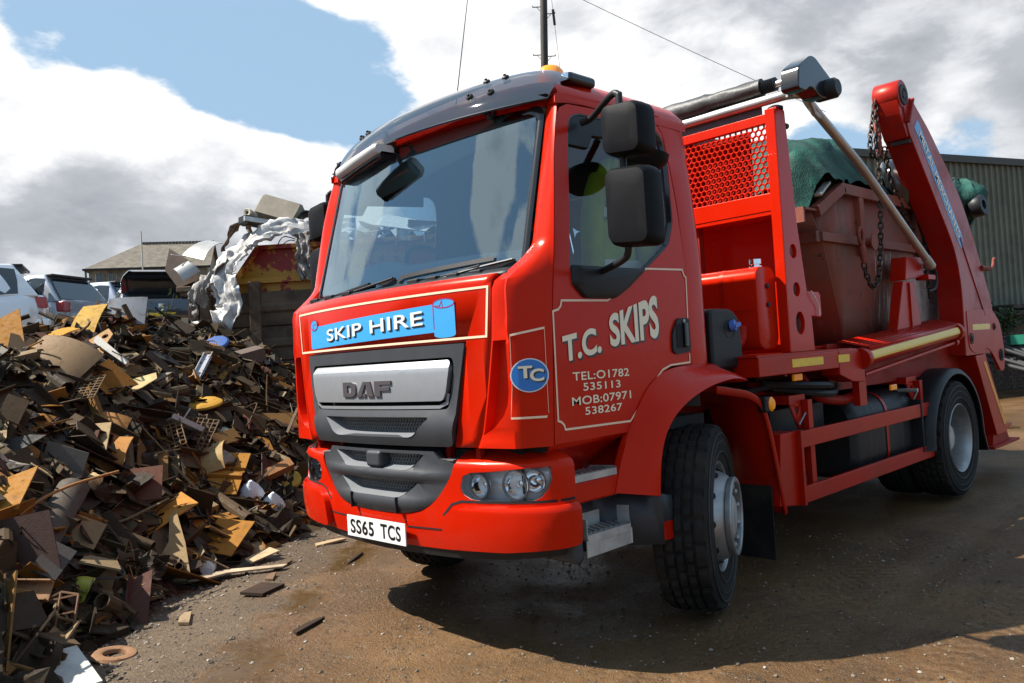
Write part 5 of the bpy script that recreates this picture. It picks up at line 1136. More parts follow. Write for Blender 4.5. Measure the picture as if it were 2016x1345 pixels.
# ------------------------------------------------------------------ chains
def link_mesh(r=.0075, L=.030, w=.017):
    m = MB(); P = [(L - w + w * cos(radians(a)), w * sin(radians(a))) for a in range(-90, 91, 30)] + [(-L + w + w * cos(radians(a)), w * sin(radians(a))) for a in range(90, 271, 30)]
    rows = []
    for i, (x, y) in enumerate(P):
        a, b = Vector(P[i - 1]), Vector(P[(i + 1) % len(P)]); t = (b - a).normalized(); n = Vector((-t.y, t.x))
        rows.append([(x + n.x * r * cos(q), y + n.y * r * cos(q), r * sin(q)) for q in [k * pi / 3 for k in range(6)]])
    rows.append(rows[0]); m.grid(rows, True); me = m.mesh('chain_link'); me.materials.append(M['chain']); shade(me, 60); return me
LINK = link_mesh()
def chain(pts, label, hook=None):
    P = smooth_path(pts, 12); TH = thing('lifting_chain', label, 'chain', P[0], 'chains hanging from the near lifting arm')
    acc, step, i = 0, .046, 0; d = [0]
    for a, b in zip(P[:-1], P[1:]): d.append(d[-1] + (b - a).length)
    n = int(d[-1] / step)
    for k in range(n):
        q = (k + .5) * step; j = max(0, min(len(d) - 2, next(x for x in range(len(d)) if d[x] >= q) - 1)); t = (q - d[j]) / max(1e-6, d[j + 1] - d[j])
        p = P[j].lerp(P[j + 1], t); tg = (P[j + 1] - P[j]).normalized()
        o = link('chain_link', LINK, TH); o.location = p - P[0]; o.rotation_mode = 'QUATERNION'
        o.rotation_quaternion = tg.to_track_quat('X', 'Z') @ Quaternion((1, 0, 0), radians(90 if k % 2 else 0) + random.uniform(-.2, .2))
    if hook:
        p, tg = Vector(hook[0]) - P[0], Vector(hook[1]).normalized()
        m = MB(); m.tube([p - tg * .11, p - tg * .06, p, p + tg * .05], [.012, .024, .030, .022], 10); R0 = p + tg * .11
        sd2 = tg.cross(Vector((0, 1, 0))).normalized(); m.tube([R0 + tg * (.065 * cos(a)) + sd2 * (.04 * sin(a)) for a in [q * pi / 8 for q in range(-7, 8)]], .015, 8); ob('chain_hook', m, M['hook'], TH, smooth=60)
    return TH
ch = [(4.53, -.96, 3.46), (4.50, -.965, 3.20), (4.47, -.965, 2.95), (4.44, -.98, 2.66), (4.40, -.985, 2.40), (4.35, -.985, 2.15), (4.27, -.985, 1.92), (4.14, -.985, 1.83), (4.03, -.985, 1.93), (3.985, -.985, 2.05)]
chain(ch, 'longest dark chain looping from the arm head down to the side of the skip', ((3.985, -.985, 2.12), (-.1, 0, 1)))
chain([(4.56, -.94, 3.40), (4.52, -.93, 3.25), (4.45, -.93, 3.10), (4.44, -.93, 2.97), (4.50, -.94, 2.93), (4.55, -.94, 2.99), (4.56, -.94, 3.10)], 'short knotted chain bunched just below the head of the arm', ((4.53, -.96, 3.05), (0, 0, 1)))
chain([(4.66, -.95, 3.33), (4.66, -.92, 3.2), (4.66, -.92, 3.05), (4.70, -.92, 2.94)], 'short straight chain hanging close against the underside of the arm', ((4.64, -.92, 3.22), (0, 0, 1)))
chain([(4.74, -.93, 3.05), (4.84, -.91, 2.88), (4.95, -.91, 2.72), (5.10, -.91, 2.55), (5.35, -.91, 2.28), (5.6, -.91, 1.95), (5.70, -.91, 1.70)], 'dark chain running down the inner face of the lifting arm')

# ------------------------------------------------------------------ hi-vis jacket hung up in the cab
JK = thing('hi_vis_jacket', 'yellow green hi-vis jacket hanging inside the cab behind the side window', 'jacket', (1.02, -.86, 1.62))
def jpt(u, v):
    wd_ = .17 + .10 * (1 - v) if v < .8 else .17 * (1 - (v - .8) / .2 * .7)
    return (wd_ * u, .03 * sin(u * 7 + v * 3) + .02 * mnoise.noise(Vector((u * 3, v * 5, 2))), v * .86)
m = MB(); m.grid([[jpt(u / 8 - 1, v / 16) for u in range(17)] for v in range(17)]); ob('jacket_body', m, M['hivis'], JK, smooth=70, solid=.02)
for sx_ in (-1, 1):
    m = MB(); m.tube(smooth_path([(sx_ * .13, -.02, .74), (sx_ * .22, -.03, .55), (sx_ * .24, -.03, .25)], 5), [.06] * 11, 10); ob('jacket_sleeve', m, M['hivis'], JK, smooth=70)
for v0 in (.30, .62):
    m = MB(); m.grid([[(lambda p: (p[0], p[1] - .024, p[2]))(jpt(u / 8 - 1, v)) for u in range(17)] for v in (v0, v0 + .06)]); ob('reflective_band', m, M['reflect'], JK, smooth=70)
for sx_ in (-.5, .45):
    m = MB(); m.grid([[(lambda p: (p[0], p[1] - .025, p[2]))(jpt(sx_ + du, v / 10)) for du in (-.09, .09)] for v in range(6, 10)]); ob('reflective_brace', m, M['reflect'], JK, smooth=70)
HO = (-1.26, .77); E1 = (.735, .678); E2 = (-.678, .735)
def sd2w(s_, d_): return (HO[0] + E1[0] * s_ + E2[0] * d_, HO[1] + E1[1] * s_ + E2[1] * d_)
def hd0(s_): return interp(s_, [-2, 0, .3, 1.2, 2.3, 3.5, 5.5, 7, 9], [.12, .10, .36, .30, .24, .04, -.28, -.25, -.1])
def hH(s_): return interp(s_, [-2, 0, 2, 5, 7.4, 8.3], [1.85, 2.0, 2.02, 2.12, 2.1, .5])
def heap(s_, d_, lump=True):
    q = d_ - hd0(s_)
    if q <= 0: return 0.0
    b, H_ = .90 * q, hH(s_); h = b / (1 + (b / H_) ** 6) ** (1 / 6)
    if lump: h += min(1, q / .5) * (.10 * sin(s_ * 2.3 + 1.3 * sin(d_ * 1.7)) * sin(d_ * 2.9 + s_ * .8) + .05 * sin(s_ * 5.1 + d_ * 3.3))
    return max(0.0, h)
# ------------------------------------------------------------------ ground
def ground_mat():
    m, t = new_mat('wet_mud_ground'); b = t.n('ShaderNodeBsdfPrincipled'); g = t.n('ShaderNodeNewGeometry'); P = g.outputs['Position']
    n1 = t.noise(P, .55, 7, .6); n2 = t.noise(P, 3.2, 7, .65); n3 = t.noise(P, 28, 5, .7); n4 = t.noise(P, 110, 3, .6)
    c = t.mix(t.maprange(n1, .35, .65), (.116, .055, .017), (.172, .089, .031))
    c = t.mix(t.math('MULTIPLY', t.maprange(n2, .45, .75), .6), c, (.056, .034, .017))
    # greyer stony strip along the foot of the heap
    sx = t.n('ShaderNodeSeparateXYZ'); t.set(sx.inputs[0], P)
    dd = t.math('ADD', t.math('MULTIPLY', t.math('SUBTRACT', sx.outputs[0], HO[0]), E2[0]), t.math('MULTIPLY', t.math('SUBTRACT', sx.outputs[1], HO[1]), E2[1]))
    strip = t.maprange(t.math('ADD', dd, t.math('MULTIPLY', t.math('SUBTRACT', n2, .5), .9)), -.75, -.35)
    c = t.mix(t.math('MULTIPLY', strip, .75), c, (.105, .076, .046))
    c = t.mix(t.maprange(n3, .55, .72), c, (.17, .125, .078)); c = t.mix(t.maprange(n3, .47, .30), c, (.036, .022, .012))
    c = t.mix(t.maprange(n4, .60, .70), c, (.27, .22, .155))
    # puddles and damp
    pn = t.noise(t.mapping(P, scale=(1, 1, 1), loc=(3.1, 1.7, 0)), .9, 5, .55)
    wet = t.math('MULTIPLY', t.maprange(pn, .66, .70), t.maprange(strip, .8, .2)); damp = t.maprange(pn, .38, .56)
    pv = t.maprange(t.math('ADD', dd, t.math('MULTIPLY', t.math('SUBTRACT', n1, .5), 1.2)), -.95, -.72)
    pool = t.math('MULTIPLY', t.math('MULTIPLY', pv, t.maprange(strip, .5, .1)), t.maprange(t.noise(P, 1.3, 4, .5), .46, .53))
    film = t.math('MAXIMUM', wet, pool)
    c = t.mix(t.math('MULTIPLY', damp, .30), c, (.040, .025, .012)); c = t.mix(t.math('MULTIPLY', film, .55), c, (.052, .032, .012))
    t.set(b.inputs['Base Color'], c)
    r = t.math('SUBTRACT', .66, t.math('MULTIPLY', damp, .30)); r = t.math('ADD', t.math('MULTIPLY', r, t.math('SUBTRACT', 1.0, film)), t.math('MULTIPLY', film, .10))
    t.set(b.inputs['Roughness'], r); b.inputs['Specular IOR Level'].default_value = .36
    bp_ = t.n('ShaderNodeBump'); bp_.inputs['Distance'].default_value = .02
    hh = t.math('ADD', t.math('ADD', t.math('MULTIPLY', n2, 1.2), t.math('MULTIPLY', n3, .8)), t.math('MULTIPLY', n4, .45))
    # tyre prints pressed into the mud behind and beside the lorry
    for off, dirx in ((2.25, .06), (2.62, .06), (1.55, -.04)):
        dist = t.math('ABSOLUTE', t.math('ADD', t.math('ADD', sx.outputs[1], off), t.math('MULTIPLY', sx.outputs[0], dirx)))
        band = t.maprange(dist, .15, .12); lug = t.math('SINE', t.math('ADD', t.math('MULTIPLY', sx.outputs[0], 74.0), t.math('MULTIPLY', t.math('PINGPONG', t.math('MULTIPLY', dist, 14.0), 1.0), 3.0)))
        hh = t.math('ADD', hh, t.math('MULTIPLY', t.math('MULTIPLY', band, t.maprange(n1, .42, .6)), t.math('MULTIPLY', lug, .28)))
    t.set(bp_.inputs['Height'], hh); t.set(bp_.inputs['Strength'], t.math('SUBTRACT', .95, t.math('MULTIPLY', film, .88)))
    t.set(b.inputs['Normal'], bp_.outputs[0]); o = t.n('ShaderNodeOutputMaterial'); t.set(o.inputs[0], b.outputs[0]); return m
M['ground'] = ground_mat()
def gz(x, y):
    z = .022 * mnoise.noise(Vector((x * .9, y * .9, 0))) + .012 * mnoise.noise(Vector((x * 2.6, y * 2.6, 4))) + .006 * mnoise.noise(Vector((x * 7, y * 7, 8))) - .012
    # ruts left by tyres beside the lorry
    for oy, am in ((-1.9, .02), (-2.15, .016), (-3.0, .02)):
        dy = y - oy - .12 * x * .4; z -= am * math.exp(-(dy / .10) ** 2) * (1 if x > .5 else max(0, x + .5))
    return z if abs(x) < 60 and abs(y) < 60 else -.02
gx = [-700, -250, -90, -40, -20, -12, -8, -6] + frange(-4.5, 9, .09) + frange(9.3, 26, .4) + [30, 40, 60, 100, 250, 700]
gy = [-700, -250, -90, -40, -20, -12, -8, -6] + frange(-4.5, 5, .09) + frange(5.4, 24, .5) + [30, 40, 60, 100, 250, 700]
m = MB(); m.grid([[(x, y, gz(x, y)) for y in gy] for x in gx])
tag(ob('ground', orient(m.mesh('ground', False), (0, 0, 1)), M['ground'], smooth=180), kind='structure')
# raised bank behind the heap where the cars stand
M['bank'] = pbr('bank_earth', (.10, .075, .05), .9, var=.3, vscale=1.5, bump=.6, bscale=12)
m = MB(); rows = []
for s_, dd in ((2, 0), (5, 0), (8, 0), (9.2, 0), (40, 0)):
    rows.append([(*sd2w(s_, 3.3), -.1), (*sd2w(s_, 3.5), 1.6), (*sd2w(s_, 3.9), 2.02), (*sd2w(s_, 30), 2.05), (*sd2w(s_, 32), -.1)])
m.grid(rows); m.add([rows[0][i] for i in range(5)], [(0, 1, 2, 3, 4)]); m.add([rows[-1][i] for i in range(5)], [(4, 3, 2, 1, 0)]); tag(ob('earth_bank', m, M['bank'], smooth=40), kind='structure')

# loose stones
def lump(rnd, r):
    vs = []
    for z_, k in ((-.8, .5), (0, 1), (.8, .5)):
        for q in range(5): vs.append((r * k * cos(q * 1.2566 + z_) * rnd.uniform(.7, 1.25), r * k * sin(q * 1.2566 + z_) * rnd.uniform(.7, 1.25), r * z_ * rnd.uniform(.4, .7)))
    fs = [(4, 3, 2, 1, 0), (10, 11, 12, 13, 14)] + [(a * 5 + q, a * 5 + (q + 1) % 5, a * 5 + 5 + (q + 1) % 5, a * 5 + 5 + q) for a in (0, 1) for q in range(5)]
    return vs, fs
rg = random.Random(11); m = MB()
for i in range(15000):
    if i < 3600: s_ = rg.uniform(-.6, 4.6); d_ = hd0(s_) - abs(rg.gauss(0, .33)) + .12; x, y = sd2w(s_, d_)
    else: x = rg.uniform(-2.0, 3.5); y = rg.uniform(-3.2, 2.3)
    if i >= 3600 and rg.random() < .4: continue
    r = min(.017, rg.lognormvariate(-5.15, .6)) * (1 if i < 3600 else .75); vs, fs = lump(rg, r); z = gz(x, y)
    m.add([(x + a, y + b, z + c + r * .2) for a, b, c in vs], fs)
st_, tt_ = new_mat('gravel_stones'); b_ = tt_.n('ShaderNodeBsdfPrincipled'); g_ = tt_.n('ShaderNodeNewGeometry')
tt_.set(b_.inputs['Base Color'], tt_.ramp(g_.outputs['Random Per Island'], [(0, (.045, .034, .023)), (.4, (.11, .08, .052)), (.8, (.18, .14, .10)), (1, (.34, .30, .25))])); b_.inputs['Roughness'].default_value = .75
o_ = tt_.n('ShaderNodeOutputMaterial'); tt_.set(o_.inputs[0], b_.outputs[0])
tag(ob('gravel', m, st_, smooth=0, merge=False), kind='stuff')

# ------------------------------------------------------------------ scrap heap
def rust_mat(name, attr):
    m, t = new_mat(name); b = t.n('ShaderNodeBsdfPrincipled')
    if attr: src = t.n('ShaderNodeAttribute', attribute_name='tone').outputs['Color']
    else: src = t.n('ShaderNodeObjectInfo').outputs['Color']
    tcn = t.n('ShaderNodeTexCoord'); g = t.n('ShaderNodeNewGeometry'); P = g.outputs['Position']
    n1 = t.noise(P, 5, 6, .65); n2 = t.noise(P, 26, 6, .7); n3 = t.noise(P, 120, 3, .6)
    c = t.mix(t.maprange(n1, .50, .75, 0, .6), src, (.070, .040, .020)); c = t.mix(t.maprange(n2, .55, .75, 0, .65), c, (.034, .020, .012))
    c = t.mix(t.maprange(n3, .6, .8, 0, .3), c, (.18, .105, .045))
    t.set(b.inputs['Base Color'], c); t.set(b.inputs['Roughness'], t.maprange(n2, .3, .7, .55, .85)); b.inputs['Specular IOR Level'].default_value = .12
    bp_ = t.n('ShaderNodeBump'); bp_.inputs['Strength'].default_value = .4; bp_.inputs['Distance'].default_value = .004; t.set(bp_.inputs['Height'], t.math('ADD', n2, n3)); t.set(b.inputs['Normal'], bp_.outputs[0])
    o = t.n('ShaderNodeOutputMaterial'); t.set(o.inputs[0], b.outputs[0]); return m
M['rust'] = rust_mat('rusty_scrap', False); M['rustmass'] = rust_mat('rusty_scrap_mass', True)
TONES = [((.034, .024, .015), 30), ((.060, .039, .021), 30), ((.085, .056, .031), 15), ((.22, .095, .018), 8), ((.17, .085, .025), 7), ((.19, .135, .072), 8), ((.055, .050, .045), 6), ((.12, .105, .09), 3), ((.070, .030, .021), 4), ((.36, .32, .25), 1)]
def tone(r):
    q = r.uniform(0, sum(w_ for _, w_ in TONES))
    for c, w_ in TONES:
        q -= w_
        if q <= 0: k = r.uniform(.75, 1.25); return tuple(min(1, v * k) for v in c)
    return TONES[0][0]
def slab(poly, t, bend=None):
    """thin plate with outline poly; bend maps a flat point to a curved one"""
    n = len(poly); m = MB(); f = bend or (lambda x, y, z: (x, y, z))
    m.add([f(x, y, t / 2) for x, y in poly] + [f(x, y, -t / 2) for x, y in poly], [tuple(range(n)), tuple(range(2 * n - 1, n - 1, -1))] + [(i, i + n, (i + 1) % n + n, (i + 1) % n) for i in range(n)]); return m
def kind_plate(r):
    L, w_ = r.uniform(.16, .42), r.uniform(.10, .26); j = lambda: r.uniform(-.18, .18)
    P = [(-L / 2 * (1 + j()), -w_ / 2 * (1 + j())), (L / 2 * (1 + j()), -w_ / 2 * (1 + j())), (L / 2 * (1 + j()), w_ / 2 * (1 + j())), (-L / 2 * (1 + j()), w_ / 2 * (1 + j()))]
    if r.random() < .35: P.insert(3, (0 + L * j(), w_ / 2 * (1.15 + j())))
    return slab(P, r.uniform(.006, .014))
def curved(L, w_, t, ang, n=7, taper=0.0):
    m = MB(); R = L / max(.05, ang); rows = []
    for i in range(n + 1):
        a = ang * (i / n - .5); k = 1 - taper * i / n; c = lambda rr: (rr * sin(a), rr * cos(a) - R)
        (x1, z1), (x2, z2) = c(R), c(R - t); rows.append([(x1, -w_ / 2 * k, z1), (x1, w_ / 2 * k, z1), (x2, w_ / 2 * k, z2), (x2, -w_ / 2 * k, z2)])
    m.loft(rows); return m
def kind_curved(r): return curved(r.uniform(.18, .45), r.uniform(.10, .28), r.uniform(.005, .010), r.uniform(.5, 2.3), 7, r.uniform(0, .4))
def section(P, L, skew=0.0):
    m = MB(); n = len(P); m.add([(-L / 2 + skew * y, y, z) for y, z in P] + [(L / 2 + skew * z, y, z) for y, z in P], [tuple(range(n)), tuple(range(2 * n - 1, n - 1, -1))] + [(i, i + n, (i + 1) % n + n, (i + 1) % n) for i in range(n)]); return m
def kind_angle(r):
    a, b, t = r.uniform(.05, .14), r.uniform(.05, .12), .009; return section([(0, 0), (a, 0), (a, t), (t, t), (t, b), (0, b)], r.uniform(.15, .5), r.uniform(-.6, .6))
def kind_channel(r):
    a, b, t = r.uniform(.06, .13), r.uniform(.04, .08), .008; return section([(-a / 2, b), (-a / 2, 0), (a / 2, 0), (a / 2, b), (a / 2 - t, b), (a / 2 - t, t), (-a / 2 + t, t), (-a / 2 + t, b)], r.uniform(.15, .45), r.uniform(-.6, .6))
def kind_tube(r):
    a, L = r.uniform(.03, .06), r.uniform(.18, .5); m = MB(); k = .86
    o = [(-a, -a), (a, -a), (a, a), (-a, a)]; rows = [[(x, y, z) for y, z in q] for x, q in ((-L / 2, [(y * k, z * k) for y, z in o]), (-L / 2, o), (L / 2, o), (L / 2, [(y * k, z * k) for y, z in o]), (L / 2 - .12, [(y * k, z * k) for y, z in o]))]
    m.loft(rows, cap=False); m.add(rows[-1], [(0, 1, 2, 3)]); m.add([(-L / 2 + .01, y * k, z * k) for y, z in o], [(0, 1, 2, 3)]); return m
def kind_bar(r):
    w_, t, L = r.uniform(.012, .04), r.uniform(.006, .014), r.uniform(.25, .85); m = MB()
    b1 = r.uniform(-.08, .08); m.bar((-L / 2, 0, 0), (0, b1, b1 * .4), w_, t); m.bar((0, b1, b1 * .4), (L / 2, 0, 0), w_, t); return m
def kind_gusset(r):
    a = r.uniform(.14, .32); P = [(0, 0), (a, 0)] + [(a - a * .72 * sin(q) * 1.0 + 0, a * .2 + a * .75 * (1 - cos(q))) for q in (.3, .7, 1.1)] + [(a * .08, a * .95)]
    return slab([(x - a / 3, y - a / 3) for x, y in P], r.uniform(.007, .012))
def kind_bent(r):
    a, b, w_, t = r.uniform(.08, .2), r.uniform(.06, .18), r.uniform(.12, .3), .007; g = r.uniform(.5, 1.5); c, s_ = cos(g), sin(g)
    return section([(-a, 0), (0, 0), (b * c, b * s_), (b * c - t * s_, b * s_ + t * c), (-t * .4, t), (-a, t)], w_, r.uniform(-.5, .5))
def kind_pipe(r):
    a, L = r.uniform(.02, .055), r.uniform(.2, .7); m = MB(); g = 10; ri = a * .82
    ring_ = lambda x, q: [(x, q * cos(2 * pi * k / g), q * sin(2 * pi * k / g)) for k in range(g)]
    m.loft([ring_(-L / 2 + .08, ri), ring_(-L / 2, ri), ring_(-L / 2, a), ring_(L / 2, a), ring_(L / 2, ri), ring_(L / 2 - .08, ri)]); return m
def kind_crumple(r):
    L, w_, sd = r.uniform(.22, .5), r.uniform(.15, .32), r.uniform(0, 99); m = MB(); n = 7; k1 = r.uniform(.5, 1.0)
    f = lambda i, j, e: (L * (i / n - .5) + .03 * mnoise.noise(Vector((i, j, sd))), w_ * (j / n - .5) + .03 * mnoise.noise(Vector((j, i, sd + 7))), .10 * k1 * mnoise.noise(Vector((i * .5, j * .5, sd))) + .05 * k1 * abs(mnoise.noise(Vector((i * 1.1, j * 1.1, sd + 3)))) + e)
    m.grid([[f(i, j, 0) for j in range(n + 1)] for i in range(n + 1)]); m.grid([[f(i, j, -.006) for j in range(n, -1, -1)] for i in range(n + 1)]); return m
def kind_wire(r):
    P = [(r.gauss(0, .16), r.gauss(0, .12), r.gauss(.03, .05)) for _ in range(5)]; m = MB(); m.tube(smooth_path(P, 4), r.uniform(.004, .009), 5); return m
def kind_beam(r):
    a, b, t, L = r.uniform(.05, .09), r.uniform(.04, .07), .010, r.uniform(.15, .4); return section([(-a, -b), (a, -b), (a, -b + t), (t / 2, -b + t), (t / 2, b - t), (a, b - t), (a, b), (-a, b), (-a, b - t), (-t / 2, b - t), (-t / 2, -b + t), (-a, -b + t)], L, r.uniform(-.4, .4))
KINDS = [('steel_plate', kind_plate, 30, 'flat plate offcut', 'flat plate offcuts in the scrap heap', 'steel plate'),
         ('curved_sheet', kind_curved, 16, 'curled sheet offcut', 'curled sheet offcuts in the scrap heap', 'steel sheet'),
         ('angle_iron', kind_angle, 14, 'angle iron length', 'angle iron lengths in the scrap heap', 'angle iron'),
         ('steel_channel', kind_channel, 11, 'steel channel length', 'channel lengths in the scrap heap', 'steel channel'),
         ('square_tube', kind_tube, 6, 'square tube', 'square tubes in the scrap heap', 'steel tube'),
         ('pipe_offcut', kind_pipe, 9, 'cut pipe', 'cut pipes in the scrap heap', 'pipe'),
         ('crumpled_sheet', kind_crumple, 15, 'crumpled sheet', 'crumpled sheets in the scrap heap', 'crumpled sheet'),
         ('bent_wire', kind_wire, 9, 'bent wire', 'bent wires in the scrap heap', 'wire'),
         ('beam_offcut', kind_beam, 7, 'beam offcut', 'beam offcuts in the scrap heap', 'beam offcut'),
         ('flat_bar', kind_bar, 12, 'thin bent bar', 'thin bars in the scrap heap', 'steel bar'),
         ('gusset_plate', kind_gusset, 7, 'hollow edged gusset', 'gusset plates in the scrap heap', 'gusset plate'),
         ('bent_plate', kind_bent, 12, 'folded plate', 'folded plates in the scrap heap', 'bent plate')]
def heap_normal(s_, d_):
    e = .06; hs = (heap(s_ + e, d_) - heap(s_ - e, d_)) / (2 * e); hd = (heap(s_, d_ + e) - heap(s_, d_ - e)) / (2 * e)
    return Vector((-(E1[0] * hs + E2[0] * hd), -(E1[1] * hs + E2[1] * hd), 1)).normalized()
def pose(r, s_, d_, lift, tilt):
    n = heap_normal(s_, d_); n = (n + Vector((r.gauss(0, tilt), r.gauss(0, tilt), r.gauss(.15, tilt * .5)))).normalized()
    q = n.to_track_quat('Z', 'X') @ Quaternion((0, 0, 1), r.uniform(0, 2 * pi)); x, y = sd2w(s_, d_)
    return Matrix.Translation((x, y, heap(s_, d_) + lift)) @ q.to_matrix().to_4x4()
# the mound itself
m = MB(); m.grid([[(*sd2w(s_, d_), heap(s_, d_) - .05 if d_ > hd0(s_) else -.06) for d_ in frange(-1.2, 5.0, .1)] for s_ in frange(-2.4, 8.5, .1)])
tag(ob('scrap_mound', orient(m.mesh('scrap_mound'), (0, 0, 1)), pbr('scrap_dust', (.035, .024, .017), .9, var=.4, vscale=9, bump=.8, bscale=30), smooth=40), kind='stuff')
# the mass of small pieces, joined
rs = random.Random(5); VARS = {k[0]: [k[1](rs) for _ in range(9)] for k in KINDS}
bag = [k for k in KINDS for _ in range(k[2])]
def sample(r, near=False):
    while True:
        s_ = r.uniform(-1.3, 8.0) if not near else r.uniform(-.9, 5.2); t_ = s_ + 3.85; d0 = hd0(s_); d_ = d0 - .04 + r.random() ** .9 * (3.1 if not near else 2.2)
        if d_ > .72 * t_ - 2.0: continue
        return s_, d_
V, F_, CL = [], [], []
for i in range(4300):
    k = rs.choice(bag); mb = rs.choice(VARS[k[0]]); s_, d_ = sample(rs); big = rs.uniform(.55, 1.0) if i % 5 else 1.15
    Mx = pose(rs, s_, d_, rs.uniform(-.06, .07), .36) @ Matrix.Scale(big, 4); o = len(V); c = tone(rs)
    V += [tuple(Mx @ Vector(v)) for v in mb.v]; F_ += [tuple(o + q for q in f) for f in mb.f]; CL += [c] * len(mb.v)
me = bpy.data.meshes.new('scrap_mass'); me.from_pydata(V, [], F_); at = me.color_attributes.new('tone', 'FLOAT_COLOR', 'POINT')
at.data.foreach_set('color', [q for c in CL for q in (*c, 1)]); me.materials.append(M['rustmass'])
tag(link('scrap_pieces', me), kind='stuff')
# the largest pieces, one by one
rs = random.Random(23); LIB = {}
for k in KINDS:
    LIB[k[0]] = []
    for q in range(7):
        me = k[1](rs).mesh(k[0]); me.materials.append(M['rust']); LIB[k[0]].append(me)
def scrap(name, me, label, cat, group, Mx, col):
    o = link(name, me); o.matrix_world = Mx; o.color = (*col, 1); return tag(o, label, cat, group)
for i in range(330):
    k = rs.choice(bag); s_, d_ = sample(rs, True)
    c_ = tone(rs); lum = sum(c_) / 3; q = d_ - hd0(s_)
    hue = 'pale' if lum > .25 else 'grey' if max(c_) - min(c_) < .03 and lum > .045 else 'orange rusted' if c_[0] > .125 and c_[2] < .045 else 'tan' if c_[0] > .125 else 'reddish brown' if c_[0] > .045 and c_[1] < c_[0] * .47 else 'warm brown' if c_[0] > .066 else 'mid brown' if c_[0] > .052 else 'dark brown' if c_[0] > .036 else 'blackish brown'
    zone = (('beside the white board in' if s_ < .4 else 'near the rusty ring, at the foot of') if q < .5 else ('at the nearest left corner of' if s_ < .4 else 'by the dark half pipe in')) if s_ < 1.2 else ('at the foot of' if q < .5 else 'halfway up' if q < 1.3 else 'near the crest of') if s_ < 3.4 else (('low by the lorry bumper, in' if q < .6 else 'behind the arched tan sheet in' if q < 1.4 else 'high at the middle of') if s_ < 4.3 else ('beside the lorry grille in' if q < .9 else 'below the brown wall in'))
    scrap(k[0], rs.choice(LIB[k[0]]), hue + ' ' + k[3] + ' ' + zone + ' the scrap heap', k[5], k[4], pose(rs, s_, d_, rs.uniform(.03, .13), .38) @ Matrix.Scale(rs.uniform(.9, 1.25), 4), c_)

# pieces one can single out -------------------------------------------------
def place(name, mb, s_, d_, label, cat, col=None, mat=None, lift=.12, n=(0, -.3, 1), spin=0, loops=None):
    """n is the way the piece's flat face looks; spin turns it about that"""
    q = Vector(n).normalized().to_track_quat('Z', 'X') @ Quaternion((0, 0, 1), radians(spin)); x, y = sd2w(s_, d_)
    me = mb.mesh(name) if isinstance(mb, MB) else mb; me.materials.append(mat or M['rust']); shade(me, 40); o = link(name, me)
    o.matrix_world = Matrix.Translation((x, y, heap(s_, d_) + lift)) @ q.to_matrix().to_4x4(); o.color = (*(col or (.3, .12, .03)), 1); return tag(o, label, cat)
def holed(loops, t=.01):
    me = plate_mesh('p', loops, lambda u, v: (u, v, 0)); bm = bmesh.new(); bm.from_mesh(me); g = bmesh.ops.extrude_face_region(bm, geom=bm.faces[:]); bmesh.ops.translate(bm, verts=[v for v in g['geom'] if isinstance(v, bmesh.types.BMVert)], vec=(0, 0, t)); bmesh.ops.recalc_face_normals(bm, faces=bm.faces); bm.to_mesh(me); bm.free(); return me
circ = lambda x, y, r, n=14: [(x + r * cos(2 * pi * k / n), y + r * sin(2 * pi * k / n)) for k in range(n)]
ORG, TAN, BRN, DRK = (.30, .130, .020), (.27, .185, .088), (.10, .058, .027), (.040, .026, .019)
TOCAM = Vector((-CF.x, -CF.y, 0))
cn = lambda k, right=0.0: (TOCAM * k + Vector((CR.x, CR.y, 0)) * right + Vector((0, 0, 1)))     # tilt towards the yard
place('orange_plate', slab([(-.20, -.15), (.20, -.15), (.18, .15), (-.19, .14)], .010), 2.37, .26, 'flat bright orange square of rusty sheet at the foot of the heap', 'steel sheet', ORG, lift=.17, n=cn(.55, .1), spin=-20)
rb = MB(); rb.loft([[(x, -.17, z) , (x, .17, z), (x, .17, z - .008), (x, -.17, z - .008)] for x, z in ((-.24, 0), (-.06, .0), (-.045, .03), (.0, .03), (.015, 0), (.04, 0), (.055, .025), (.075, .0), (.26, .0))])
place('ribbed_plate', rb, 3.27, .62, 'large orange rusty sheet pressed with two straight ribs', 'steel sheet', ORG, lift=.16, n=cn(.8, .15), spin=-10)
place('drilled_plate', holed([[(-.22, -.12), (.20, -.15), (.24, .10), (-.16, .14)], circ(-.13, .04, .018), circ(-.02, 0, .026), circ(.10, -.06, .016)]), 2.09, .60, 'orange rusty plate drilled with a row of round holes', 'steel plate', (.38, .17, .03), lift=.12, n=cn(.5, -.05), spin=-28)
gs = [(-.30, -.16), (-.22, -.17), (.02, -.06), (.30, .10), (.22, .12), (.02, .06), (-.10, .08), (-.2, .15), (-.27, .16)]
place('gusset_plate', slab(gs, .012), 1.85, .40, 'tan sickle shaped gusset plate behind the white lidded cup', 'gusset plate', TAN, lift=.16, n=cn(1.0, .1), spin=-8)
m = MB(); m.lathe([(0, 0), (.050, 0), (.054, .006), (.054, .014), (.046, .018), (.046, .022), (.036, .13), (0, .13)], (0, 0, 0), (0, 0, 1), 24); m.lathe([(.034, -.001), (.036, -.004), (.040, -.004), (.042, -.001)], (0, 0, 0), (0, 0, 1), 24)
cup = place('paper_cup', m, 1.93, .22, 'white lidded cup lying at the foot of the scrap heap', 'cup', mat=M['white'], lift=.06, n=(.55, .72, -.12), spin=0)
m = MB(); m.bar((-.03, 0, -.003), (.03, 0, -.003), .008, .004); m.bar((0, -.03, -.003), (0, .03, -.003), .008, .004); xo = ob('lid_cross', m, M['white'], cup)
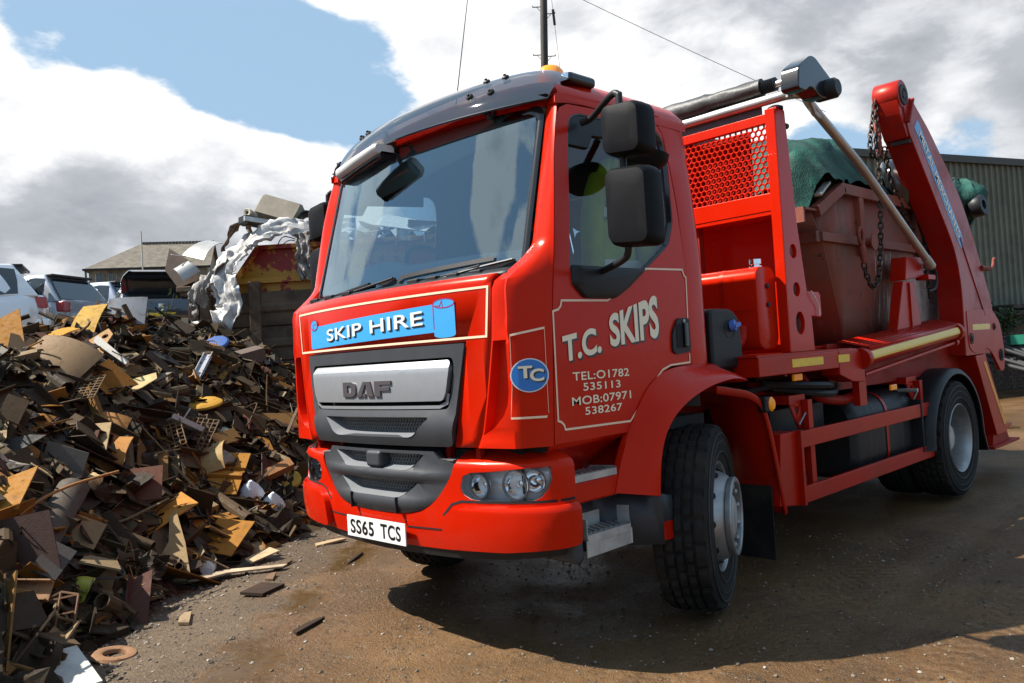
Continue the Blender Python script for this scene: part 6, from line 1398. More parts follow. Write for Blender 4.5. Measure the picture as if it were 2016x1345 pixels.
place('pale_board', slab([(-.34, -.10), (.10, -.13), (.30, .02), (.34, .14), (.22, .12), (.08, .0), (-.30, -.02)], .012), 1.90, -.03, 'pale buff board bent at its end beside the white cup', 'board', (.44, .34, .22), mat=pbr('buff_board', (.40, .31, .20), .7, var=.25, vscale=6, dirt=.5, dirtcol=(.12, .08, .05)), lift=.03, n=(.05, .02, 1), spin=-46)
place('dark_slab', slab([(-.12, -.09), (.11, -.10), (.13, .08), (-.10, .10)], .018), 1.46, -.36, 'small dark slab lying flat on the wet mud clear of the heap', 'slab', DRK, lift=.02, n=(0, 0, 1), spin=30)
place('pale_offcut', slab([(-.13, -.05), (.12, -.07), (.13, .07), (-.11, .05)], .010), 2.35, -.02, 'small pale tapering offcut between the orange square and the mud', 'offcut', (.42, .31, .18), lift=.04, n=cn(.2), spin=-35)
m = MB(); m.lathe([(.055, .0), (.060, .02), (.075, .028), (.105, .022), (.115, .008), (.112, 0)], (0, 0, 0), (0, 0, 1), 36)
place('rusty_ring', m, .36, .04, 'rusty dished ring lying alone on the mud in front of the heap', 'ring', (.24, .13, .07), lift=-.005, n=(.1, -.1, 1))
place('white_board', slab([(-.20, -.075), (.19, -.08), (.205, .0), (.19, .075), (-.19, .08)], .010), .0, .05, 'white rectangular board lying at the near end of the heap', 'board', mat=pbr('white_board', (.46, .45, .41), .7, var=.1, dirt=.35), lift=.07, n=cn(.22, .1), spin=20)
m = MB(); m.grid([[(x, y, .03 * sin(x * 30) * cos(y * 26) + .02 * mnoise.noise(Vector((x * 20, y * 20, 3)))) for y in frange(-.07, .08, .02)] for x in frange(-.08, .09, .02)])
place('yellow_rag', m, .82, .50, 'yellow green scrap of plastic tucked between dark steel pieces', 'plastic scrap', mat=pbr('yellow_plastic', (.30, .29, .03), .6), lift=.08, n=cn(.9))
# wire rack, gratings
def rods(segs, r=.006):
    m = MB()
    for a, b in segs: m.tube([a, b], r, 5)
    return m
def rack_thing(name, segs, s_, d_, label, cat, col, r, lift, n, spin):
    th = thing(name, label, cat); q = Vector(n).normalized().to_track_quat('Z', 'X') @ Quaternion((0, 0, 1), radians(spin)); x, y = sd2w(s_, d_)
    th.matrix_world = Matrix.Translation((x, y, heap(s_, d_) + lift)) @ q.to_matrix().to_4x4()
    for a, b in segs:
        m = MB(); m.tube([a, b], r, 5); o = ob('rod', m, M['rust'], th); o.color = (*col, 1)
    return th
P = [(-.18, -.10, 0), (.16, -.10, 0), (.20, 0, 0), (.16, .10, 0), (-.18, .10, 0)]
rack_thing('wire_rack', [(P[i], P[(i + 1) % 5]) for i in range(5)] + [((x, -.10, 0), (x, .10, 0)) for x in (-.06, .06, .16)] + [((-.18, 0, 0), (.2, 0, 0))], .43, .40, 'rusty wire rack standing beside the white board', 'wire rack', (.16, .09, .05), .007, .10, cn(1.1), 10)
for lab, s_, d_, spn, nn in (('rusty bar grating lying left of the curved tan sheet', 3.11, 1.05, 25, cn(.9)), ('rusty square mesh grating just behind the curved tan sheet', 3.38, .90, -15, cn(.9, .2)), ('dark fine wire grille in the middle of the heap under the big brown plate', 2.72, 1.55, 10, cn(.5))):
    rack_thing('steel_grating', [((x, -.14, 0), (x, .14, 0)) for x in frange(-.2, .21, .05)] + [((-.2, y, 0), (.2, y, 0)) for y in frange(-.14, .15, .047)], s_, d_, lab, 'grating', (.13, .08, .04), .006, .15, nn, spn)
# shaped plates
sq = lambda x, y, w_, h: [(x - w_, y - h), (x + w_, y - h), (x + w_, y + h), (x - w_, y + h)]
place('slotted_bracket', holed([[(-.15, -.10), (.12, -.13), (.16, .0), (.02, .12), (-.10, .06)], sq(-.05, -.03, .028, .028), sq(.05, -.01, .028, .028)]), 2.16, 1.14, 'tan bracket cut with two square holes in the middle of the heap', 'bracket', TAN, lift=.16, n=cn(1.2, -.2), spin=20)
place('holed_bracket', holed([[(-.30, -.10), (-.05, -.06), (.12, -.09), (.22, -.02), (.08, .13), (-.02, .06), (-.06, .02), (-.28, -.05)], circ(.02, .025, .032), circ(.10, -.02, .032)]), 3.55, 1.85, 'orange brown bracket with two round holes below the top of the heap', 'bracket', (.34, .19, .075), lift=.18, n=cn(.9, -.1), spin=8)
place('curved_brown_plate', curved(.62, .46, .012, 1.0, 10), 2.82, 1.84, 'big dull brown curved plate resting high on the left of the heap', 'steel plate', (.20, .13, .070), lift=.16, n=cn(.9, .25), spin=60)
place('pale_yellow_sheet', slab([(-.26, .06), (-.20, .11), (.10, .09), (.28, -.02), (.20, -.10), (.02, -.09), (-.2, -.02)], .008), 3.20, 1.38, 'pale yellowish painted sheet lying flat in the middle of the heap', 'steel sheet', mat=pbr('faded_yellow_sheet', (.40, .30, .12), .5, var=.2, vscale=9, dirt=.4, dirtcol=(.12, .07, .03)), lift=.17, n=cn(.55, .1), spin=-30)
m = MB(); m.lathe([(.05, .05), (.15, .045), (.19, .02), (.195, 0), (.185, 0), (.18, .015), (.14, .035)], (0, 0, 0), (0, 0, 1), 28)
place('orange_disc', m, 4.06, 1.13, 'yellow orange domed disc lying on the right of the heap', 'disc', (.42, .22, .03), lift=.16, n=cn(.25))
m = MB(); m.lathe([(0, .03), (.14, .02), (.16, 0), (.15, -.02)], (0, 0, 0), (0, 0, 1), 24)
place('blue_lid', m, 6.2, 1.86, 'round blue lid on the far crest of the heap by the brown wall', 'lid', mat=pbr('blue_plastic', (.02, .07, .24), .5), lift=.16, n=cn(.7))
place('grey_sheet', curved(.42, .34, .008, .35, 5), 4.88, 2.30, 'grey blue metal sheet standing upright on the crest in front of the cars', 'steel sheet', (.20, .21, .23), lift=.18, n=cn(2.2, .2), spin=90)
place('orange_flap', slab([(-.24, -.16), (.24, -.18), (.12, .17), (-.26, .14)], .010), 3.00, 2.42, 'orange brown plate at the top left corner of the heap', 'steel plate', ORG, lift=.14, n=cn(1.3, .2), spin=20)
place('orange_curl', curved(.50, .20, .008, .8, 8, .3), 3.32, 2.16, 'long curled bright orange strip near the top left of the heap', 'steel sheet', (.44, .21, .03), lift=.17, n=cn(.6), spin=-20)
place('yellow_fold', curved(.62, .28, .009, .5, 6, .1), 3.9, 2.20, 'wide ochre folded sheet along the crest under the silver cars', 'steel sheet', (.38, .22, .035), lift=.18, n=cn(1.1, -.1), spin=4)
place('pale_wedge', slab([(-.05, -.20), (.06, .18), (.10, .20), (.14, .19), (-.01, -.21)], .05), 3.42, 1.70, 'whitish wedge of metal standing up in the left of the heap', 'metal wedge', (.62, .58, .50), lift=.20, n=cn(1.6, .3), spin=-25)
place('curved_tan_sheet', curved(.46, .22, .010, 1.7, 10), 3.33, .76, 'tan arched sheet rising over the orange ribbed plate', 'steel sheet', (.34, .23, .10), lift=.18, n=cn(.7, -.2), spin=25)
bagm = pbr('pale_plastic_bag', (.62, .68, .72), .35, var=.1, bump=.5, bscale=30)
for lab, s_, d_ in (('crumpled pale plastic bag caught in the heap near the bumper', 3.31, .40), ('smaller crumpled white plastic bag low in the heap near the bumper', 3.35, .22)):
    m = MB(); R_ = .10 if 'small' not in lab else .09
    m.loft([[(R_ * k * cos(q) * (1 + .4 * mnoise.noise(Vector((cos(q) * 3, sin(q) * 3, z * 20 + s_)))), R_ * k * sin(q) * (1 + .4 * mnoise.noise(Vector((cos(q) * 3, sin(q) * 3 + 5, z * 20)))), z) for q in [a * pi / 8 for a in range(16)]] for z, k in ((-.06, .4), (-.02, 1), (.04, .9), (.09, .5), (.14, .12))])
    place('plastic_bag', m, s_, d_, lab, 'plastic bag', mat=bagm, lift=.14, n=cn(.6, .2))
place('dark_plate', slab([(-.22, -.16), (.18, -.20), (.24, .10), (.16, .17), (-.18, .18)], .012), .70, .75, 'large dark brown plate leaning low at the left edge of the heap', 'steel plate', (.060, .034, .028), lift=.12, n=cn(2.6, .5), spin=20)
place('rust_channel', section([(-.055, .05), (-.055, 0), (.055, 0), (.055, .05), (.047, .05), (.047, .008), (-.047, .008), (-.047, .05)], .30), .42, .56, 'short orange rusted channel standing on end at the near left', 'steel channel', (.30, .17, .09), lift=.14, n=cn(1.6, .1), spin=85)
place('half_pipe', curved(.30, .60, .010, 2.6, 10), 1.14, .84, 'long dark half pipe lying across the left of the heap', 'half pipe', (.085, .070, .055), lift=.14, n=cn(.6, .1), spin=85)
place('orange_shard', slab([(-.18, -.10), (.20, -.12), (.10, .13), (-.18, .10)], .010), .94, .98, 'orange plate jutting in at the left edge above the thin bent bar', 'steel plate', ORG, lift=.16, n=cn(.7), spin=10)
place('brown_square', slab(sq(0, 0, .13, .15), .010), 2.06, .74, 'upright reddish brown square plate left of the drilled orange plate', 'steel plate', (.12, .050, .032), lift=.20, n=cn(2.0, .1), spin=4)
place('folded_orange', curved(.40, .30, .010, 1.2, 8), 2.55, 1.32, 'orange brown hide shaped sheet curling in the centre of the heap', 'steel sheet', (.34, .16, .05), lift=.16, n=cn(1.1, .1), spin=80)
place('curved_orange', curved(.42, .17, .010, .9, 8, .35), 2.27, 1.04, 'tapering orange trough lying across the centre of the heap', 'steel sheet', (.34, .155, .04), lift=.16, n=cn(1.1, .1), spin=-6)
m = MB(); m.loft([[(.07 * k * cos(q) * (1 + .3 * sin(3 * q)), .06 * k * sin(q), z) for q in [a * pi / 6 for a in range(12)]] for z, k in ((-.04, .5), (0, 1), (.035, .8), (.05, .2))]); place('foam_lump', m, 1.75, .92, 'crumbly straw coloured lump of foam in the dark part of the heap', 'foam lump', mat=pbr('old_foam', (.42, .30, .13), .9, var=.4, vscale=30, bump=.9, bscale=60), lift=.13, n=cn(.6))
place('pale_gutter', section([(-.06, .05), (-.06, 0), (.06, 0), (.06, .05), (.053, .05), (.053, .007), (-.053, .007), (-.053, .05)], .34), 3.33, .99, 'pale grey gutter section lying above the tan arched sheet', 'gutter', (.36, .35, .31), lift=.16, n=cn(-.6, .1), spin=-25)
place('arched_plate', curved(.34, .16, .012, 2.2, 10), 4.02, 1.50, 'grey brown arched plate near the middle right of the heap', 'steel plate', (.22, .17, .12), lift=.16, n=cn(.5), spin=10)
place('grey_profile', section([(-.05, .04), (-.05, 0), (.05, 0), (.05, .04), (.042, .04), (.042, .008), (-.042, .008), (-.042, .04)], .62), 4.9, 1.48, 'long shiny grey profile lying below the blue lid', 'metal profile', (.30, .31, .33), lift=.18, n=cn(.5), spin=5)
place('box_end', rbox(-.22, .22, -.10, .10, -.08, .08), 6.0, 1.42, 'dark box with a pale top edge at the right end of the crest', 'box', (.12, .09, .07), lift=.16, n=cn(.3), spin=-42)
m = MB(); m.tube(smooth_path([(-.55, 0, -.02), (-.2, .02, .06), (.1, 0, .05), (.5, -.02, -.06)], 6), .010, 7); place('bent_bar', m, 1.12, .80, 'long thin orange bar bowed across the left foot of the heap', 'steel bar', (.30, .14, .05), lift=.22, n=cn(.4), spin=-18)
m = MB(); m.tube(smooth_path([(0, 0, -.3), (.02, .0, 0), (.10, .02, .22), (.16, .03, .25)], 6), .007, 6); place('hooked_wire', m, 5.0, .82, 'thin tan wire hooked over the dark right slope of the heap', 'wire', (.28, .2, .1), lift=.25, n=(0, 0, 1), spin=60)
place('orange_post', rbox(-.045, .045, -.22, .22, -.04, .04), 3.72, .36, 'short orange brown box post leaning near the bumper', 'post', (.26, .12, .05), lift=.15, n=cn(.9, .3), spin=25)
m = MB(); m.lathe([(.03, 0), (.03, .03), (.09, .03), (.10, .015), (.10, 0)], (0, 0, 0), (0, 0, 1), 20); place('yellow_flange', m, 3.87, .22, 'yellow rusted flange half hidden behind the bumper corner', 'flange', (.40, .27, .05), lift=.16, n=cn(1.2, .2))
for i, (x, y, L, w_, a_, c_, lab) in enumerate(((-.12, .62, .26, .05, 20, DRK, 'dark stick of wood lying on the gravel below the heap'), (-.52, 1.35, .22, .07, 60, (.28, .2, .12), 'pale split lath lying on the gravel between the ring and the heap'), (.95, 1.78, .34, .03, 35, DRK, 'thin dark strip lying on the mud in front of the bumper'), (1.12, 2.40, .28, .09, -5, (.36, .26, .15), 'pale broken board lying on the mud by the bumper'), (.50, 2.05, .25, .03, 30, (.10, .06, .04), 'dark narrow strip at the edge of the gravel'), (.25, 1.75, .18, .06, 50, (.16, .10, .06), 'brown splinter of wood at the edge of the wet mud'), (-.75, 1.55, .30, .03, 70, DRK, 'dark bar pointing out of the near end of the heap'))):
    m = slab([(-L / 2, -w_ / 2), (L / 2, -w_ * .3), (L / 2 * .9, w_ * .2), (L * .1, w_ / 2), (-L / 2 * .8, w_ * .4)], .016); me = m.mesh('wood_offcut'); me.materials.append(M['rust']); o = link('wood_offcut', me); o.location = (x, y, gz(x, y) + .012); o.rotation_euler = (.03, -.02, radians(a_)); o.color = (*c_, 1); tag(o, lab, 'offcut')
# ------------------------------------------------------------------ brown steel wall and the red skip of scrap behind it
WL = Vector((3.25, 8.28, 0)); WU = Vector((.711, -.703, 0)); WV = Vector((.703, .711, 0))
def wz(u, z, v=0.0): return WL + WU * u + WV * v + Vector((0, 0, z))
def pz(px, py): return ((px - 460) * .00782, 2.895 + ((553 - .062 * (px - 460)) - py) * .00782)
M['brownsteel'] = pbr('brown_rusted_wall', (.085, .060, .036), .75, .2, var=.45, vscale=2.2, bump=.4, bscale=14, dirt=.6, dirtcol=(.045, .028, .018))
M['brownpost'] = pbr('brown_rusted_post', (.125, .086, .056), .7, .2, var=.4, vscale=4, bump=.4, bscale=20, dirt=.5, dirtcol=(.07, .03, .02))
BW = thing('steel_bay_wall', 'brown rusted steel wall with posts and horizontal sheets behind the scrap heap', 'wall', WL)
def wbox(m, u0, u1, z0, z1, v0, v1):
    m.add([wz(u, z, v) - WL for z in (z0, z1) for v in (v0, v1) for u in (u0, u1)], [(0, 2, 3, 1), (4, 5, 7, 6), (0, 1, 5, 4), (2, 6, 7, 3), (0, 4, 6, 2), (1, 3, 7, 5)])
for u0, u1 in ((-.52, .23), (.40, 2.0), (2.16, 3.9)):
    z = 0.0
    while z < 2.7:
        h = .54; m = MB(); Pf = [(z, .03), (z + .02, .0), (z + .20, -.004), (z + .24, -.035), (z + .32, -.035), (z + .36, -.004), (z + h - .02, 0), (z + h, .03)]
        m.grid([[wz(u, zz, vv) - WL for zz, vv in Pf] for u in (u0, u1)]); ob('wall_sheet', m, M['brownsteel'], BW, solid=.01, smooth=0); z += h
for u, w_, h in ((-.70, .15, 2.78), (-.53, .17, 2.70), (.23, .17, 2.86), (2.0, .16, 2.86), (3.9, .16, 2.86)):
    m = MB(); wbox(m, u, u + w_, 0, h, -.06, .10); ob('wall_post', m, M['brownpost'], BW, bevel=.01)
m = MB(); wbox(m, -.84, -.36, 2.76, 2.84, -.14, .16); wbox(m, -.80, -.40, 2.70, 2.76, -.10, .12); ob('post_cap', m, M['brownpost'], BW, bevel=.01)
m_, t_ = new_mat('flaking_red_skip'); b_ = t_.n('ShaderNodeBsdfPrincipled'); ge = t_.n('ShaderNodeNewGeometry'); pos = ge.outputs['Position']
n1 = t_.noise(pos, 3.2, 7, .7); n2 = t_.noise(pos, 12, 5, .65); sx = t_.n('ShaderNodeSeparateXYZ'); t_.set(sx.inputs[0], pos)
c_ = t_.mix(t_.maprange(n2, .5, .7), (.24, .010, .008), (.13, .018, .013))
c_ = t_.mix(t_.maprange(t_.math('ADD', n1, t_.math('MULTIPLY', t_.maprange(sx.outputs[2], 3.06, 2.93), .10)), .505, .53), c_, (.40, .20, .015)); c_ = t_.mix(t_.maprange(n1, .36, .30), c_, (.09, .04, .03))
t_.set(b_.inputs['Base Color'], c_); b_.inputs['Roughness'].default_value = .55; oo = t_.n('ShaderNodeOutputMaterial'); t_.set(oo.inputs[0], b_.outputs[0]); M['redskip'] = m_
RS = thing('scrap_skip', 'red scrap skip with flaking yellow patches standing behind the brown wall', 'skip', wz(2, 0, 1))
off = wz(2, 0, 1)
def rsob(name, pts_uz, v0, v1, bev=.006):
    m = MB(); m.prism(pts_uz, lambda a, b, w_: wz(a, b, w_) - off, v0, v1); return ob(name, m, M['redskip'], RS, bevel=bev)
rsob('skip_side', [(.02, 2.5), (.02, 2.885), (.38, 3.36), (4.4, 3.36), (4.4, 2.5)], .16, .18)
rsob('skip_far_side', [(.02, 2.5), (.02, 2.885), (.38, 3.36), (4.4, 3.36), (4.4, 2.5)], 1.9, 1.92)
rsob('skip_floor', [(.3, .3), (.02, 2.5), (4.4, 2.5), (4.2, .3)], .2, 1.9)
m = MB(); m.bar(wz(-.02, 2.87, .11) - off, wz(.40, 3.42, .11) - off, .12, .09); ob('skip_rim', m, M['redskip'], RS, bevel=.006)
rsob('skip_ledge', [(-.04, 2.84), (-.04, 2.93), (4.42, 2.93), (4.42, 2.84)], .08, .16); rsob('skip_rim', [(.34, 3.36), (.34, 3.43), (4.42, 3.43), (4.42, 3.36)], .06, .18)
M['foil'] = pbr('crumpled_foil', (.44, .42, .395), .55, .22, 0, var=.35, vscale=7, bump=.5, bscale=22, dirt=.3, dirtcol=(.22, .18, .15))
M['foildull'] = pbr('dull_foil_lagging', (.17, .155, .14), .6, .15, 0, var=.3, vscale=9, bump=.9, bscale=20, dirt=.4, dirtcol=(.10, .08, .07))
def crumple(name, line, wdt, label, mat, cat='metal sheet', seed=1, vd=.15, twist=0.0, dirn=None):
    """crumpled strip that follows a line of (px, py) read on the wall's plane; vd pushes it off the wall"""
    P = smooth_path([wz(*pz(a, b), vv) for a, b, vv in line], 7); n = len(P); rows = []
    for i, p in enumerate(P):
        t = (P[min(i + 1, n - 1)] - P[max(i - 1, 0)]).normalized(); side = WV.copy() if dirn is None else Vector(dirn)
        side = Quaternion(t, twist * i / n) @ side; side = (side - t * side.dot(t)).normalized(); nn = t.cross(side)
        w_ = wdt * (1 + .25 * mnoise.noise(Vector((i * .5, seed, 0))))
        rows.append([p + side * (w_ * (j / 10 - .5)) + nn * ((.10 * abs(mnoise.noise(Vector((i * .10, j * .42, seed * 3.1)))) + .045 * abs(mnoise.noise(Vector((i * .33 + j * .22, j * .12 - i * .05, seed * 5.1))))) + .006 * mnoise.noise(Vector((i * 1.9, j * .9, seed * 2.1))) + .06 * mnoise.noise(Vector((i * .25, j * .25, seed * 1.7)))) + side * ((.05 * mnoise.noise(Vector((i * .8, seed, 4 + j // 6))) + .03 * mnoise.noise(Vector((i * 2.3, seed, 9 + j // 6)))) * abs(j / 5 - 1) ** 2) for j in range(11)])
    m = MB(); m.grid(rows); return tag(ob(name, m, mat, smooth=25, solid=.006), label, cat)
crumple('foil_sheet', [(500, 492, -.15), (520, 468, -.12), (560, 448, 0), (600, 450, .1), (650, 444, .2), (700, 440, .3)], .34, 'bright crumpled foil sheet draped over the top edge of the red scrap skip', M['foil'], seed=2, dirn=(.3, .3, .55))
crumple('foil_strip', [(600, 460, -.05), (606, 490, -.10), (604, 520, -.11), (612, 552, -.12)], .22, 'grey lagging strip hanging down the red side of the scrap skip', M['foildull'], seed=4, dirn=WU)
crumple('foil_roll', [(500, 462, .2), (482, 480, .05), (470, 505, -.1), (455, 540, -.25), (462, 580, -.35), (470, 610, -.42), (452, 638, -.5), (420, 648, -.5), (385, 636, -.45)], .40, 'long crumpled silver foil sheet spilling down the left end of the wall', M['foil'], seed=6, dirn=Vector((.65, -.3, .35)), twist=.7)
crumple('foil_scroll', [(460, 520, -.1), (430, 545, -.2), (410, 575, -.28), (400, 600, -.3), (385, 606, -.3)], .30, 'dull crumpled foil curl hanging beside the capped post', M['foildull'], seed=8, dirn=Vector((.5, -.4, .5)))
crumple('bent_strap', [(440, 496, .1), (452, 466, .1), (470, 444, .1), (486, 442, .12), (490, 470, .1)], .13, 'brown corrugated strap bent into a hoop above the foil', M['brownpost'], cat='strap', seed=10)
def wthing(name, mb, px, py, v, label, cat, mat, n=(0, 0, 1), spin=0):
    me = mb.mesh(name); me.materials.append(mat); shade(me, 35); o = link(name, me); q = Vector(n).normalized().to_track_quat('Z', 'X') @ Quaternion((0, 0, 1), radians(spin))
    o.matrix_world = Matrix.Translation(wz(*pz(px, py), v)) @ q.to_matrix().to_4x4(); return tag(o, label, cat)
cam_n = -WV
m = MB(); m.loft([[(x * k, y * k, z) for x, y in rrect(-.36, .36, -.19, .19, .05, 4)] for z, k in ((-.14, .92), (-.11, 1), (.11, 1), (.15, .9))])
wthing('dented_cabinet', m, 543, 408, .45, 'dented tan metal cabinet lying on top of the scrap in the red skip', 'cabinet', pbr('tan_enamel', (.19, .16, .11), .45, var=.2, vscale=5, dirt=.35), cam_n + Vector((0, 0, .45)), spin=-112)
wthing('dark_tray', rbox(-.36, .36, -.10, .10, -.05, .05), 515, 436, .2, 'black tray lying under the tan cabinet on the scrap', 'tray', M['black'], (.1, .1, 1), spin=-38)
wthing('grey_trim', rbox(-.27, .27, -.02, .02, -.035, .035), 520, 434, .02, 'grey metal trim strip along the front of the black tray', 'trim', M['alu'], (.1, .1, 1), spin=-50)
m = MB(); m.lathe([(.10, -.3), (.12, -.3), (.12, .02), (.10, .02), (.09, -.02), (.09, -.28)], (0, 0, 0), (0, 0, 1), 20); wthing('black_pipe', m, 604, 424, .2, 'wide black pipe end poking from the scrap beside the cab mirror', 'pipe', M['black'], cam_n + Vector((.2, 0, .1)))
m = MB(); m.lathe([(.035, -.2), (.07, -.2), (.075, .0), (.06, .02), (.03, .015), (.025, -.02)], (0, 0, 0), (0, 0, 1), 14); wthing('rolled_lagging', m, 490, 416, .1, 'small pale roll of lagging left of the tan cabinet', 'lagging roll', pbr('pale_lagging', (.40, .36, .26), .8, var=.3, vscale=12), cam_n + Vector((-.3, 0, .2)))
wthing('bent_sheet', curved(.62, .40, .010, 1.1, 9, .5), 402, 480, .1, 'white bent steel panel sticking out left of the foil', 'panel', pbr('white_enamel', (.45, .43, .40), .3, .3, .2, var=.1, dirt=.2), cam_n + Vector((.25, .1, 1.1)), spin=-30)
wthing('bent_hood', curved(.36, .30, .010, 1.8, 9, .2), 370, 528, -.1, 'pale grey curved hood lying above the capped post', 'metal hood', pbr('pale_grey_enamel', (.36, .355, .34), .35, .4, .1, dirt=.2), cam_n + Vector((.2, 0, .6)), spin=40)
wthing('brown_sheet', slab([(-.42, -.02), (-.05, .16), (.26, .12), (.20, -.22), (-.16, -.25)], .012), 358, 530, .1, 'brown flat sheet behind the pale grey hood', 'sheet', pbr('brown_panel', (.15, .10, .065), .5, var=.2, vscale=6), cam_n + Vector((0, 0, .12)), spin=-150)
wthing('scrap_strip', slab([(-.12, -.02), (.12, -.012), (.12, .012), (-.12, .02)], .01), 355, 503, .0, 'white strip of metal above the pale grey hood', 'metal strip', M['white'], (.1, .1, 1), spin=-45)
rs = random.Random(77)
for i in range(34):
    u = .5 + 3.8 * rs.random(); k = rs.choice(KINDS); me = rs.choice(LIB[k[0]])
    o = link('skip_scrap', me); o.matrix_world = Matrix.Translation(wz(u, 3.36 + .28 * rs.random(), .35 + 1.2 * rs.random())) @ Quaternion((rs.gauss(0, 1), rs.gauss(0, 1), rs.gauss(0, 1), rs.gauss(0, 1))).normalized().to_matrix().to_4x4() @ Matrix.Scale(1.4, 4)
    o.color = (*rs.choice([(.30, .31, .33), (.5, .5, .48), (.12, .11, .10), (.14, .07, .04), (.06, .05, .05)]), 1); tag(o, 'piece of mixed metal heaped in the red scrap skip', 'scrap piece', 'scrap heaped in the red skip')
m = MB(); m.grid([[wz(u, 3.25 + .22 * sin(u * 1.3) ** 2 + .1 * mnoise.noise(Vector((u * 3, v * 3, 1))), v) for u in frange(.1, 4.4, .15)] for v in frange(.2, 1.9, .15)]); tag(ob('scrap_fill', m, M['rustmass'].copy() if False else pbr('mixed_scrap_fill', (.06, .05, .045), .7, .3, var=.5, vscale=14, bump=.9, bscale=30), smooth=30), kind='stuff')
wthing('white_sheet', slab([(-.5, -.16), (.42, -.10), (.5, .12), (-.46, .14)], .02), 800, 430, .5, 'white metal sheet on the scrap seen through the windscreen', 'sheet', M['white'], cam_n + Vector((0, 0, .9)), spin=-110)

# ------------------------------------------------------------------ scrapped cars on the bank
def car(label, cat, color, loc, head, roofh=1.47, lid=False, L=3.9):
    """hatchback; head is its forward direction"""
    a = atan2(head[1], head[0]); CT = thing('scrap_car', label, cat, loc, 'scrapped cars on the bank'); CT.rotation_euler = (0, 0, a)
    paint = pbr('car_paint', color, .22, .25, .9); g = CARGLASS; r = -L / 2; f = L / 2
    m = MB(); rows = []
    st = [(r, .50, .62, .80), (r + .06, .66, .30, .96), (r + .35, .80, .22, 1.0), (-.9, .845, .2, .98), (0, .855, .2, .95), (.9, .84, .2, .93), (1.35, .80, .22, .86), (f - .1, .66, .3, .74), (f, .52, .42, .62)]
    for x, w_, z0, z1 in st: rows.append([(x, y * w_, lerp(z0, z1, t)) for y, t in ((-.90, 0), (-.97, .12), (-1, .45), (-.985, .75), (-.94, .93), (-.86, 1), (-.4, 1.03), (.4, 1.03), (.86, 1), (.94, .93), (.985, .75), (1, .45), (.97, .12), (.90, 0))])
    m.loft(rows); ob('body', m, paint, CT, smooth=50)
    B = [(.95, .74), (-.2, .79), (r + .55, .775), (r + .10, .70)]; Tp = [(.22, .57), (-.4, .60), (r + .85, .59), (r + .48, .53)]
    zb, zt = .93, roofh
    def side(i, t, s, o=0): x = lerp(B[i][0], Tp[i][0], t); y = lerp(B[i][1], Tp[i][1], t) + .035 * sin(pi * t); return (x, s * (y + o), lerp(zb, zt, t))
    m = MB(); rows = []
    for t in (0, .25, .5, .75, .9, 1.0):
        z = lerp(zb, zt, t) - (.0 if t < 1 else -.012); k = [side(i, t, 1) for i in range(4)]; rows.append([(x, y, z) for x, y, _ in k] + [(x, -y, z) for x, y, _ in k[::-1]])
    rows.append([(lerp(-.5, x, .7), y * .7, zt + .035) for x, y, z in rows[-1]]); m.loft(rows); ob('cabin', m, paint, CT, bevel=.035, seg=3, smooth=40)
    for s in (-1, 1):
        def q(x, t, o=.012):
            ks = [side(i, t, s, o) for i in range(4)]
            for i in range(3):
                if ks[i + 1][0] <= x <= ks[i][0]: w_ = (x - ks[i][0]) / (ks[i + 1][0] - ks[i][0]); return tuple(lerp(ks[i][j], ks[i + 1][j], w_) for j in range(3))
            return ks[0] if x > ks[0][0] else ks[3]
        for x0, x1 in ((.62, -.25), (-.36, -.98), (-1.08, r + .40)):
            m = MB(); L_ = [q(lerp(x0, x1, c_) - (.14 if False else 0) * 0, d) for c_, d in ((0, .08), (.5, .06), (1, .10), (.98, .5), (.9, .86), (.5, .90), (.14 if x0 < .5 else .42, .86), (.06 if x0 < .5 else .2, .5))]
            m.add(L_, [tuple(range(8))]); ob('side_window', m, g, CT, smooth=0)
        m = MB(); m.tube([(.60, s * .84, 1.0), (.58, s * .98, 1.03)], .06, 8); ob('door_mirror', m, paint, CT)
        for x in (1.25, -1.22):
            Wm = link('wheel', None, CT); m = MB(); m.lathe([(.20, -.09), (.29, -.085), (.31, -.04), (.31, .04), (.29, .085), (.20, .09)], (x, s * .76, .31), (0, s, 0), 24); ob('tyre', m, M['rubber'], Wm); m = MB(); m.lathe([(.2, .06), (.18, .07), (.05, .05), (0, .06)], (x, s * .76, .31), (0, s, 0), 16); ob('rim', m, M['steel'], Wm)
        ob('tail_lamp', rbox(r - .005, r + .16, s * .50, s * .69, .74, .93), TAIL, CT, bevel=.02); ob('head_lamp', rbox(f - .3, f - .04, s * .45, s * .68, .60, .74), M['chrome'], CT, bevel=.03)
    def end(i, o, y0, y1): 
        m = MB(); m.add([(lerp(B[i][0], Tp[i][0], t) + o, y * lerp(B[i][1], Tp[i][1], t), lerp(zb, zt, t) + .006) for y, t in ((-y0, .10), (y0, .10), (y1, .5), (y1 * .98, .86), (-y1 * .98, .86), (-y1, .5))], [tuple(range(6))]); return m
    ob('rear_window', end(3, -.03, .88, .90), g, CT, smooth=0); ob('windscreen', end(0, .03, .88, .9), g, CT, smooth=0)
    m = MB(); m.bar((r + .12, -.05, .98), (r + .16, .34, .985), .02, .03); ob('rear_wiper', m, M['black'], CT); ob('spoiler', rbox(r + .34, r + .62, -.52, .52, zt - .03, zt + .015), M['black'] if not lid else paint, CT, bevel=.012)
    ob('rear_badge', rbox(r - .012, r + .02, -.05, .05, .80, .88), M['chrome'], CT, bevel=.01); ob('number_plate', rbox(r - .01, r + .02, -.26, .26, .60, .70), M['yellow'], CT); ob('rear_bumper', rbox(r - .06, r + .2, -.74, .74, .32, .56), paint, CT, bevel=.05)
    m = MB(); m.tube([(-1.0, 0, zt + .03), (-1.14, 0, zt + .10)], [.022, .006], 8); ob('roof_aerial', m, M['black'], CT)
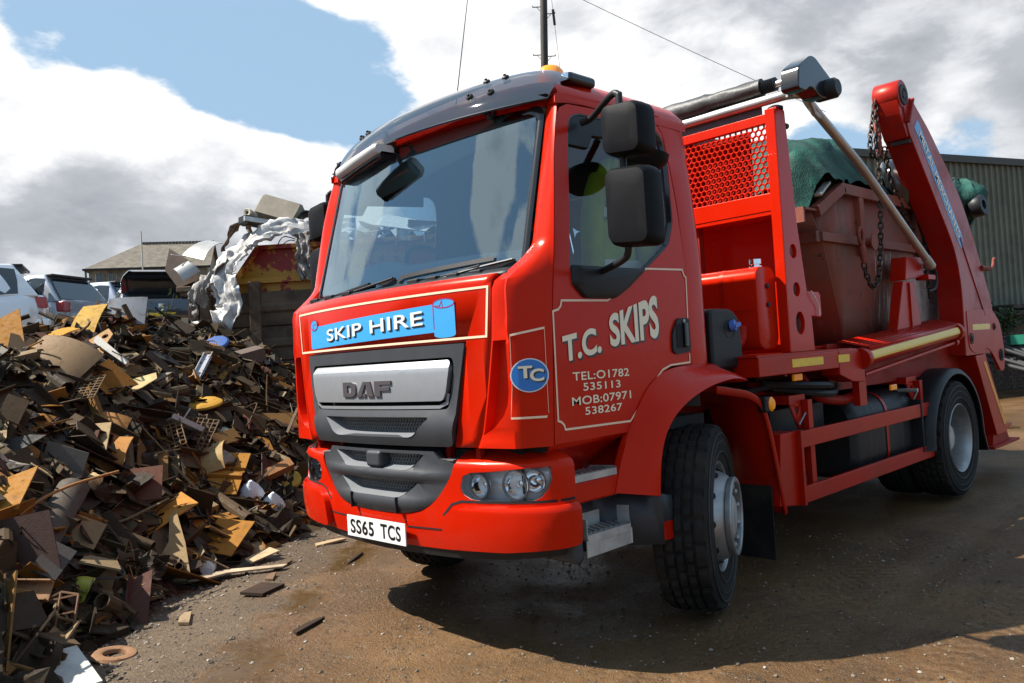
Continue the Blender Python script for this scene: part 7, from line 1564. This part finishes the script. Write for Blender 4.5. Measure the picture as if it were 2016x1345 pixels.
    if lid:
        m = MB(); m.loft([[(r + .25 - .05 + a_, y * k, 1.02 + b_) for y in (-1, -.8, .8, 1)] + [(r + .25 + a_ + .03, y * k, 1.05 + b_) for y in (1, .8, -.8, -1)] for a_, b_, k in ((.10, 0, .66), (-.02, .30, .68), (-.14, .40, .64), (-.40, .47, .56), (-.52, .44, .5))]); ob('boot_lid', m, M['blackgloss'], CT, bevel=.015, smooth=40)
        for s in (-1, 1):
            m = MB(); m.tube(smooth_path([(r + .3, s * .5, .98), (r + .25, s * .55, 1.15), (r + .1, s * .58, 1.30)], 4), .012, 6); ob('boot_strut', m, M['black'], CT)
    return CT
CARGLASS = pbr('car_window', (.018, .022, .026), .04, 0, .5, spec=.8); TAIL = pbr('tail_lamp_red', (.35, .01, .01), .2, 0, .6)
LEFT = Vector((-CR.x, -CR.y, 0)).normalized(); FWD = Vector((CF.x, CF.y, 0)).normalized()
def stand(rear, head, L): return Vector((rear[0], rear[1], 2.05)) + Vector(head).normalized() * L / 2
h1 = Vector((-.94, .34, 0)); car('white hatchback car at the left edge on the bank, seen side on', 'car', (.72, .72, .73), stand((1.80, 12.42), h1, 4.1), h1, 1.50, L=4.1)
h2 = Vector((-.55, .83, 0)); car('silver hatchback with its dark rear window towards the white car', 'car', (.36, .38, .42), stand((2.62, 12.95), h2, 3.9), h2, 1.46)
h3 = LEFT + FWD * .25; car('pale silver car with a long sloping roof on the bank behind', 'car', (.40, .43, .50), stand((4.15, 14.2), h3, 4.0), h3, 1.50, L=4.0)
h4 = FWD * .8 + LEFT * .45; car('dark car on the bank with its black boot lid raised', 'car', (.05, .06, .08), stand((3.75, 12.45), h4, 3.8), h4, 1.36, lid=True, L=3.8)
h5 = LEFT * .6 - FWD * .5; car('blue grey car half hidden behind the raised boot lid', 'car', (.12, .16, .26), Vector((6.0, 15.0, 2.05)), h5, 1.42, L=3.9)
# young weeds by the raised boot
def leafy(name, c, r, n, label, cat, seed, cols, lsize=.04, hmul=1.0):
    rl = random.Random(seed); th = thing(name, label, cat, c); stems = MB(); lv = MB()
    for i in range(max(4, n // 24)):
        a, rr_ = rl.uniform(0, 2 * pi), r * rl.random() ** .5; tip = Vector((rr_ * cos(a), rr_ * sin(a), r * hmul * rl.uniform(.7, 2.0))); stems.tube([(0, 0, 0), tip * .5 + Vector((0, 0, .04)), tip], [.010, .007, .003], 5)
        for q in range(24):
            p = tip * rl.uniform(.35, 1.05) + Vector((rl.gauss(0, .05 + r * .12), rl.gauss(0, .05 + r * .12), rl.gauss(0, .05 + r * .08))); d = Vector((rl.gauss(0, 1), rl.gauss(0, 1), rl.gauss(.3, .7))).normalized(); e = d.cross(Vector((rl.gauss(0, 1), rl.gauss(0, 1), rl.gauss(0, 1)))).normalized(); s_ = lsize * rl.uniform(.6, 1.3)
            lv.add([p - d * s_, p + e * s_ * .45, p + d * s_, p - e * s_ * .45], [(0, 1, 2, 3)])
    m_, t_ = new_mat(name + '_leaf'); b_ = t_.n('ShaderNodeBsdfPrincipled'); g_ = t_.n('ShaderNodeNewGeometry'); t_.set(b_.inputs['Base Color'], t_.ramp(g_.outputs['Random Per Island'], [(0, cols[0]), (1, cols[1])])); b_.inputs['Roughness'].default_value = .55
    o_ = t_.n('ShaderNodeOutputMaterial'); t_.set(o_.inputs[0], b_.outputs[0])
    ob('stem', stems, pbr('stem', (.07, .05, .03), .8), th); o = ob('foliage', lv, m_, th, smooth=0, merge=False); o['kind'] = 'stuff'; return th
leafy('weed_bush', (3.25, 11.3, 2.0), .34, 220, 'sprig of green weeds growing in front of the raised boot lid', 'weeds', 4, ((.03, .06, .012), (.10, .15, .03)), .05, 1.5)

# ------------------------------------------------------------------ stone building far behind
HB = Vector((12.40, 44.6, .75)); hu = Vector((.86, -.50, 0)).normalized(); hv = Vector((-hu.y, hu.x, 0))
M['stone'] = pbr('old_stone_wall', (.22, .185, .13), .85, var=.35, vscale=2.5, bump=.3, bscale=8); M['slate'] = pbr('stone_slate_roof', (.115, .095, .068), .8, var=.3, vscale=3, bump=.3, bscale=10)
HS = thing('stone_building', 'old stone building with a brown hipped roof beyond the parked cars', 'building', HB)
def hz(a, d, z): return hu * a + hv * d + Vector((0, 0, z))
def hprism(name, pts, mat): m = MB(); m.add(pts[0], pts[1]); return ob(name, m, mat, HS, smooth=0)
EV, RG = 7.05, 8.75
hprism('wall', ([hz(a, d, z) for z in (0, EV) for d in (0, 6) for a in (0, 6.2)], [(0, 1, 5, 4), (2, 6, 7, 3), (0, 4, 6, 2), (1, 3, 7, 5)]), M['stone'])
hprism('gable', ([hz(6.21, 0, EV), hz(6.21, 6, EV), hz(6.21, 3, RG)], [(0, 1, 2)]), M['stone'])
m = MB(); m.add([hz(-.25, -.25, EV - .02), hz(6.4, -.25, EV - .02), hz(6.4, 3, RG + .1), hz(2.2, 3, RG + .1)], [(0, 1, 2, 3)]); m.add([hz(-.25, 6.25, EV - .02), hz(-.25, -.25, EV - .02), hz(2.2, 3, RG + .1)], [(0, 1, 2)]); m.add([hz(6.4, 6.25, EV - .02), hz(-.25, 6.25, EV - .02), hz(2.2, 3, RG + .1), hz(6.4, 3, RG + .1)], [(0, 1, 2, 3)]); ob('roof', m, M['slate'], HS, solid=.1, smooth=0)
for i in range(22): m = MB(); m.bar(hz(2.3 + i * .185, 3, RG + .16), hz(2.46 + i * .185, 3, RG + .17), .16, .10); ob('ridge_tile', m, M['slate'], HS)
m = MB(); m.bar(hz(-.25, -.28, EV - .05), hz(6.4, -.28, EV - .05), .10, .10); m2 = ob('gutter', m, M['black'], HS)
m = MB(); m.tube([hz(-.12, -.15, 0), hz(-.12, -.15, EV - .1)], .06, 8); ob('down_pipe', m, pbr('green_pipe', (.02, .10, .09), .5), HS)
for a in (.35, 1.0, 1.65, 2.3, 3.2, 4.2):
    wn = link('window', None, HS); m = MB(); m.bar(hz(a, -.02, EV - .75), hz(a + .42, -.02, EV - .75), .04, .95); ob('window_pane', m, CARGLASS, wn, smooth=0)
    for q in (0, .21, .42): m = MB(); m.bar(hz(a + q, -.06, EV - 1.22), hz(a + q, -.06, EV - .28), .06, .05, (1, 0, 0)); ob('window_bar', m, M['white'] if False else pbr('pale_stone_bar', (.42, .37, .28), .8) if q == 0 and a < .4 else M['stone'], wn)
    m = MB(); m.bar(hz(a - .08, -.06, EV - 1.27), hz(a + .5, -.06, EV - 1.27), .12, .10); ob('window_sill', m, M['stone'], wn)
m = MB(); m.tube([(0, 0, 0), (0, 0, 8.6)], .035, 6); tag(ob('lamp_post', m, pbr('pale_post', (.45, .42, .36), .6)), 'thin pale post standing in front of the stone building', 'post').location = HB + hz(3.3, -3, 0)

# ------------------------------------------------------------------ pole and wires
P0, P1 = Vector((13.60, 11.53, 0)), Vector((13.84, 10.93, 12.2)); PO = thing('utility_pole', 'dark wooden utility pole rising behind the lorry cab', 'utility pole', P0)
pd = (P1 - P0).normalized(); m = MB(); m.tube([Vector(), (P1 - P0) * .5, P1 - P0], [.125, .11, .095], 14); ob('pole_shaft', m, pbr('tarred_wood', (.030, .024, .018), .7, var=.4, vscale=4, bump=.4, bscale=30), PO)
for k, (z, s) in enumerate(((9.55, 1), (9.60, -1), (9.0, 1), (8.5, -1), (10.7, 1), (10.9, -1))):
    p = pd * (z / pd.z); q = p + Vector((CR.x, CR.y, 0)) * (s * .30); m = MB(); m.tube([p, q], .013, 6); m.tube([q, q + Vector((0, 0, .04))], .013, 6); ob('step_iron', m, M['chain'], PO)
    m = MB(); m.tube([p - Vector((0, 0, .22)), p + Vector((CR.x, CR.y, 0)) * (s * .2)], .008, 5); ob('step_brace', m, M['chain'], PO)
def wire(a, b, sag, label, r=.006):
    a, b = Vector(a), Vector(b); m = MB(); m.tube([a.lerp(b, t / 20) - Vector((0, 0, sag * 4 * (t / 20) * (1 - t / 20))) for t in range(21)], r, 5); return tag(ob('overhead_wire', m, M['black']), label, 'wire')
wire(Vector((13.83, 10.95, 11.6)), (19.6, 6.0, 7.7), .05, 'thin overhead wire sloping down to the right from the pole', .008)
wire(P1 + Vector((.1, -.06, -.2)), Vector((14.35, 10.35, 0)), .0, 'thin stay wire dropping close beside the pole', .006)
m = MB(); q0 = (P1 + Vector((.1, -.06, -.2))).lerp(Vector((14.35, 10.35, 0)), .10); q1 = (P1 + Vector((.1, -.06, -.2))).lerp(Vector((14.35, 10.35, 0)), .135); m.tube([q0, q1], .035, 8); tag(ob('wire_insulator', m, M['black']), 'small black insulator on the stay wire beside the pole', 'insulator')

# ------------------------------------------------------------------ green shed, brick wall and clutter on the right
A_, B_ = Vector((13.70, 4.25, 0)), Vector((20.65, 1.62, 0)); su = (B_ - A_).normalized(); sv = Vector((-su.y, su.x, 0)); sv = sv if sv.dot(FWD) > 0 else -sv
M['shed'] = pbr('olive_cladding', (.150, .155, .112), .6, .0, 0, var=.10, vscale=1.2, dirt=.35, dirtcol=(.075, .07, .05)); M['shedtrim'] = pbr('dark_trim', (.055, .055, .045), .6)
SH = thing('corrugated_shed', 'olive green corrugated metal shed behind the lorry on the right', 'shed', A_)
def sz(a, d, z): return su * a + sv * d + Vector((0, 0, z))
a = -5.0
while a < 17:
    m = MB(); P = []
    for i in range(5): x = a + i * .20; P += [(x, 0), (x + .10, 0), (x + .115, -.05), (x + .155, -.05), (x + .17, 0)]
    P.append((a + .985, 0)); m.grid([[sz(x, d, z) for x, d in P] for z in (1.96, 5.38)]); ob('cladding_sheet', m, M['shed'], SH, smooth=0); a += 1.0
m = MB(); m.bar(sz(-5.1, -.06, 5.44), sz(17, -.06, 5.44), .12, .16); ob('eave_trim', m, M['shedtrim'], SH)
m = MB(); m.add([sz(-5.1, -.1, 5.53), sz(17, -.1, 5.53), sz(17, 8, 6.6), sz(-5.1, 8, 6.6)], [(0, 1, 2, 3)]); ob('roof', m, M['shed'], SH)
m = MB(); m.add([sz(-5, .05, 0), sz(17, .05, 0), sz(17, .05, 5.4), sz(-5, .05, 5.4)], [(0, 1, 2, 3)]); ob('shed_lining', m, M['shedtrim'], SH)
BWL = thing('brick_retaining_wall', 'dark old brick wall below the green shed', 'wall', A_)
M['brick'] = pbr('dark_brick', (.095, .060, .042), .85, var=.4, vscale=6, bump=.4, bscale=30, dirt=.5, dirtcol=(.05, .045, .035))
m = MB(); m.add([sz(-5, -.35, 0), sz(17, -.35, 0), sz(17, -.35, 1.85), sz(-5, -.35, 1.85), sz(-5, .0, 1.85), sz(17, 0, 1.85)], [(0, 1, 2, 3), (3, 2, 5, 4)]); ob('mortar', m, pbr('old_mortar', (.11, .095, .075), .9), BWL)
rb_ = random.Random(8); bme = rbox(-.105, .105, -.02, .02, -.0325, .0325).mesh('brick'); bme.materials.append(M['brick']); cnt = 0; m = MB()
for j in range(22):
    for i in range(96):
        a = 3.0 + i * .225 + (.11 if j % 2 else 0); z = .06 + j * .078
        if 5.2 < a < 12 and z > .55 and cnt < 290:
            o = link('brick', bme, BWL); o.location = sz(a, -.36 - rb_.random() * .012, z); o.rotation_euler = (0, rb_.gauss(0, .01), atan2(su.y, su.x)); cnt += 1
        else:
            c = sz(a, -.36, z); m.bar(c - su * .105, c + su * .105, .04, .065)
o = ob('brick_mass', m, M['brick'], BWL, smooth=0, merge=False); o['kind'] = 'stuff'
for k, (zz, d, w_) in enumerate(((1.93, -.25, .5), (1.78, -.42, .16), (1.60, -.45, .12))):
    m = MB(); m.bar(sz(5.9, d, zz), sz(14, d, zz + .02), w_, .10); tag(ob('timber_baulk', m, pbr('dark_timber', (.045, .036, .028), .85, var=.4, vscale=5)), ('uppermost', 'middle', 'lowest')[k] + ' dark timber baulk lying along the top of the brick wall', 'timber').location = A_
leafy('ivy_bush', A_ + sz(5.55, -.5, 1.35), .30, 500, 'dark ivy bush growing over the brick wall beside the lorry tail', 'ivy', 6, ((.012, .03, .008), (.05, .085, .02)), .055, .9)
leafy('wall_weeds', A_ + sz(8.2, -.2, 1.95), .35, 200, 'thin dry weeds along the top of the brick wall', 'weeds', 9, ((.06, .06, .03), (.16, .14, .08)), .04, .7)
rj = random.Random(31)
for i in range(20):
    a = 4.3 + i * .17 + rj.uniform(-.05, .05); m = MB(); b0 = sz(a, -3.4 + rj.uniform(-.2, .2), .06); b1 = sz(a - .6 + rj.uniform(-.3, .3), -.75, .95 + rj.uniform(-.15, .35)); m.tube([b0, b1], .030 + .02 * rj.random(), 8)
    tag(ob('scaffold_pole', m, pbr('dark_pole', (.030, .031, .031), .7)) if i == 0 else ob('scaffold_pole', m, bpy.data.materials['dark_pole']), 'dark pole leaning in the stack against the brick wall', 'pole', 'dark poles leaning against the brick wall').location = A_
for i in range(4):
    m = MB(); m.bar(sz(4.2, -2.6 + i * .5, .55 + i * .12), sz(8.2, -2.7 + i * .5, .60 + i * .14), .07, .05); tag(ob('steel_rail', m, M['chain']), ('lowest', 'second', 'third', 'uppermost')[i] + ' dark rail lying across the leaning poles', 'rail').location = A_
crate = thing('green_crate', 'bright green plastic crate perched on the stack of poles', 'crate', A_ + sz(4.75, -1.3, 1.05)); crate.rotation_euler = (0, .1, .4); crate.scale = (.75, .75, .75)
gm = pbr('green_plastic', (.01, .19, .11), .6)
for nm, bx_ in (('crate_base', (-.25, .25, -.18, .18, 0, .02)), ('crate_side', (-.25, .25, -.18, -.165, .02, .28)), ('crate_side', (-.25, .25, .165, .18, .02, .28)), ('crate_end', (-.25, -.235, -.165, .165, .02, .28)), ('crate_end', (.235, .25, -.165, .165, .02, .28)), ('crate_rim', (-.265, .265, -.195, -.18, .24, .28)), ('crate_rim', (-.265, .265, .18, .195, .24, .28))): ob(nm, rbox(*bx_), gm, crate, bevel=.004)
BR = thing('road_barrier', 'orange and white barrier leaning on its side by the lorry tail', 'barrier', A_ + sz(2.9, -3.3, 0)); bw = pbr('barrier_orange', (.62, .10, .02), .45)
m = MB(); m.bar((.0, 0, .25), (-.45, .25, 1.35), .16, .05, (1, 0, .3)); ob('barrier_board', m, M['white'], BR)
m = MB(); m.bar((.12, -.02, .30), (-.33, .23, 1.35), .07, .055, (1, 0, .3)); ob('barrier_edge', m, bw, BR)
for z in (.30, .62, .80): m = MB(); m.bar((-.15, -.1, z), (.75, -.35, z + .02), .07, .07); ob('barrier_foot', m, M['alu'], BR)
m = MB(); m.bar((.30, -.22, .3), (.30, -.22, .8), .08, .08, (1, 0, 0)); ob('barrier_leg', m, M['white'], BR)
